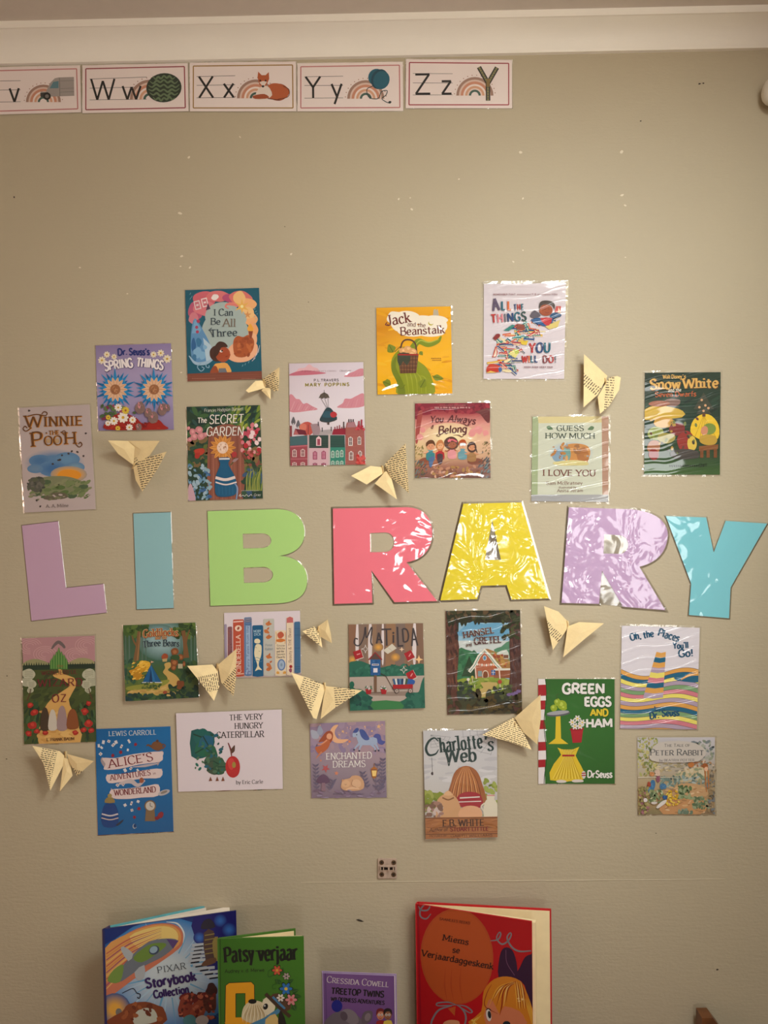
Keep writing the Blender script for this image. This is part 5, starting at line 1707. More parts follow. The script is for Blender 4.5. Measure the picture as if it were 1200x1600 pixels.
def ribbons():
    A = Art(V8, [(525, 703), (940, 688), (957, 1268), (540, 1288)], (10, 96, 152))
    A.g([(0, (8, 88, 146), (12, 100, 160)), (.5, (12, 100, 160), (10, 96, 154)), (1, (8, 88, 146), (8, 86, 142))])
    A.t('LEWIS CARROLL', 600, 742, 862, 733, 26, (196, 200, 196), 1.3, .6, 2, sp=1.6)
    R = random.Random(5)
    for x, y in ((570, 775), (600, 770), (625, 790), (545, 795), (560, 805), (670, 798), (705, 818), (712, 770), (640, 775), (690, 930), (722, 920), (760, 930), (648, 1012), (680, 1008), (725, 1112), (762, 1102), (728, 1150), (690, 1122), (555, 840), (745, 1240)):
        a = R.uniform(-50, 50)
        A.rbox(x, y, R.uniform(10, 16), R.uniform(14, 22), a, (206, 204, 204))
        if R.random() < .5:
            A.rbox(x, y, 5, 6, a, (130, 40, 50))
    for x, y in ((748, 788), (666, 830), (742, 1188), (766, 1142), (622, 848)):
        A.b(x, y, 9, 9, (132, 32, 48), 1, .2)
    rib, shade = (214, 194, 192), (160, 146, 150)
    for back in ([(566, 858), (556, 880), (580, 915), (600, 885)], [(875, 835), (900, 825), (888, 870), (868, 905)], [(590, 950), (606, 990), (640, 985)], [(880, 930), (895, 922), (888, 965)], [(612, 1028), (622, 1072), (640, 1060)]):
        A.p(back, shade, 3)
    A.p([(565, 862), (640, 862), (740, 840), (888, 826), (898, 850), (885, 882), (770, 898), (660, 922), (575, 926), (582, 895)], rib, 3)
    A.p([(590, 955), (680, 950), (790, 930), (888, 922), (884, 970), (790, 975), (680, 992), (600, 1000)], rib, 3)
    A.p([(612, 1038), (700, 1030), (800, 1018), (874, 1008), (872, 1070), (780, 1080), (700, 1088), (618, 1082)], rib, 3)
    A.s([(655, 1005), (720, 990), (760, 1012), (800, 985)], [10, 26, 20, 8], (190, 176, 178))
    A.s([(730, 912), (800, 905), (870, 892)], [4, 14, 8], (176, 164, 170))
    mr = (112, 32, 42)
    A.t("ALICE'S", 602, 918, 846, 876, 46, mr, 1.5, .6, 2)
    A.t('ADVENTURES', 610, 986, 832, 956, 30, mr, 1.5, .6, 1.8)
    A.t('in', 844, 954, 860, 952, 14, mr, 1.4)
    A.t('WONDERLAND', 632, 1070, 860, 1050, 32, mr, 1.5, .6, 1.8)
    # brown teapot, blue lidded jar, clock, small rosebush, pale saucer: plain props
    A.b(868, 796, 32, 26, (112, 74, 48), 2, .08)
    A.s([(838, 800), (818, 790), (808, 796)], [12, 9, 6], (104, 70, 48))
    A.s([(896, 784), (912, 794), (896, 812)], 6, (112, 74, 48))
    A.e(868, 768, 8, 7, (84, 56, 40))
    A.p([(574, 1240), (558, 1190), (572, 1130), (590, 1112), (622, 1112), (642, 1130), (656, 1190), (640, 1240)], (16, 62, 124), 3)
    A.s([(562, 1170), (608, 1180), (652, 1170)], 8, (196, 190, 192))
    A.s([(560, 1192), (608, 1202), (654, 1192)], 5, (206, 184, 166))
    A.p([(578, 1108), (590, 1080), (622, 1080), (634, 1108)], (140, 120, 72), 2)
    A.e(606, 1070, 12, 12, (156, 136, 84))
    A.p([(640, 1230), (680, 1200), (676, 1215), (650, 1236)], (40, 50, 70), 2)
    A.p([(800, 1210), (806, 1140), (852, 1140), (858, 1210)], (122, 98, 72), 1)
    A.e(829, 1126, 32, 32, (122, 98, 72))
    A.e(829, 1126, 25, 25, (190, 184, 176))
    A.s([(829, 1126), (829, 1108)], 3, (40, 40, 44), 0)
    A.s([(829, 1126), (842, 1132)], 3, (40, 40, 44), 0)
    A.b(886, 1176, 18, 16, (134, 38, 50), 2, .2)
    A.b(868, 1192, 12, 10, (120, 30, 44), 2, .2)
    A.e(905, 1052, 34, 14, (176, 170, 174), -20)
    A.e(905, 1050, 20, 7, (130, 120, 110), -20)
    A.b(782, 985, 12, 16, (150, 84, 60), 2, .1)
    A.e(742, 1238, 10, 14, (150, 160, 170))
    A.e(745, 1236, 8, 11, (14, 60, 110))
    cover(A, 'bright blue book cover with three white ribbon banners', CALM, 1.3)


def spines():
    A = Art((340, 945, 135 / 1200), [(90, 112), (1145, 82), (1160, 990), (100, 1020)], (208, 196, 202))
    A.p([(96, 970), (1160, 950), (1160, 990), (98, 1022)], (178, 160, 156))

    def spine(x0, x1, y0, y1, c, dome=12):
        A.p([(x0, y1), (x0 - 4, y0 + dome), (x0 + 8, y0), (x1 - 10, y0 - 4), (x1, y0 + dome), (x1 + 4, y1), ((x0 + x1) / 2, y1 + 10)], c)
    spine(92, 128, 270, 1010, (150, 138, 160))
    spine(142, 204, 305, 1000, (130, 84, 88))
    A.dabs(146, 320, 200, 960, 40, [(160, 90, 70), (110, 76, 100), (96, 60, 70)], 5, 10, 2)
    spine(218, 366, 205, 990, (178, 76, 56))
    A.s([(218, 238), (354, 228)], 16, (224, 190, 180), 0)
    A.s([(224, 968), (366, 955)], 14, (220, 180, 160), 0)
    A.e(288, 326, 48, 42, (222, 196, 176))
    A.e(288, 326, 15, 24, (150, 70, 56), 30)
    A.t('CINDERELLA', 326, 945, 316, 420, 62, (226, 202, 186), 1.5, .8, 2)
    spine(372, 474, 175, 980, (86, 118, 158))
    A.p([(372, 190), (470, 182), (472, 245), (374, 245)], (120, 122, 140))
    for y in (205, 232, 262):
        A.s([(374, y), (420, y + 14), (472, y)], 7, (60, 80, 122))
    A.p([(394, 290), (452, 290), (462, 960), (396, 960)], (142, 166, 194))
    A.t('Fairy Tales from the', 440, 900, 432, 300, 34, (58, 78, 124), 1.3, .7, slant=.1)
    A.dabs(392, 880, 462, 970, 14, [(160, 170, 200), (110, 120, 160)], 7, 14, 3)
    spine(486, 632, 285, 990, (18, 84, 124))
    A.t('MOBY', 502, 384, 606, 380, 34, (170, 196, 206), 1.4, .9, 0)
    A.t('DICK', 508, 428, 604, 424, 34, (170, 196, 206), 1.4, .9, 0)
    cr = (216, 204, 170)
    A.p([(512, 520), (520, 478), (562, 470), (592, 495), (585, 530), (540, 535)], cr, 3)
    A.p([(512, 640), (530, 556), (580, 545), (612, 580), (606, 700), (580, 780), (574, 850), (618, 905), (570, 898), (520, 918), (552, 850), (536, 780), (514, 710)], cr, 3)
    for y, q in ((590, 545), (640, 590)):
        A.s([(q - 20, y), (q, y + 6)], 5, (110, 120, 110), 0)
    for y in (760, 800):
        A.s([(510, y), (540, y - 30), (600, y - 10), (622, y - 26)], 6, (70, 120, 150))
    spine(640, 786, 195, 980, (178, 176, 168))
    for x, y, r in ((710, 265, 0), (690, 350, 30), (715, 455, -10), (715, 715, 10), (725, 810, 40), (720, 905, -20)):
        A.leaf(x - 45, y, 90, 52, r, (186, 106, 58))
        A.leaf(x, y - 6, 44, 26, r - 80, (176, 94, 50))
    A.t('Peter', 664, 578, 764, 572, 34, (112, 124, 134), 1.2, .7, 1.2)
    A.t('Rabbit', 662, 632, 768, 626, 34, (112, 124, 134), 1.2, .7, 1.2)
    spine(800, 950, 355, 980, (214, 196, 168))
    A.b(876, 420, 44, 46, (178, 84, 60), 2, .1)
    A.b(874, 495, 60, 26, (196, 110, 50), 2, .14)
    for x in (815, 940):
        A.s([(x, 380), (x + 6, 440), (x - 4, 540)], 8, (190, 130, 70))
    for k, w in enumerate(('Snow', 'White', 'and the', 'Seven', 'Dwarfs')):
        A.t(w, 820, 580 + k * 40, 936 if k != 2 else 924, 576 + k * 40, 28, (90, 80, 76), 1.7, .8)
    A.e(888, 832, 56, 80, (86, 112, 158))
    A.e(888, 832, 40, 64, (150, 168, 190))
    A.e(888, 832, 14, 24, (120, 140, 160))
    for x in (840, 930):
        A.b(x, 940, 22, 20, (206, 150, 70), 2, .2)
    spine(962, 1050, 170, 970, (214, 194, 168))
    A.p([(962, 250), (962, 185), (1005, 162), (1048, 180), (1050, 245)], (184, 96, 96))
    A.t('Beauty & THE Beast', 1028, 800, 1020, 320, 40, (120, 82, 66), 1.3, .7, .8)
    A.e(1018, 856, 22, 22, (150, 34, 40))
    A.b(1014, 910, 22, 26, (140, 70, 90), 2, .2)
    spine(1070, 1150, 235, 940, (58, 100, 136))
    for y in (330, 420, 600, 860, 890):
        A.s([(1072, y), (1150, y - 4)], 6, (40, 76, 116), 0)
    cover(A, 'white book cover print showing a row of painted book spines', CALM, 1.2)


def leafgrub():
    A = Art(V9, [(50, 582), (600, 562), (606, 975), (62, 990)], (212, 200, 206))
    bk = (46, 40, 42)
    A.t('THE VERY', 328, 619, 502, 613, 30, bk, 1.5, .5, 2.2)
    A.t('HUNGRY', 356, 663, 502, 659, 30, bk, 1.5, .5, 2.2)
    A.t('CATERPILLAR', 262, 711, 508, 705, 32, bk, 1.5, .5, 2.2)
    A.t('by Eric Carle', 363, 951, 503, 947, 20, bk, 1.4, .6, 1.4)
    # overlapping dark leaves and one red apple
    A.p([(130, 672), (200, 672), (250, 690), (240, 780), (190, 815), (130, 805)], (22, 84, 84), 2)
    for x, y, l, w, r, c in ((140, 690, 120, 90, 20, (24, 92, 88)), (150, 790, 110, 80, -30, (28, 96, 74)), (190, 700, 90, 80, 60, (22, 88, 118)), (205, 760, 80, 66, 40, (34, 92, 66)), (195, 840, 90, 72, -10, (52, 82, 66)),
                             (210, 880, 100, 70, -20, (60, 78, 62)), (245, 830, 80, 70, 30, (44, 86, 64)), (260, 900, 70, 60, -60, (40, 80, 58)), (270, 860, 60, 56, 0, (56, 92, 70))):
        A.leaf(x, y, l, w, r, c, (20, 60, 52))
    A.dabs(150, 690, 300, 900, 40, [(34, 104, 92), (24, 74, 66), (70, 104, 80), (30, 90, 110)], 6, 14, 3)
    A.b(346, 860, 38, 58, (176, 40, 44), 2, .05)
    A.b(338, 845, 18, 30, (194, 60, 58), 2, .1)
    A.s([(340, 806), (335, 770), (322, 735)], [5, 8, 5], (110, 40, 44))
    A.leaf(340, 790, 46, 20, -70, (86, 60, 50))
    A.e(352, 850, 10, 16, (150, 130, 60))
    for x in (230, 265, 295):
        A.p([(x - 9, 935), (x, 910), (x + 9, 933)], (120, 70, 52))
    cover(A, 'wide white landscape book cover with black serif title at its upper right', CALM, 1.6, (4, 2))


def dreams():
    A = Art((475, 1120, 140 / 1200), [(78, 92), (1085, 55), (1108, 1082), (100, 1088)], (140, 122, 140))
    A.g([(0, (136, 118, 146), (146, 122, 142)), (.35, (150, 130, 146), (156, 132, 144)), (.65, (136, 122, 136), (146, 130, 140)), (1, (122, 104, 122), (120, 106, 128))])
    A.dabs(90, 80, 1090, 480, 60, [(150, 130, 152), (160, 134, 144), (134, 118, 148)], 40, 90, 3, 2)
    A.p([(350, 190), (400, 120), (460, 110), (415, 180), (420, 250), (470, 300), (600, 300), (520, 350), (420, 345), (360, 290)], (220, 168, 128), 3)
    A.dabs(120, 100, 1080, 420, 26, [(204, 160, 130), (190, 150, 150)], 6, 14, 6)
    for x, y, r, c in ((520, 195, 24, 0), (1000, 130, 34, 0), (910, 190, 20, 0), (610, 330, 28, 1), (435, 755, 34, 1), (470, 240, 14, 0), (225, 585, 18, 1), (815, 130, 16, 0), (820, 745, 14, 0)):
        A.star(x, y, r, (214, 170, 120) if c == 0 else (206, 128, 96), 5, .42, -80)
    A.leaf(190, 290, 150, 110, -130, (160, 162, 178))
    A.leaf(220, 250, 140, 80, -95, (146, 150, 170))
    A.p([(195, 340), (240, 270), (300, 200), (360, 190), (390, 240), (370, 330), (320, 360), (260, 330)], (150, 72, 48), 3)
    A.e(338, 262, 36, 42, (214, 152, 118))
    A.p([(150, 410), (230, 380), (310, 290), (350, 340), (320, 420), (250, 480), (190, 490)], (178, 96, 62), 3)
    A.s([(310, 310), (240, 360), (180, 370)], [16, 18, 10], (206, 140, 108))
    A.s([(240, 470), (190, 520), (160, 560)], [26, 20, 6], (190, 122, 94))
    # pony
    PB, PD = (150, 164, 190), (62, 80, 140)
    A.p([(720, 320), (745, 260), (850, 280), (950, 270), (985, 320), (960, 370), (840, 380), (750, 370)], PB, 3)
    A.p([(650, 250), (660, 215), (720, 190), (760, 220), (770, 300), (720, 320), (700, 270), (665, 275)], PB, 3)
    A.p([(655, 205), (700, 150), (735, 160), (720, 200), (690, 215)], PD, 3)
    A.p([(745, 170), (800, 175), (850, 240), (875, 300), (820, 312), (770, 270), (750, 220)], PD, 3)
    A.p([(930, 270), (960, 228), (1020, 240), (1040, 310), (1090, 330), (1050, 375), (990, 350), (975, 290)], (76, 84, 146), 3)
    for pts in ([(740, 360), (700, 400), (672, 440)], [(770, 370), (750, 410), (740, 455)], [(900, 370), (945, 410), (958, 455)], [(950, 350), (985, 410), (1000, 450)]):
        A.s(pts, [34, 22, 16], PB)
        A.e(pts[-1][0], pts[-1][1], 13, 12, (60, 56, 76))
    A.e(706, 240, 7, 8, (40, 40, 60))
    wh = (222, 218, 214)
    A.t('ENCHANTED', 298, 572, 908, 555, 86, wh, 1.2, .6, 1.8, sp=1.2)
    A.t('DREAMS', 386, 678, 824, 668, 86, wh, 1.2, .6, 1.8, sp=1.2)
    A.star(290, 690, 60, (176, 84, 88), 5, .4, -60)
    # plants, mushroom, sleeping kitten, lantern
    for x0, y0, tx, ty, n in ((170, 980, 155, 640, 7), (340, 980, 400, 850, 4), (1040, 980, 1060, 560, 9), (960, 980, 990, 620, 5), (850, 960, 780, 740, 5), (1000, 1000, 1090, 800, 5)):
        A.s([(x0, y0), ((x0 + tx) / 2 - 8, (y0 + ty) / 2), (tx, ty)], 5, (96, 86, 108))
        for k in range(n):
            u = (k + .5) / n
            x, y = x0 + (tx - x0) * u, y0 + (ty - y0) * u
            A.leaf(x, y, 60, 24, -140, (104, 94, 116))
            A.leaf(x, y, 60, 24, -40, (98, 90, 114))
    A.p([(175, 870), (190, 810), (260, 765), (325, 810), (345, 870), (262, 895)], (98, 74, 98), 3)
    A.p([(240, 880), (285, 880), (292, 990), (232, 990)], (134, 106, 120))
    A.p([(500, 900), (530, 840), (610, 820), (650, 785), (740, 790), (800, 860), (800, 950), (720, 985), (560, 985), (500, 950)], (196, 152, 118), 3)
    A.e(705, 890, 62, 56, (208, 168, 134), 20)
    A.e(560, 892, 58, 50, (206, 164, 128))
    A.s([(560, 970), (640, 950), (740, 960)], [10, 26, 14], (214, 176, 142))
    A.s([(650, 840), (640, 910), (700, 945)], 5, (150, 104, 80))
    A.p([(505, 870), (512, 828), (545, 850)], (196, 146, 112))
    A.s([(545, 900), (560, 906), (572, 900)], 4, (120, 80, 66))
    A.s([(940, 620), (940, 660)], 7, (150, 100, 50), 0)
    A.p([(890, 700), (940, 660), (990, 700)], (170, 106, 52))
    A.p([(896, 705), (986, 705), (972, 800), (908, 800)], (150, 92, 48))
    A.p([(908, 716), (974, 716), (962, 792), (918, 792)], (232, 192, 116))
    A.p([(908, 800), (972, 800), (940, 826)], (160, 100, 50))
    A.dabs(110, 980, 1100, 1085, 30, [(112, 92, 112), (130, 110, 134), (140, 126, 150)], 20, 50, 8, 3, 0)
    for k in range(30):
        A.s([(390 + k * 14, 1030), (398 + k * 14, 1029)], 12, (98, 84, 108), 0)
    cover(A, 'square mauve book cover with moon, blue pony, lantern and sleeping kitten', MILD, 2.4)


def wagon():
    A = Art((535, 965, 135 / 1200), [(85, 96), (1118, 78), (1148, 1255), (105, 1295)], (124, 98, 82))
    for k, c in enumerate([(128, 92, 72), (122, 100, 88), (132, 104, 84), (120, 96, 84), (138, 104, 78), (116, 98, 90), (130, 100, 80), (120, 92, 76)]):
        A.p([(80 + k * 132, 70), (220 + k * 132, 70), (215 + k * 132, 700), (70 + k * 132, 700)], c)
    for x, w in ((205, 40), (385, 50), (560, 34), (1000, 50)):
        A.p([(x - w * .3, 90), (x + w * .4, 90), (x + w * .55, 420), (x + w * .3, 640), (x - w * .3, 640), (x - w * .6, 400)], (206, 194, 194), 2)
    for x, y in ((500, 410), (735, 550), (140, 585), (1060, 820)):
        A.soft(x, y, 70, 60, (206, 150, 70), (140, 106, 76), .15)
    gr, gr2 = (36, 94, 78), (30, 82, 72)
    A.p([(90, 640), (170, 605), (260, 605), (380, 650), (480, 690), (560, 690), (640, 670), (760, 665), (860, 690), (960, 660), (1130, 645), (1140, 810), (95, 830)], gr, 3)
    A.dabs(100, 660, 1130, 800, 40, [gr2, (46, 106, 88)], 20, 44, 3, 2)
    A.p([(98, 826), (1138, 804), (1140, 1180), (100, 1200)], (168, 152, 142))
    A.p([(400, 1050), (960, 1020), (940, 1085), (420, 1080)], (136, 118, 108), 2)
    A.p([(105, 1300), (105, 960), (180, 990), (270, 1000), (380, 1090), (420, 1160), (560, 1150), (800, 1165), (930, 1080), (980, 1040), (1060, 1030), (1100, 890), (1145, 850), (1150, 1300)], gr, 3)
    A.dabs(120, 1090, 420, 1280, 30, [gr2, (44, 100, 84), (26, 66, 64)], 24, 54, 4)
    A.dabs(900, 1060, 1140, 1260, 30, [gr2, (44, 100, 84)], 24, 54, 5)
    A.p([(420, 1160), (800, 1165), (820, 1285), (450, 1290)], (56, 116, 70), 2)
    A.e(132, 930, 34, 46, (30, 92, 74))
    dk = (62, 56, 60)
    A.s([(215, 300), (180, 290), (165, 350), (200, 388), (250, 370), (300, 260), (320, 130), (335, 280), (410, 130), (395, 330), (420, 388)], 18, dk)
    A.t('A', 475, 360, 550, 356, 150, dk, 1.5)
    A.t('T', 545, 392, 690, 388, 240, dk, .95)
    A.t('I', 694, 350, 724, 350, 110, dk, 2.2)
    A.e(708, 212, 15, 15, dk)
    A.t('L', 762, 408, 850, 404, 280, dk, .85)
    A.t('D', 838, 338, 930, 330, 180, dk, 1.2)
    A.t('A', 965, 395, 1045, 388, 250, dk, .85)
    RD = (156, 34, 42)
    for x, y, a in ((218, 512, -18), (930, 525, -28), (955, 800, -28)):
        A.rbox(x + 5, y + 6, 118, 122, a, (196, 186, 176))
        A.rbox(x, y, 112, 116, a, RD)
        A.rbox(x + 6, y - 6, 50, 14, a if x < 300 else a - 30, (206, 140, 140))
    A.p([(565, 455), (690, 362), (755, 425), (630, 505)], (196, 188, 172))
    A.s([(625, 410), (695, 465)], 4, (150, 140, 128), 0)
    for x, y, r, c in ((320, 435, 64, (206, 196, 190)), (852, 725, 58, (200, 196, 186)), (1062, 580, 62, (222, 180, 130)), (824, 440, 36, (222, 190, 160))):
        A.star(x, y, r, c, 4, .36)
    for x, y, r, c in ((320, 435, 44, (122, 100, 90)), (852, 725, 38, gr)):
        A.star(x, y, r, c, 4, .36)
    # blue post box with a brown roof on a post between two red flower pots; the wagon handle leans on it
    A.p([(372, 580), (455, 480), (545, 580)], (84, 64, 60))
    A.s([(366, 584), (455, 482), (550, 584)], 16, (140, 34, 40), 0)
    A.p([(390, 580), (528, 580), (528, 800), (390, 800)], (34, 84, 136))
    A.dabs(398, 590, 520, 790, 34, [(60, 110, 160), (26, 64, 112)], 5, 10, 9)
    A.r(410, 640, 508, 664, (206, 200, 210))
    A.r(416, 647, 502, 656, (40, 44, 60))
    A.r(430, 700, 488, 760, (206, 200, 210))
    A.r(440, 800, 478, 1040, (112, 84, 66))
    A.s([(380, 1042), (540, 1038)], 14, (110, 90, 80), 0)
    for x in (365, 575):
        A.p([(x - 44, 990), (x + 44, 990), (x + 30, 1060), (x - 30, 1060)], RD)
        A.dabs(x - 40, 950, x + 40, 992, 14, [(206, 196, 196), (60, 110, 80), (44, 90, 70)], 9, 16, int(x))
    A.s([(528, 770), (605, 812), (715, 1010)], 8, (70, 54, 54), 0)
    for k, c in enumerate([(50, 90, 130), (206, 206, 204), (36, 70, 116), (70, 116, 150), (30, 62, 104), (196, 196, 190), (60, 84, 60), (40, 90, 140)]):
        A.rbox(720 + k * 28, 890, 24, 90, -14 + k * 4, c)
    A.p([(900, 900), (950, 850), (1010, 880), (980, 930)], (40, 84, 150), 2)
    A.p([(700, 930), (978, 922), (978, 980), (704, 990)], RD)
    for x in (755, 945):
        A.e(x, 1015, 34, 34, (70, 60, 60))
        A.e(x, 1015, 25, 25, (168, 150, 140))
        A.e(x, 1015, 8, 8, (70, 60, 60))
    A.s([(690, 990), (985, 985)], 6, (90, 76, 72), 0)
    cover(A, 'brown and green book cover with a red wagon of books and flying books', CALM, 2.0, (2, 5))


def cottage():
    A = Art((690, 945, 140 / 1200), [(54, 82), (1050, 70), (1078, 1455), (78, 1470)], (44, 42, 34))
    A.p([(230, 240), (920, 240), (920, 1000), (205, 1000)], (132, 168, 188))
    A.p([(225, 480), (930, 480), (930, 640), (220, 640)], (184, 190, 188))
    A.p([(260, 330), (420, 220), (560, 260), (760, 240), (900, 330), (910, 420), (240, 420)], (96, 148, 178), 3)
    A.p([(212, 600), (330, 600), (450, 640), (560, 700), (560, 1010), (205, 1010)], (52, 104, 72), 2)
    A.p([(700, 600), (800, 560), (920, 480), (935, 720), (760, 700)], (78, 124, 98), 2)
    A.dabs(215, 640, 460, 980, 30, [(44, 92, 64), (62, 116, 80)], 30, 60, 2, 2)
    for x, h in ((370, 260), (330, 130), (420, 150)):
        A.p([(x - 80 * h / 200, 960), (x, 940 - h), (x + 80 * h / 200, 960)], (42, 66, 46))
    A.p([(205, 1010), (400, 980), (640, 960), (910, 1000), (910, 1220), (205, 1220)], (128, 142, 58), 2)
    A.dabs(240, 1000, 900, 1170, 40, [(112, 132, 52), (146, 156, 74), (96, 116, 46)], 26, 54, 3, 2.4, 0)
    A.p([(520, 1040), (740, 1040), (720, 1100), (640, 1150), (660, 1230), (380, 1230), (420, 1170), (560, 1110)], (176, 152, 94), 2)
    # house
    A.p([(450, 980), (440, 800), (570, 610), (740, 800), (740, 960)], (160, 92, 66))
    A.p([(570, 590), (700, 620), (860, 700), (920, 780), (920, 850), (760, 840), (700, 780)], (150, 110, 66), 2)
    A.dabs(680, 640, 910, 830, 34, [(176, 96, 56), (126, 120, 66), (170, 130, 70), (140, 70, 50)], 16, 34, 5)
    A.p([(745, 640), (870, 600), (905, 690), (900, 720), (830, 720), (825, 660), (750, 670)], (186, 190, 180), 2)
    A.r(830, 670, 895, 715, (112, 76, 60))
    A.p([(700, 860), (920, 850), (920, 980), (700, 980)], (130, 76, 52))
    A.s([(370, 900), (440, 810), (500, 690), (575, 605), (660, 700), (720, 780), (790, 860)], 44, (212, 206, 192), 0)
    A.s([(380, 890), (446, 806), (506, 692), (575, 618), (655, 706), (715, 786), (780, 852)], 12, (112, 140, 130), 0)
    A.s([(700, 868), (920, 862)], 26, (204, 198, 186), 0)
    for k in range(8):
        A.e(480 + k * 30, 810 - abs(k - 3.5) * 4, 13, 17, (206, 150, 130) if k % 2 else (214, 200, 188))
    A.e(576, 712, 26, 34, (204, 198, 190))
    A.e(576, 712, 19, 27, (78, 128, 160))
    A.p([(548, 975), (552, 900), (585, 875), (622, 900), (626, 970)], (206, 190, 170), 2)
    A.p([(556, 975), (560, 905), (587, 888), (614, 905), (618, 970)], (116, 66, 42), 2)
    A.r(485, 885, 540, 960, (120, 140, 140))
    A.r(665, 872, 718, 940, (60, 96, 150))
    A.s([(691, 872), (691, 940)], 5, (206, 206, 200), 0)
    A.s([(665, 905), (718, 905)], 5, (206, 206, 200), 0)
    for x in (450, 768):
        A.s([(x, 840), (x + 14, 990)], 16, (214, 186, 170), 0)
    for x, y, r, c in ((780, 1030, 28, (160, 66, 50)), (440, 1045, 24, (120, 140, 70)), (356, 998, 20, (214, 204, 190)), (412, 966, 18, (176, 160, 80))):
        A.s([(x, y), (x + 4, y + 70)], 8, (206, 190, 170), 0)
        A.e(x, y, r, r, c)
    # dark trunks and foliage around
    A.p([(54, 70), (150, 70), (200, 420), (235, 560), (205, 1000), (230, 1180), (390, 1360), (80, 1470)], (86, 54, 46), 2)
    A.dabs(70, 200, 210, 1400, 60, [(70, 42, 40), (104, 64, 52), (58, 40, 36)], 24, 60, 6, 4, 85)
    A.p([(910, 260), (1050, 70), (1080, 1460), (900, 1230), (920, 900)], (74, 48, 44), 2)
    A.dabs(930, 300, 1070, 1200, 50, [(58, 38, 38), (92, 58, 52), (80, 60, 60)], 24, 56, 7, 4, 85)
    for x, d in ((300, 290), (480, 270), (700, 230), (130, 300), (850, 250)):
        A.p([(x - 60, 70), (x + 55, 70), (x + 50, d * .7), (x + 20, d), (x, d * .85), (x - 30, d), (x - 55, d * .7)], (40, 44, 30), 2)
    A.dabs(80, 75, 1050, 200, 60, [(44, 46, 30), (56, 58, 38), (36, 38, 28), (84, 66, 46)], 28, 60, 8)
    A.dabs(800, 150, 1050, 450, 46, [(48, 56, 34), (66, 70, 42), (40, 44, 30)], 22, 44, 9)
    A.dabs(80, 1180, 1075, 1465, 90, [(54, 48, 32), (66, 58, 36), (46, 44, 36), (60, 62, 44), (74, 60, 34)], 34, 80, 10, 2)
    A.dabs(240, 1040, 400, 1260, 36, [(60, 80, 40), (40, 54, 40), (46, 56, 52)], 22, 50, 11)
    A.dabs(700, 1090, 930, 1280, 36, [(52, 62, 36), (70, 78, 44), (44, 50, 40)], 22, 50, 12)
    for x, y in ((900, 1200), (950, 1190), (1030, 1155), (990, 1180)):
        A.b(x, y, 34, 20, (108, 88, 130), 2, .2)
    dk = (74, 46, 48)
    for c, w, d in (((196, 190, 180), 3.0, 0), (dk, 2.2, 0)):
        A.t('HANSEL', 296, 446, 706, 375, 84, c, w, 1.0, 1.4)
        A.t('GRETEL', 440, 530, 800, 505, 92, c, w, 1.0, 1.4)
        A.t('and', 330, 556, 405, 548, 44, c, w - .6)
    A.t('BROTHERS GRIMM', 430, 1388, 782, 1380, 30, (126, 108, 70), 1.5, .8, 1.4)
    cover(A, 'dark woodland book cover with a candy-trimmed cottage in a clearing', STREAK, 2.6)


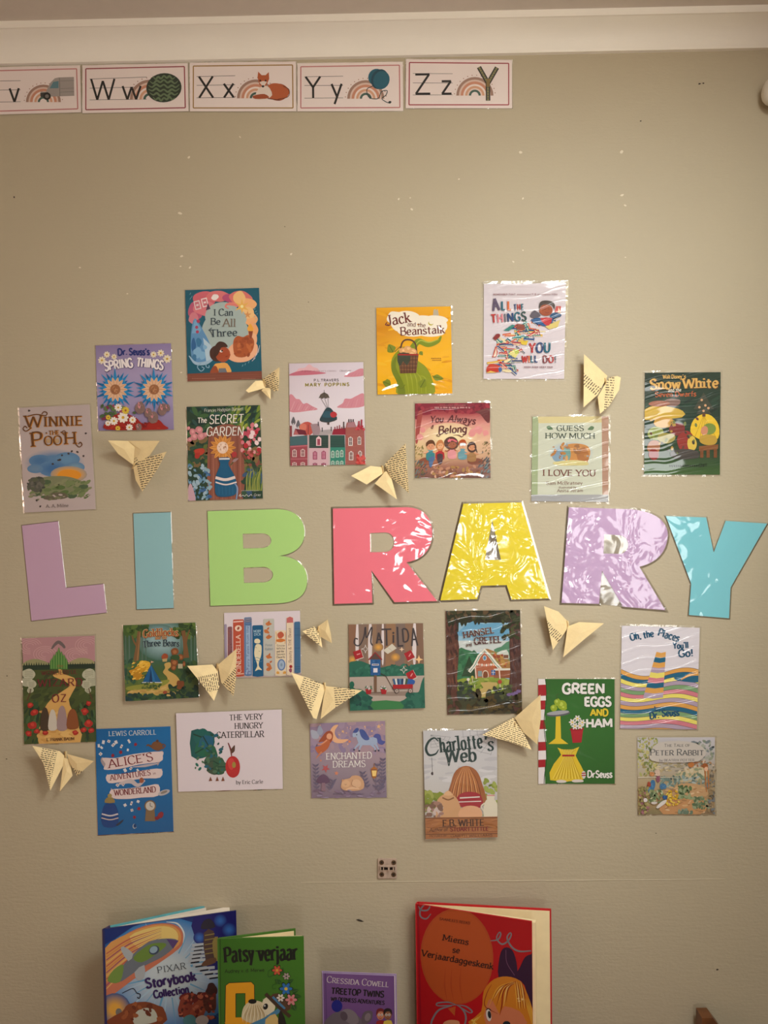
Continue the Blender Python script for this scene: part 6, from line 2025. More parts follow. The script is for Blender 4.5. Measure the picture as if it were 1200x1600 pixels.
def webcover():
    A = Art(V10, [(498, 712), (905, 708), (908, 1298), (512, 1308)], (186, 182, 182))
    A.g([(0, (180, 178, 180), (186, 184, 188)), (.4, (190, 188, 188), (184, 182, 184)), (1, (170, 160, 150), (170, 160, 150))])
    A.dabs(505, 860, 900, 1000, 24, [(176, 174, 178), (196, 194, 196)], 24, 50, 2, 4, 0)
    th = (120, 122, 126)
    for k in range(6):
        a = math.radians(100 + k * 17)
        A.s([(905, 720), (905 + 200 * math.cos(a), 720 + 130 * math.sin(a))], 1.5, th, 0)
    for q in (.35, .55, .75, .95):
        A.s([(905 + 200 * q * math.cos(math.radians(100 + k * 17)), 720 + 130 * q * math.sin(math.radians(100 + k * 17))) for k in range(6)], 1.5, th, 0)
    for k in range(5):
        a = math.radians(10 + k * 20)
        A.s([(540, 735), (540 + 110 * math.cos(a), 735 + 70 * math.sin(a))], 1.5, th, 0)
    for q in (.5, .75, 1):
        A.s([(540 + 110 * q * math.cos(math.radians(10 + k * 20)), 735 + 70 * q * math.sin(math.radians(10 + k * 20))) for k in range(5)], 1.5, th, 0)
    A.s([(546, 860), (549, 940)], 2, (70, 66, 70), 0)
    A.b(549, 946, 7, 9, (70, 62, 66), 1, .3)
    ink = (44, 62, 62)
    A.s([(582, 770), (560, 752), (530, 770), (514, 810), (530, 845), (566, 840), (584, 815)], [6, 9, 13, 14, 13, 9, 4], ink)
    A.t('harlotte', 594, 832, 826, 806, 82, ink, 1.5, .6, 1, sp=1.6)
    A.t("'s", 832, 818, 884, 822, 76, ink, 1.5, .7, 1)
    A.t('Web', 622, 886, 790, 880, 74, ink, 1.9, .7, 2.2, jit=.02)
    A.s([(632, 870), (640, 905), (646, 880)], 5, ink)
    # bushes, a haystack, a tan sack, a red cloth, a white jug over a plank fence
    A.dabs(505, 1050, 610, 1160, 40, [(124, 136, 56), (104, 118, 48), (150, 156, 80)], 12, 24, 4)
    A.dabs(840, 985, 905, 1180, 34, [(130, 142, 62), (150, 160, 84), (104, 118, 50)], 10, 22, 5)
    A.p([(640, 1120), (652, 1000), (680, 930), (735, 905), (790, 930), (822, 1000), (836, 1120)], (150, 92, 58), 3)
    for k in range(26):
        A.s([(735 + (k - 13) * 1.5, 912), (735 + (k - 13) * 5, 990), (735 + (k - 13) * 7.6, 1110)], [2, 5, 3], [(176, 114, 70), (120, 70, 44), (206, 150, 100), (160, 98, 60)][k % 4])
    A.p([(690, 1070), (740, 1048), (812, 1062), (824, 1130), (740, 1140), (684, 1110)], (150, 44, 54), 3)
    A.s([(700, 1082), (810, 1076)], 7, (206, 196, 190), 0)
    A.s([(694, 1104), (818, 1100)], 5, (206, 196, 190), 0)
    A.p([(570, 1190), (572, 1110), (590, 1076), (620, 1060), (650, 1060), (680, 1080), (700, 1120), (704, 1190)], (192, 148, 108), 3)
    A.s([(604, 1080), (636, 1092), (668, 1080)], 8, (130, 90, 60))
    A.p([(610, 1066), (636, 1040), (662, 1066)], (206, 164, 124), 2)
    A.p([(700, 1190), (706, 1140), (760, 1124), (812, 1140), (816, 1190)], (206, 156, 120), 3)
    A.p([(832, 1190), (836, 1110), (850, 1090), (850, 1064), (890, 1064), (890, 1090), (905, 1110), (905, 1190)], (206, 198, 178), 2)
    A.s([(836, 1110), (818, 1130), (836, 1160)], 7, (206, 198, 178))
    A.s([(848, 1068), (892, 1068)], 6, (196, 130, 130), 0)
    A.dabs(508, 1110, 600, 1190, 30, [(150, 116, 104), (190, 172, 166), (120, 92, 80)], 8, 20, 6)
    A.p([(508, 1190), (910, 1184), (910, 1300), (510, 1310)], (152, 98, 60))
    for y in (1194, 1246, 1282):
        A.s([(508, y), (910, y - 4)], 4, (96, 58, 38), 0)
    A.dabs(512, 1195, 905, 1300, 36, [(164, 110, 70), (138, 86, 52)], 16, 46, 7, 8, 0)
    A.t('E.B. WHITE', 606, 1240, 834, 1235, 38, (66, 46, 40), 1.7, .7, 2)
    A.t('Author of', 534, 1268, 632, 1264, 20, (72, 46, 38), 1.3, .7, slant=.15)
    A.t('STUART LITTLE', 648, 1266, 858, 1262, 22, (110, 36, 40), 2.2, 1)
    A.t('PICTURES BY', 534, 1296, 628, 1294, 9, (72, 46, 38), 1.6, .8)
    A.t('GARTH WILLIAMS', 650, 1298, 880, 1293, 12, (72, 46, 38), 1.7, .8)
    cover(A, 'grey book cover with dark curly title and brown planks along its foot', MILD, 2.8, (3, 6))


def places():
    A = Art(V11, [(535, 168), (965, 180), (948, 740), (525, 735)], (206, 200, 208))
    OR, NV, YE, MV, GR, PK = (206, 150, 76), (24, 92, 122), (218, 204, 102), (164, 146, 166), (116, 150, 106), (196, 116, 128)
    seq = [OR, NV, YE, MV, GR, PK, YE, MV, OR, NV, GR, YE, PK, MV, OR]
    # plain rolling coloured stripes and one striped post
    for i, c in enumerate(seq):
        y = 400 + i * 23
        pts = [(515 + k * 46, y + 34 * math.sin(k * .55 + i * .10) * (1 - i / 22) + k * 4) for k in range(11)]
        pts = catmull(pts, False, 4)
        A.p(pts + [(980, 760), (515, 760)], c)
        A.s(pts, 2.2, (90, 76, 80), 0)
    A.p([(825, 445), (860, 438), (900, 448), (965, 434), (965, 480), (840, 470)], NV, 3)
    A.s([(860, 466), (910, 440), (965, 438)], [6, 14, 10], OR)
    cols = [OR, NV, OR, MV, YE, PK, NV, OR, MV]
    for k, c in enumerate(cols):
        y0, y1 = 312 + k * 28, 312 + (k + 1) * 28
        w0, w1 = 26 + k * 3.2, 26 + (k + 1) * 3.2
        x0, x1 = 752 - k * 5, 752 - (k + 1) * 5
        A.p([(x0 - w0, y0), (x0, y0 + 6), (x0 + w0, y0), (x1 + w1, y1), (x1, y1 + 6), (x1 - w1, y1)], c)
    nv = (22, 74, 104)
    A.t('Oh, the', 584, 250, 712, 226, 38, nv, 2.3, 1.6, jit=.04)
    A.t('Places', 732, 222, 846, 256, 40, nv, 2.3, 1.6, jit=.04)
    A.t("You'll", 818, 296, 902, 290, 34, nv, 2.3, 1.6, jit=.04)
    A.t('Go!', 848, 340, 928, 336, 40, nv, 2.3, 1.6, jit=.03)
    A.t('by', 718, 640, 750, 634, 28, nv, 2.2)
    A.t('Dr.', 690, 682, 740, 676, 36, nv, 2.5, 1.6, jit=.03)
    A.t('Seuss', 756, 668, 850, 664, 36, nv, 2.5, 1.6, jit=.03)
    cover(A, 'white book cover with rolling rainbow stripes, glare on its left half', STREAK, 3.0)


def greencover():
    A = Art(V11, [(74, 462), (495, 462), (496, 1040), (75, 1040)], (48, 110, 48))
    A.g([(0, (42, 90, 38), (42, 94, 40)), (.5, (48, 104, 44), (44, 98, 42)), (1, (44, 94, 40), (40, 90, 38))])
    wh, rd = (212, 204, 204), (150, 28, 38)
    ys = [462, 495, 556, 582, 632, 690, 740, 810, 858, 908, 950, 1042]
    for i in range(11):
        A.p([(70, ys[i]), (112 + 4 * math.sin(i), ys[i] - 2), (116 + 4 * math.sin(i + 1), ys[i + 1] - 2), (70, ys[i + 1])], rd if i % 2 else wh)
    pts = [(113 + 7 * math.sin(k * .55), 460 + k * 29.2) for k in range(21)]
    A.s(pts, 4, (30, 60, 32))
    # dish of green pears on a yellow stand, red flower pot with pale blooms, tall yellow sheaf
    YL, Y2 = (206, 176, 46), (176, 140, 30)
    A.p([(172, 660), (196, 660), (200, 790), (240, 820), (130, 820), (168, 790)], YL)
    A.e(185, 654, 66, 14, (84, 84, 92), -6)
    A.e(183, 648, 62, 11, (150, 150, 156), -6)
    for x, y, rx, ry in ((160, 622, 18, 20), (205, 606, 26, 28), (180, 590, 18, 20), (215, 622, 18, 14)):
        A.b(x, y, rx, ry, (138, 158, 44), 2, .08)
        A.b(x - 4, y - 5, rx * .4, ry * .4, (170, 186, 76), 2, .1)
    A.s([(178, 575), (176, 550), (190, 545)], 4, (60, 80, 40))
    A.p([(140, 1020), (160, 930), (200, 880), (180, 840), (240, 860), (300, 836), (280, 884), (310, 940), (322, 1016)], YL, 2)
    for k in range(18):
        A.s([(240 + (k - 9) * 5, 850), (240 + (k - 9) * 2.4, 884), (236 + (k - 9) * 9, 1012)], [4, 3, 4], Y2 if k % 2 else (220, 196, 84))
    A.s([(206, 884), (274, 884)], 10, (150, 32, 42), 0)
    A.p([(252, 740), (322, 736), (312, 812), (264, 814)], (160, 32, 44), 1)
    A.e(287, 738, 40, 9, (140, 26, 38), -4)
    for x, y in ((262, 700), (290, 680), (316, 702), (276, 722), (304, 720)):
        A.s([(288, 740), (x, y)], 4, (40, 90, 40), 0)
        A.flower(x, y, 19, (206, 200, 196), (206, 176, 60), 6)
    A.b(200, 1026, 30, 8, (200, 190, 184), 2, .1)
    A.b(290, 1024, 34, 8, (200, 190, 184), 2, .1)
    A.b(325, 990, 12, 20, (196, 190, 188), 2, .1)
    for y in (982, 994):
        A.s([(313, y), (336, y - 2)], 6, (150, 32, 42), 0)
    w2 = (216, 212, 208)
    for c, w, d in (((30, 74, 34), 3.4, 2), (w2, 2.6, 0)):
        A.t('GREEN', 208 + d, 541 + d, 438 + d, 540 + d, 52, c, w, jit=.02)
        A.t('EGGS', 330 + d, 610 + d, 474 + d, 610 + d, 48, c, w, jit=.02)
        A.t('AND', 362 + d, 664 + d, 458 + d, 664 + d, 36, c if d else (206, 180, 50), w)
        A.t('HAM', 338 + d, 728 + d, 482 + d, 726 + d, 46, c, w, jit=.02)
    A.t('Dr', 344, 1004, 386, 1004, 36, w2, 2.1, jit=.03)
    A.t('Seuss', 390, 1004, 480, 1004, 36, w2, 2.1, jit=.03)
    cover(A, 'green book cover with red and white striped edge and chunky white title', MILD, 2.0)


def kitchen_garden():
    A = Art((985, 1145, 145 / 1200), [(92, 62), (1092, 58), (1088, 1052), (95, 1050)], (184, 176, 166))
    A.g([(0, (176, 172, 176), (186, 182, 188)), (.3, (176, 170, 160), (170, 164, 160)), (.55, (166, 150, 120), (160, 142, 112)), (.8, (176, 140, 100), (160, 132, 96)), (1, (124, 116, 84), (130, 110, 86))])
    LF = [(132, 138, 82), (158, 158, 96), (110, 120, 70), (178, 170, 110), (146, 132, 84)]
    A.dabs(95, 65, 350, 560, 120, LF, 14, 34, 2, 2)
    A.dabs(800, 110, 1080, 340, 60, [(140, 146, 128), (120, 132, 118), (158, 160, 148), (112, 122, 126)], 18, 40, 3, 2)
    A.dabs(330, 380, 760, 500, 60, [(176, 158, 120), (150, 140, 110), (196, 182, 150), (136, 130, 116)], 16, 36, 4, 3, 0)
    A.dabs(720, 350, 1080, 480, 50, [(170, 130, 90), (196, 180, 160), (120, 116, 100), (150, 100, 70)], 14, 32, 5, 2)
    A.p([(590, 540), (760, 470), (900, 440), (1000, 480), (960, 590), (700, 640), (600, 600)], (188, 170, 136), 3)
    A.dabs(600, 470, 960, 620, 36, [(140, 146, 116), (110, 128, 108), (196, 184, 156)], 16, 34, 6)
    A.dabs(390, 560, 640, 720, 60, [(122, 140, 130), (100, 122, 116), (148, 160, 150), (88, 104, 96)], 14, 32, 7)
    A.dabs(660, 570, 1000, 700, 40, [(126, 146, 146), (160, 172, 168), (104, 122, 118)], 14, 32, 8)
    A.p([(590, 680), (780, 650), (960, 700), (980, 820), (560, 840)], (182, 146, 106), 3)
    A.p([(440, 860), (900, 830), (1000, 900), (900, 1050), (420, 1050)], (184, 136, 92), 3)
    A.dabs(460, 690, 960, 1040, 70, [(176, 134, 94), (196, 158, 116), (160, 118, 80), (206, 176, 140)], 18, 44, 9, 3, -10)
    A.dabs(610, 690, 790, 850, 50, [(88, 112, 72), (112, 132, 90), (70, 92, 62), (140, 152, 116)], 16, 34, 10)
    A.dabs(820, 830, 1000, 980, 44, [(104, 122, 92), (84, 104, 76), (140, 150, 120)], 16, 34, 11)
    A.dabs(620, 990, 800, 1050, 30, [(96, 116, 100), (128, 142, 124)], 14, 30, 12)
    A.dabs(1000, 480, 1085, 1040, 60, [(140, 120, 90), (110, 116, 120), (160, 140, 110), (104, 96, 84)], 14, 32, 13)
    for x0, y0, x1, y1 in ((960, 470, 980, 760), (1000, 480, 1010, 720)):
        A.s([(x0, y0), (x1, y1)], [18, 12], (170, 108, 62), 0)
    A.b(785, 410, 40, 34, (176, 110, 60), 2, .2)
    A.b(965, 420, 32, 34, (150, 84, 44), 2, .2)
    A.b(975, 465, 26, 30, (214, 170, 140), 2, .1)
    A.s([(95, 575), (300, 570), (640, 580)], [12, 10, 4], (206, 196, 176))
    # blue and red flower clumps on the left, yellow ones beside
    for x, y, rx, ry, c in ((285, 670, 40, 70, (58, 108, 150)), (225, 740, 34, 44, (70, 122, 162)), (420, 690, 40, 40, (66, 112, 150)), (440, 830, 34, 28, (40, 86, 136)), (235, 660, 24, 34, (150, 66, 46)), (355, 590, 26, 40, (134, 78, 96)), (345, 510, 34, 44, (196, 172, 156)), (270, 530, 34, 26, (186, 128, 84))):
        A.b(x, y, rx, ry, c, 3, .2)
        A.dabs(x - rx * .7, y - ry * .7, x + rx * .7, y + ry * .7, 6, [tuple(min(255, v + 22) for v in c), tuple(v - 14 for v in c)], 6, 12, int(x))
    A.dabs(230, 740, 420, 900, 44, [(110, 128, 88), (140, 152, 110), (88, 106, 76), (170, 176, 140)], 14, 30, 14)
    A.dabs(450, 740, 620, 940, 40, [(206, 166, 50), (190, 146, 40), (216, 186, 80)], 12, 24, 15)
    A.dabs(100, 700, 230, 1040, 70, [(140, 132, 80), (120, 104, 72), (160, 146, 96), (150, 100, 110), (104, 112, 70)], 14, 30, 16)
    A.p([(330, 950), (400, 880), (460, 860), (450, 900), (400, 940), (350, 970)], (206, 200, 196), 3)
    A.b(188, 862, 26, 26, (206, 198, 200), 1, .1)
    A.b(300, 900, 40, 18, (200, 190, 184), 1, .1)
    ink = (62, 66, 72)
    A.p([(240, 290), (360, 120), (760, 110), (960, 210), (940, 310), (820, 370), (340, 370)], (186, 178, 170), 3)
    A.t('The Tale of', 430, 176, 765, 172, 40, ink, 1.3, .6, 1.6, sc=.8)
    A.t('Peter Rabbit', 250, 286, 940, 284, 78, ink, 1.4, .55, 1.8, sc=.82)
    A.t('by BEATRIX POTTER', 366, 364, 820, 360, 30, (100, 98, 100), 1.7, .8)
    cover(A, 'square garden scene book cover in pale greens and browns, lowest at far right', MILD, 3.0)


for f in (bear_wood, spring, three, secret, rooftops, stalk, bookpile, belong, guess, woodhall, emerald, forest_path, ribbons, spines, leafgrub,
          dreams, wagon, cottage, webcover, places, greencover, kitchen_garden):
    f()
# ------------------------------------------------------------------ folded paper butterflies
PAPER = plain('book_page', (228, 202, 152), 0.75, noise=0.05, nscale=60, bump=0.15, bscale=300)
INKM = plain('page_print', (74, 62, 52), 0.8)


def butterfly(view, c, wings, label, seed=0):
    """wings: (name, outline, slope in mm per px, rows of print or None)"""
    V = lambda p: (view[0] + p[0] * view[2], view[1] + p[1] * view[2])
    R = random.Random(seed)
    cp = V(c)
    org = W(cp[0], cp[1], 0.001)
    t = thing('paper_butterfly', org, label, 'paper butterfly', 'butterflies folded from book pages')
    for wi, (name, pts, slope, txt) in enumerate(wings):
        P = [V(p) for p in pts]
        gx, gy = sum(p[0] for p in P) / len(P) - cp[0], sum(p[1] for p in P) / len(P) - cp[1]
        L = math.hypot(gx, gy)
        gx, gy = gx / L, gy / L

        def h(p, d=0.0):
            s_ = (p[0] - cp[0]) * gx + (p[1] - cp[1]) * gy
            return max(0.002, 0.007 + 0.0015 * wi + slope * s_ / 1000.0) + d
        n = len(P)
        ar = sum(P[i][0] * P[(i + 1) % n][1] - P[(i + 1) % n][0] * P[i][1] for i in range(n))
        if ar < 0:
            P = P[::-1]
        # crease: a point inside lies a little lower, so the wing is faceted
        m = (sum(p[0] for p in P) / n, sum(p[1] for p in P) / n)
        vs = [W(p[0], p[1], h(p)) - org for p in P] + [W(m[0], m[1], h(m, 0.0022)) - org]
        vs += [W(p[0], p[1], h(p) - .0011) - org for p in P] + [W(m[0], m[1], h(m, 0.001)) - org]
        fs = []
        for i in range(n):
            j = (i + 1) % n
            fs.append((j, i, n))
            fs.append((n + 1 + i, n + 1 + j, 2 * n + 1))
            fs.append((i, j, n + 1 + j, n + 1 + i))
        mi = [0] * len(fs)
        if txt:
            # rows of print: thin bars lying on the facets
            ang, step, th, (u0, u1) = txt
            step, th = step * 1.2, th * .9
            a = math.radians(ang)
            ex, ey = math.cos(a), math.sin(a)
            fx, fy = -ey, ex
            for i in range(n):
                j = (i + 1) % n
                tri = [P[i], P[j], m]
                hz = [h(P[i]), h(P[j]), h(m, .0022)]
                det = (tri[1][0] - tri[0][0]) * (tri[2][1] - tri[0][1]) - (tri[2][0] - tri[0][0]) * (tri[1][1] - tri[0][1])
                if abs(det) < 1e-6:
                    continue

                def hh(p):
                    b1 = ((p[0] - tri[0][0]) * (tri[2][1] - tri[0][1]) - (tri[2][0] - tri[0][0]) * (p[1] - tri[0][1])) / det
                    b2 = ((tri[1][0] - tri[0][0]) * (p[1] - tri[0][1]) - (p[0] - tri[0][0]) * (tri[1][1] - tri[0][1])) / det
                    return hz[0] + b1 * (hz[1] - hz[0]) + b2 * (hz[2] - hz[0])
                vv = [(p[0] - cp[0]) * fx + (p[1] - cp[1]) * fy for p in tri]
                k = math.ceil(min(vv) / step)
                while k * step < max(vv):
                    v = k * step
                    RR = random.Random(seed * 1000 + k)
                    xs = []
                    for q in range(3):
                        va, vb = vv[q], vv[(q + 1) % 3]
                        if (va - v) * (vb - v) < 0:
                            f = (v - va) / (vb - va)
                            A_, B_ = tri[q], tri[(q + 1) % 3]
                            X = (A_[0] + (B_[0] - A_[0]) * f, A_[1] + (B_[1] - A_[1]) * f)
                            xs.append((X[0] - cp[0]) * ex + (X[1] - cp[1]) * ey)
                    k += 1
                    if len(xs) != 2:
                        continue
                    lo, hi = max(min(xs) + .3, u0), min(max(xs) - .3, u1)
                    u = u0
                    while u < hi:
                        w = RR.uniform(2.5, 7.5)
                        a0, a1 = max(u, lo), min(u + w, hi)
                        if a1 - a0 > .5:
                            b = len(vs)
                            for uu, dv in ((a0, -th), (a1, -th), (a1, th), (a0, th)):
                                p = (cp[0] + ex * uu + fx * (v + dv), cp[1] + ey * uu + fy * (v + dv))
                                vs.append(W(p[0], p[1], hh(p) + .00012) - org)
                            fs.append((b + 3, b + 2, b + 1, b))
                            mi.append(1)
                        u += w + 1.3
        me = mesh(name, vs, fs)
        o = link(name, me, t, (PAPER, INKM))
        me.polygons.foreach_set('material_index', mi)
    # folded ridge along the body, stuck to the wall
    g = R.uniform(-.4, .4)
    s_ = 6
    a = (cp[0] + s_ * math.sin(g), cp[1] - s_ * math.cos(g) - 1)
    b = (cp[0] - s_ * math.sin(g), cp[1] + s_ * math.cos(g))
    vs = [W(a[0] - 2, a[1], 0) - org, W(a[0] + 2, a[1], 0) - org, W(b[0] + 2, b[1], 0) - org, W(b[0] - 2, b[1], 0) - org,
          W(a[0], a[1], .011) - org, W(b[0], b[1], .0105) - org]
    link('body_fold', mesh('body_fold', vs, [(0, 4, 5, 3), (1, 2, 5, 4), (0, 1, 4), (3, 5, 2), (3, 2, 1, 0)]), t, (PAPER,))


B6 = (880, 540, 1 / 12)
butterfly(V2, (520, 612), [('upper_wing', [(415, 655), (470, 600), (520, 598), (527, 640), (430, 668)], .5, None), ('lower_wing', [(518, 640), (556, 640), (556, 706), (503, 655)], .3, None),
                           ('upper_wing', [(512, 590), (606, 522), (604, 600), (600, 656), (575, 660), (548, 630)], .5, (-22, 2.5, .65, (1, 22)))], 'small paper butterfly at the lower corner of the teal cover', 1)
butterfly(V1, (838, 828), [('upper_wing', [(675, 673), (798, 675), (843, 715), (838, 830), (740, 758)], .55, None), ('upper_wing', [(798, 675), (998, 675), (935, 768), (838, 830), (843, 715)], .45, (-38, 3.0, .7, (2, 10))),
                           ('lower_wing', [(833, 842), (890, 790), (1042, 742), (985, 850), (890, 992), (848, 922)], .45, (-12, 2.9, .75, (4, 46)))], 'paper butterfly with printed lower wing under the purple daisy cover', 2)
butterfly(V3, (195, 1015), [('upper_wing', [(28, 1045), (130, 993), (188, 1000), (202, 1028), (110, 1090)], .5, None), ('lower_wing', [(152, 1085), (208, 1020), (232, 1030), (268, 1168)], .35, None),
                            ('upper_wing', [(203, 985), (312, 876), (330, 1136), (235, 1050)], .5, (-15, 2.7, .7, (3, 44)))], 'paper butterfly with one densely printed wing, above the coral R', 3)
butterfly(B6, (800, 690), [('upper_wing', [(390, 160), (830, 570), (650, 920), (380, 1160)], .45, (-48, 3.2, .8, (-26, -12))), ('lower_wing', [(830, 650), (870, 600), (1010, 570), (1080, 600), (1050, 830), (860, 1130), (690, 1280), (645, 960)], .35, (4, 3.2, .8, (0, 13)))],
          'upright paper butterfly beside the white cover with the book heap', 4)
butterfly(V9, (265, 345), [('upper_wing', [(108, 335), (240, 328), (268, 362), (276, 440), (248, 517), (200, 450)], .5, (78, 2.6, .7, (8, 34))), ('lower_wing', [(268, 330), (365, 245), (362, 400), (350, 492), (285, 420)], .45, (38, 2.8, .7, (22, 50)))],
          'paper butterfly overlapping the forest cover and the cover of spines', 5)
butterfly(V9, (790, 150), [('upper_wing', [(708, 155), (770, 130), (802, 168), (812, 240)], .5, (8, 2.4, .65, (-18, 5))), ('lower_wing', [(788, 130), (840, 93), (856, 165), (862, 217), (800, 182)], .5, None)],
          'tiny paper butterfly right of the cover of spines, below the green B', 6)
butterfly(V9, (825, 445), [('upper_wing', [(650, 370), (740, 398), (832, 440), (782, 612), (765, 606)], .5, (18, 2.8, .7, (-36, -8))), ('lower_wing', [(832, 440), (1020, 462), (880, 552), (803, 612), (818, 500)], .45, (-5, 3.0, .7, (14, 46)))],
          'large paper butterfly whose wing tip touches the wagon cover', 7)
butterfly(V11, (238, 165), [('upper_wing', [(106, 60), (185, 90), (242, 150), (236, 182), (155, 303), (130, 180)], .5, (-45, 2.8, .7, (-30, -18))), ('lower_wing', [(236, 172), (300, 148), (437, 155), (330, 242), (212, 342)], .45, None)],
          'plain cream paper butterfly below the crinkled lilac R', 8)
butterfly(V8, (362, 850), [('upper_wing', [(178, 795), (330, 825), (355, 850), (350, 900), (278, 1042), (240, 892)], .5, (12, 2.7, .7, (-38, -14))), ('lower_wing', [(352, 860), (385, 868), (400, 960), (330, 1047)], .3, None),
                           ('upper_wing', [(370, 840), (517, 880), (425, 962), (385, 890)], .45, (-70, 2.6, .7, (-40, -14)))], 'paper butterfly below the poppy cover, lowest at the left', 9)
butterfly(V10, (1005, 690), [('upper_wing', [(1003, 640), (1145, 513), (1148, 640), (1128, 788), (1052, 722)], .45, None), ('lower_wing', [(825, 735), (1000, 638), (1050, 720), (1096, 817), (960, 768)], .4, (20, 2.5, .6, (-60, 30)))],
          'paper butterfly with printed wing against the red striped edge of the green cover', 10)

# ------------------------------------------------------------------ metal catch on the wall
K0 = (580, 1330, 50 / 1200)
kv = lambda x, y, off: W(K0[0] + x * K0[2], K0[1] + y * K0[2], off)
org = kv(600, 660, 0)
t = thing('cupboard_catch', org, 'small square metal catch plate with four screws, alone above the red book', 'catch plate')


def slab(name, pts, h0, h1, m, parent, bev=0.0):
    n = len(pts)
    vs = [kv(x, y, h0) - org for x, y in pts] + [kv(x, y, h1) - org for x, y in pts]
    fs = [tuple(range(n)), tuple(range(n, 2 * n))[::-1]] + [(i, n + i, n + (i + 1) % n, (i + 1) % n) for i in range(n)]
    o = link(name, mesh(name, vs, fs), parent, (m,))
    if bev:
        b = o.modifiers.new('bevel', 'BEVEL')
        b.width, b.segments = bev, 2
    return o


slab('plate', [(245, 280), (270, 258), (930, 262), (955, 285), (965, 1000), (940, 1030), (265, 1035), (245, 1010)], 0, .0032, M_STEEL, t, .0007)
M_HOLE = plain('dark_recess', (30, 24, 20), 0.8)
for x, y in ((390, 425), (845, 430), (395, 875), (840, 880)):
    o = slab('screw', [(x + 92 * math.cos(a * .524), y + 92 * math.sin(a * .524)) for a in range(12)], .0028, .0042, M_STEELD, t, .0004)
    for a in (.4, 1.97):
        c, s_ = math.cos(a), math.sin(a)
        slab('slot', [(x + 60 * c - 14 * s_, y + 60 * s_ + 14 * c), (x - 60 * c - 14 * s_, y - 60 * s_ + 14 * c), (x - 60 * c + 14 * s_, y - 60 * s_ - 14 * c), (x + 60 * c + 14 * s_, y + 60 * s_ - 14 * c)], .004, .0044, M_HOLE, o)
slab('bridge', [(320, 540), (900, 530), (900, 590), (640, 610), (330, 590)], .003, .011, M_STEEL, t, .0006)
slab('recess', [(320, 590), (900, 590), (900, 700), (320, 700)], .003, .0034, M_HOLE, t)
for x, w in ((350, 26), (460, 20), (660, 40), (830, 26), (900, 20)):
    slab('catch_tooth', [(x - w, 585), (x + w, 585), (x + w * .7, 740), (x - w * .7, 740)], .003, .009, M_STEEL, t, .0004)

# ------------------------------------------------------------------ low bookcase under the frame, books standing on its top
SHELF = 0.46
t = thing('bookcase', (0, -0.16, 0), 'low brown wooden bookcase carrying the four books, hidden below the bottom edge', 'bookcase')
pz = at_z(1097, 1591, 0)
d = (cam_loc - pz).normalized()
py = -0.045
k = (py - pz.y) / d.y
pt = pz + d * k                         # corner of the post where the photo shows it, on its front face
tz = pt.z
px = pt.x
bx = lambda n, lo, hi: box_obj(n, (lo[0], lo[1] + .16, lo[2]), (hi[0], hi[1] + .16, hi[2]), M_WOOD, t, .003)
bx('shelf_top', (-.98, -.31, SHELF - .022), (px - .012, -.015, SHELF))
bx('shelf_board', (-.98, -.30, .08), (px - .012, -.015, .10))
bx('end_panel', (-1.003, -.31, 0), (-.98, -.015, SHELF))
bx('end_panel', (px - .035, -.31, 0), (px - .012, -.015, SHELF - .0225))
vs = []
q = on_plane(1114, 1591, Vector((0, py, 0)), WN).x
q2 = on_plane(1124, 1604, Vector((0, py, 0)), WN)
for y in (py, py + .03):
    vs += [(px, y, 0), (q2.x + .006, y, 0), (q2.x + .006, y, q2.z - .008), (q, y, tz), (px, y, tz)]
vs = [(a - px, b - py, c) for a, b, c in vs]
t = link('wooden_post', mesh('wooden_post', vs, [(0, 1, 2, 3, 4), (9, 8, 7, 6, 5)] + [(i, i + 5, (i + 1) % 5 + 5, (i + 1) % 5) for i in range(5)]), None, (M_WOOD,), (px, py, 0))
tag(t, 'dark brown wooden post top with a sloping corner, at the bottom edge', 'wooden post')


def two(p):
    return Vector((p.x, p.y))


def slab2(name, a, b, th, z0, z1, m, parent, org, side=1):
    """upright board from a to b (plan view), thickened away from the camera"""
    d = (b - a).normalized()
    nn = Vector((-d.y, d.x)) * side
    pts = [a, b, b + nn * th, a + nn * th]
    return prism_at(name, pts, z0, z1, m, parent, org)


def prism_at(name, pts, z0, z1, m, parent, org):
    o = prism(name, [(p.x - org.x, p.y - org.y) for p in pts], z0 - org.z, z1 - org.z, m, parent)
    return o


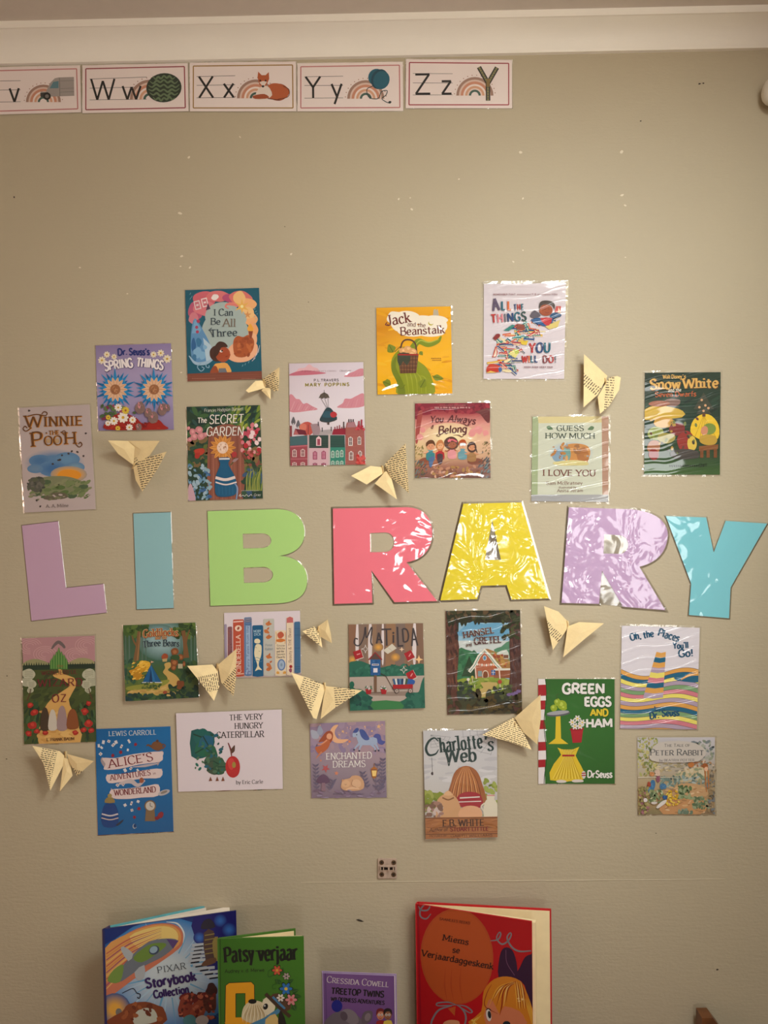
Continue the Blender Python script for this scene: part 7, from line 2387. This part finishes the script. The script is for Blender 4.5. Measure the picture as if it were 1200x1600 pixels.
def book(zt, tl, tr, bl, br, art, cloth, label, inner, page_in, page_w, spine_col, th=.0028, back=None):
    """tl,tr: top edge of the front cover; bl,br: top edge of the back cover (photo points at height zt)"""
    A_, B_, C_, D_ = (two(at_z(p[0], p[1], zt)) for p in (tl, tr, bl, br))
    org = Vector((A_.x, A_.y, SHELF))
    t = thing('picture_book', org, label, 'book', 'books standing below the wall display')
    slab2('front_cover', A_, B_, th, SHELF, zt, cloth, t, org)
    slab2('back_cover', C_, D_, th, SHELF, zt, back or cloth, t, org, -1)
    d = (C_ - A_)
    prism_at('spine', [A_ + Vector((-.002, 0)), A_, C_, C_ + Vector((-.002, 0))], SHELF, zt, spine_col, t, org)
    # leaves: a wedge between the covers, lower than the boards and short of their edges
    u = (B_ - A_).normalized()
    nn = Vector((-u.y, u.x))
    e = A_ + nn * (th + .0004) + u * .004
    f = B_ - u * page_in + nn * (th + .0004)
    w = (D_ - C_).normalized()
    prism_at('page_block', [e, f, f + nn * page_w[1], e + nn * page_w[0]], SHELF + .003, zt - .003, inner, t, org)
    # endpaper pasted inside the back cover
    wn = Vector((w.y, -w.x))
    if wn.y > 0:
        wn = -wn
    g0, g1 = C_ + w * .004 + wn * (th + .0005), D_ - w * .003 + wn * (th + .0005)
    prism_at('endpaper', [g0, g1, g1 + wn * .0006, g0 + wn * .0006], SHELF + .003, zt - .003, inner, t, org)
    n = Vector((u.y, -u.x, 0))
    if n.y > 0:
        n = -n
    p0 = Vector((A_.x, A_.y, zt)) + n * .0003
    o = art.build('cover_print', t, org, p0, n, M_BOOK, 0)
    return t


PG = plain('cream_page', (226, 206, 164), 0.8, noise=0.05, nscale=30)
PGW = plain('white_page', (218, 208, 194), 0.7, noise=0.05, nscale=30)
CL_PIX = plain('navy_board', (40, 42, 92), 0.35, noise=0.1)
CL_TEAL = plain('violet_spine', (78, 62, 92), 0.4, noise=0.15)
CL_BACK = plain('teal_board', (86, 158, 166), 0.4, noise=0.08)
CL_GRN = plain('green_board', (60, 104, 34), 0.4, noise=0.08)
CL_PUR = plain('purple_board', (150, 130, 166), 0.35, noise=0.06)
CL_RED = plain('red_board', (176, 18, 28), 0.45, noise=0.1)


def quad_for(tl, tr, zt):
    """photo outline of a front cover from its top edge down to the shelf"""
    out = [tl, tr]
    for p in (tr, tl):
        q = at_z(p[0], p[1], zt)
        q = Vector((q.x, q.y, SHELF)) - cam_loc
        out.append((600 + F * q.dot(rgt) / q.dot(fwd), 800 - F * q.dot(upv) / q.dot(fwd)))
    return out


def bart(tl, tr, zt, col, view):
    s_ = (view[2] - view[0]) / 1200
    Q = [((p[0] - view[0]) / s_, (p[1] - view[1]) / s_) for p in quad_for(tl, tr, zt)]
    return Art((view[0], view[1], s_), Q, col), Q


GAIN = 0.85          # book cover prints darkened to offset the strong ceiling panel
# large blue story collection
ZT, TL, TR = .735, (161, 1452), (369, 1423)
A, Q = bart(TL, TR, ZT, (24, 70, 140), (145, 1400, 375))
A.g([(0, (24, 48, 116), (26, 34, 104)), (.2, (40, 110, 176), (28, 40, 116)), (.4, (90, 150, 196), (40, 90, 160)), (.6, (60, 130, 190), (30, 80, 150)), (1, (40, 60, 110), (30, 50, 110))])
A.soft(620, 640, 560, 460, (204, 216, 222), (52, 122, 186), .25)
R = random.Random(8)
for k in range(34):
    a = 2 * math.pi * k / 34 + R.uniform(-.05, .05)
    r0, r1 = 190, R.uniform(330, 620)
    w = R.uniform(.015, .05)
    A.p([(620 + r0 * math.cos(a - w), 640 + r0 * math.sin(a - w)), (620 + r1 * math.cos(a), 640 + r1 * math.sin(a)), (620 + r0 * math.cos(a + w), 640 + r0 * math.sin(a + w))], (176, 204, 222) if k % 2 else (110, 168, 206))
A.p([(90, 250), (420, 215), (300, 260), (90, 400)], (20, 46, 118), 2)
A.p([(820, 180), (1180, 110), (1180, 640), (1010, 640), (920, 560), (860, 400)], (34, 32, 108), 3)
for x, y, r in ((1040, 200, 56), (1110, 275, 60), (870, 340, 50), (940, 450, 44)):
    A.soft(x, y, r, r, (60, 110, 190), (34, 34, 112), .2)
# a rocket-shaped glow trailing orange, piano keys, plain hat shape
A.p([(95, 470), (240, 330), (430, 240), (620, 222), (720, 270), (736, 360), (700, 430), (520, 560), (330, 680), (95, 820)], (206, 120, 90), 3)
A.p([(95, 430), (300, 300), (500, 236), (640, 240), (714, 300), (700, 400), (560, 470), (300, 560), (95, 700)], (222, 158, 88), 3)
A.p([(300, 330), (480, 255), (620, 250), (690, 300), (680, 380), (560, 440), (400, 440)], (236, 204, 120), 3)
for k in range(12):
    A.s([(110, 470 + k * 26), (300, 350 + k * 20), (560, 260 + k * 12)], [8, 10, 2], [(190, 90, 84), (214, 140, 80), (160, 80, 110), (230, 180, 110)][k % 4])
A.s([(736, 380), (742, 300), (690, 225), (600, 210)], [4, 12, 14, 4], (220, 226, 226))
A.p([(120, 690), (250, 560), (330, 470), (460, 370), (600, 345), (690, 360), (650, 430), (560, 500), (420, 570), (300, 650), (220, 700)], (112, 118, 128), 3)
A.p([(330, 500), (450, 400), (560, 380), (600, 400), (520, 470), (400, 540)], (110, 140, 60), 3)
A.p([(600, 348), (700, 362), (655, 430)], (90, 66, 120), 1)
A.e(500, 440, 44, 36, (60, 70, 96), -30)
A.e(496, 436, 34, 27, (150, 176, 190), -30)
A.p([(330, 470), (250, 410), (230, 440), (290, 530)], (176, 180, 184), 2)
A.p([(420, 560), (420, 660), (370, 690), (340, 620)], (176, 180, 184), 2)
A.p([(120, 690), (170, 600), (250, 560), (220, 700)], (120, 150, 70), 3)
for k in range(9):
    x, y = 890 - k * 8 + max(0, k - 4) * 46, 400 + k * 32
    A.p([(x - 80, y - 10), (x + 60, y - 24), (x + 60, y), (x - 80, y + 14)], (190, 196, 204))
    A.p([(x - 60, y + 10), (x + 10, y), (x + 10, y + 12), (x - 60, y + 22)], (26, 28, 44))
A.p([(880, 262), (905, 200), (960, 184), (1000, 250), (930, 268)], (44, 40, 56), 2)
A.p([(905, 300), (985, 285), (1000, 500), (920, 520)], (84, 62, 60), 2)
for k in range(5):
    A.s([(912, 320 + k * 38), (992, 306 + k * 38)], 8, (150, 130, 70), 0)
A.p([(975, 370), (1020, 330), (1030, 520), (990, 500)], (150, 130, 70), 2)
A.p([(885, 560), (920, 520), (1000, 500), (1000, 540), (920, 570)], (110, 76, 56), 2)
# brown hills and lamp glow at the bottom, red shrubs at right
A.soft(180, 920, 130, 130, (232, 170, 70), (60, 90, 140), .3)
A.e(212, 945, 26, 32, (120, 116, 110))
A.p([(130, 1043), (150, 990), (240, 940), (290, 880), (430, 860), (530, 890), (580, 920), (570, 1043)], (134, 70, 44), 3)
A.p([(340, 1043), (350, 950), (420, 912), (500, 925), (520, 1020)], (196, 196, 180), 3)
A.dabs(250, 880, 560, 1040, 18, [(110, 54, 36), (160, 90, 54)], 14, 30, 4)
A.s([(240, 790), (280, 770), (330, 752), (360, 790)], 6, (36, 40, 60))
A.s([(358, 790), (386, 800), (380, 832), (362, 822)], 8, (36, 40, 60))
for x, y, rx, ry, c in ((760, 900, 60, 90, (150, 70, 54)), (870, 910, 60, 80, (164, 80, 58)), (955, 850, 54, 100, (100, 54, 44)), (800, 830, 60, 40, (120, 40, 40)), (890, 815, 54, 34, (96, 34, 36)), (970, 760, 46, 50, (70, 40, 40))):
    A.b(x, y, rx, ry, c, 2, .16)
A.dabs(710, 790, 1000, 1000, 70, [(170, 80, 58), (120, 44, 40), (196, 110, 84), (90, 44, 40)], 12, 26, 9)
A.b(790, 1010, 60, 44, (90, 150, 160), 2, .1)
A.b(890, 1010, 50, 44, (196, 190, 190), 2, .1)
A.t('PIXAR', 530, 626, 760, 590, 50, (40, 48, 64), 1.0, .45, 2, sp=2)
pp = (56, 34, 96)
A.t('Storybook', 436, 748, 845, 684, 76, pp, 2.5, 1.9, jit=.03)
A.t('Collection', 502, 830, 785, 784, 60, pp, 2.4, 1.9, jit=.02)
A.s([(Q[0][0] + 6, Q[0][1]), (Q[3][0] + 6, Q[3][1])], 16, (44, 48, 100), 0)
book(ZT, TL, TR, (172, 1446), (337, 1411), A, CL_PIX, 'large glossy blue story collection, leftmost of the standing books', PGW, .012, (.004, .022), CL_TEAL, back=CL_BACK)
# green book
ZT, TL, TR = .752, (341, 1467), (474.5, 1463.5)
A, Q = bart(TL, TR, ZT, (62, 116, 30), (330, 1440, 630))
A.g([(0, (56, 108, 28), (64, 120, 32)), (1, (48, 92, 24), (54, 102, 28))])
A.s([(56, 100), (60, 660)], 5, (38, 72, 20), 0)
A.t('Patsy', 84, 256, 268, 244, 92, (16, 20, 18), 1.9, .7, 1.2, xh=1.12)
A.t('verjaar', 296, 246, 538, 238, 92, (16, 20, 18), 1.9, .7, 1.2, xh=1.12)
A.t('Audrey v. d. Merwe', 86, 321, 332, 312, 22, (26, 34, 20), 1.3)
OG = (226, 156, 26)
A.p([(86, 660), (90, 400), (112, 382), (250, 376), (270, 396), (272, 660)], OG, 1)
A.s([(86, 640), (90, 400), (112, 382), (250, 376), (270, 396), (272, 560)], 4, (24, 24, 18), 0)
A.p([(154, 450), (212, 447), (212, 596), (154, 598)], (56, 104, 28))
A.s([(154, 450), (212, 447), (212, 596), (154, 598), (154, 450)], 4, (24, 24, 18), 0)
A.p([(90, 640), (110, 618), (200, 612), (260, 640)], OG, 2)
# shaggy dog in a flowered hat
A.p([(190, 590), (205, 530), (250, 496), (310, 500), (345, 540), (340, 610), (250, 632), (200, 610)], (212, 196, 160), 3)
for k in range(20):
    x = 196 + k * 7.6
    A.s([(240 + k * 3.4, 510 + (k % 3) * 6), (x + 6, 580), (x, 625 + (k % 4) * 6)], [2, 5, 1], [(226, 214, 184), (186, 162, 116), (160, 134, 92)][k % 3])
A.p([(320, 500), (360, 470), (400, 520), (385, 570), (340, 580)], (220, 208, 178), 3)
for k in range(7):
    A.s([(350 + k * 5, 520), (322 + k * 9, 482 + (k % 2) * 10)], [6, 1], (226, 216, 190), 0)
A.e(258, 498, 26, 15, (18, 18, 20))
A.e(340, 530, 15, 20, (18, 18, 20), 20)
A.e(335, 525, 5, 6, (206, 206, 200))
A.p([(240, 640), (330, 600), (420, 540), (430, 566), (360, 620), (420, 640), (400, 660), (240, 660)], (66, 124, 160), 2)
A.p([(340, 610), (400, 575), (420, 640), (350, 660)], (206, 176, 110), 2)
A.p([(424, 575), (440, 560), (470, 640), (420, 660)], (30, 30, 26), 2)
A.p([(366, 470), (420, 446), (500, 520), (470, 560), (400, 520)], (84, 58, 40), 2)
A.s([(384, 470), (460, 545)], 16, (66, 124, 166), 0)
A.s([(340, 450), (420, 530), (494, 594)], 22, (66, 46, 34), 0)
LFG = (34, 78, 30)
for x, y, l, w, r in ((440, 330, 46, 22, -80), (440, 385, 50, 26, -150), (480, 380, 40, 22, -30), (505, 440, 44, 28, -20), (515, 460, 50, 26, 10), (510, 520, 40, 34, 60), (415, 390, 34, 20, -100)):
    A.leaf(x, y, l, w, r, LFG, (70, 120, 50))
for pts in ([(395, 330), (360, 345), (358, 310), (384, 290)], [(404, 388), (384, 398), (388, 420), (404, 414)]):
    A.s(pts, 3, LFG)
for x, y, r, p, e in ((412, 303, 30, (196, 84, 56), (206, 160, 60)), (470, 340, 22, (176, 156, 150), (60, 60, 60)), (468, 418, 38, (40, 108, 176), (214, 180, 50)), (434, 474, 25, (222, 212, 200), (150, 110, 40)), (500, 486, 36, (206, 130, 130), (180, 70, 70))):
    A.flower(x, y, r * 1.15, (24, 24, 20), e, 6)
    A.flower(x, y, r, p, e, 6)
book(ZT, TL, TR, (345, 1464.5), (461.5, 1450), A, CL_GRN, 'green picture book with a shaggy dog in a flowered hat', PG, .004, (.004, .006), CL_GRN)
# small purple book
ZT, TL, TR = .662, (505, 1520.5), (616, 1525)
A, Q = bart(TL, TR, ZT, (116, 78, 140), (330, 1440, 630))
A.g([(0, (120, 82, 142), (112, 74, 134)), (1, (100, 66, 124), (96, 62, 118))])
A.s([(714, 320), (722, 660)], 5, (92, 62, 116), 0)
wh = (206, 196, 196)
A.t('Cressida Cowell', 722, 380, 1108, 410, 40, wh, 1.2, .55, 1.6, sc=.78)
bk = (22, 18, 26)
A.t('TREETOP TWINS', 750, 450, 1078, 474, 38, bk, 2.4, 1.8, jit=.03)
A.t('WILDERNESS ADVENTURES', 748, 494, 1082, 520, 24, bk, 2.3, 1.8, jit=.03)
A.p([(712, 660), (740, 590), (800, 560), (870, 560), (930, 600), (950, 640), (960, 660)], (104, 94, 104), 3)
A.p([(815, 590), (825, 552), (870, 548), (910, 580), (920, 630), (870, 640)], (124, 114, 122), 3)
A.e(830, 590, 22, 30, (84, 72, 84), -20)
A.p([(940, 600), (960, 562), (1006, 560), (1004, 610), (970, 640), (946, 640)], (96, 84, 94), 3)
A.e(978, 596, 18, 26, (128, 114, 122), 20)
A.e(786, 527, 34, 38, (24, 34, 130))
for x, sk, hr, bd in ((1058, (190, 120, 90), (110, 34, 40), (150, 40, 44)), (1104, (140, 92, 66), (30, 24, 28), (206, 180, 70))):
    A.p([(x - 22, 660), (x - 24, 622), (x + 22, 618), (x + 26, 660)], bd, 2)
    A.e(x, 582, 24, 32, sk)
    A.p([(x - 26, 588), (x - 24, 552), (x, 540), (x + 24, 552), (x + 26, 584), (x + 12, 562), (x - 12, 564)], hr, 2)
    for d in (-9, 9):
        A.e(x + d, 582, 7, 8, (214, 206, 200))
        A.e(x + d, 583, 3, 4, (20, 20, 24))
    A.s([(x - 8, 602), (x, 606), (x + 8, 602)], 3, (110, 40, 40))
book(ZT, TL, TR, (504, 1517), (619.5, 1521.5), A, CL_PUR, 'small purple book with a rhino head, in the gap left of the red book', PGW, .002, (.0032, .0032), CL_PUR, .0014)
# large red book
ZT, TL, TR = .752, (650.5, 1412.5), (831, 1440)
A, Q = bart(TL, TR, ZT, (178, 10, 22), (640, 1400, 880))
A.g([(0, (168, 10, 22), (176, 8, 22)), (.5, (180, 12, 24), (184, 10, 24)), (1, (170, 16, 30), (170, 10, 22))])
A.s([(66, 60), (84, 1010)], 12, (150, 12, 30), 0)
A.e(370, 472, 284, 374, (178, 76, 34), -4, 40)
A.e(372, 476, 270, 360, (184, 80, 34), -4, 40)
for x in (280, 330, 400):
    A.s([(x, 560), (x - 6, 700), (x + 14, 820)], [2, 12, 3], (172, 68, 30))
GRY = (122, 122, 128)
A.s([(70, 80), (90, 110), (140, 110), (158, 74), (120, 66), (84, 110), (86, 160), (130, 178), (166, 140)], [6, 12, 12, 8, 10, 12, 12, 10, 6], GRY)
A.s([(632, 350), (690, 340), (712, 300), (700, 284), (680, 330), (720, 376), (770, 350), (794, 304), (784, 288), (762, 330), (800, 400), (860, 432), (950, 428)], [6, 12, 12, 8, 10, 13, 12, 10, 8, 12, 14, 13, 8], GRY)
A.s([(366, 850), (300, 830), (220, 836), (216, 856), (290, 856), (366, 850)], [4, 10, 12, 8, 10, 5], GRY)
A.s([(366, 850), (440, 862), (488, 900), (470, 912), (420, 884), (366, 850)], [4, 10, 12, 8, 10, 5], GRY)
A.s([(330, 856), (230, 890), (180, 960), (166, 1010)], [8, 14, 14, 12], GRY)
A.s([(390, 860), (430, 910), (440, 960), (430, 1010)], [8, 14, 14, 12], GRY)
A.p([(300, 880), (360, 862), (352, 936)], (184, 84, 38))
BW = (50, 16, 52)
A.p([(696, 640), (704, 470), (740, 404), (800, 420), (836, 520), (840, 640), (800, 660)], BW, 3)
A.p([(820, 640), (860, 560), (900, 480), (948, 456), (985, 470), (985, 1000), (900, 700)], BW, 3)
A.s([(752, 420), (760, 520), (820, 620)], 5, (110, 70, 100))
SKN = (206, 120, 84)
A.p([(470, 1010), (560, 900), (580, 740), (660, 650), (760, 628), (860, 660), (910, 740), (960, 880), (985, 1010)], (206, 124, 34), 3)
A.p([(600, 1010), (600, 860), (640, 800), (700, 920), (740, 860), (860, 900), (900, 960), (900, 1010)], SKN, 2)
for k in range(16):
    A.s([(800 + k * 4, 668 + k), (690 + k * 12, 720), (620 + k * 19, 860 - (k % 3) * 30)] if k < 8 else [(820 + (k - 8) * 8, 668), (760 + k * 9, 760), (760 + k * 10, 880)], [2, 11, 2], [(226, 164, 60), (176, 92, 24), (232, 190, 110), (150, 62, 24)][k % 4])
A.s([(830, 666), (740, 730), (720, 860), (704, 930)], [3, 9, 10, 3], (150, 46, 24))
A.s([(640, 690), (600, 770), (590, 860), (690, 920)], [3, 6, 7, 2], (150, 46, 24))
for k in range(7):
    A.s([(560 - k * 12, 930 + k * 8), (520 - k * 6, 970), (470 + k * 12, 1010)], [2, 9, 3], [(226, 180, 70), (196, 140, 40), (232, 200, 110)][k % 3])
for k in range(5):
    A.s([(900 + k * 8, 800), (930 + k * 6, 900), (960 + k * 4, 1010)], [2, 9, 3], [(226, 170, 60), (206, 140, 50)][k % 2])
for x, y in ((850, 800), (880, 806), (856, 820)):
    A.star(x, y, 14, (236, 196, 130), 4, .4)
A.e(618, 930, 20, 48, (214, 206, 200), -8)
A.e(624, 926, 13, 30, (30, 40, 44), -8)
A.s([(598, 890), (616, 878), (636, 892)], 7, (40, 26, 24))
A.e(758, 1000, 30, 24, (30, 40, 46))
A.b(330, 1000, 66, 36, (206, 140, 100), 2, .08)
A.s([(985, 640), (1000, 1010)], 10, (24, 50, 70), 0)
ink = (34, 20, 22)
A.t('SAAMLEES REEKS', 232, 186, 472, 222, 20, (90, 36, 26), 1.5, .8, 1.4)
A.t('Miems', 256, 344, 458, 382, 46, ink, 1.6, 1.0, 2.2)
A.t('se', 334, 440, 390, 446, 46, ink, 1.6, 1.0, 1.2)
A.t('Verjaardaggeskenk', 92, 466, 650, 572, 48, ink, 1.6, 1.0, 1.8)
book(ZT, TL, TR, (653.5, 1408.5), (861, 1419.5), A, CL_RED, 'large red book with an orange balloon and a blonde girl, opened a little', PG, -.006, (.004, .010), CL_RED)
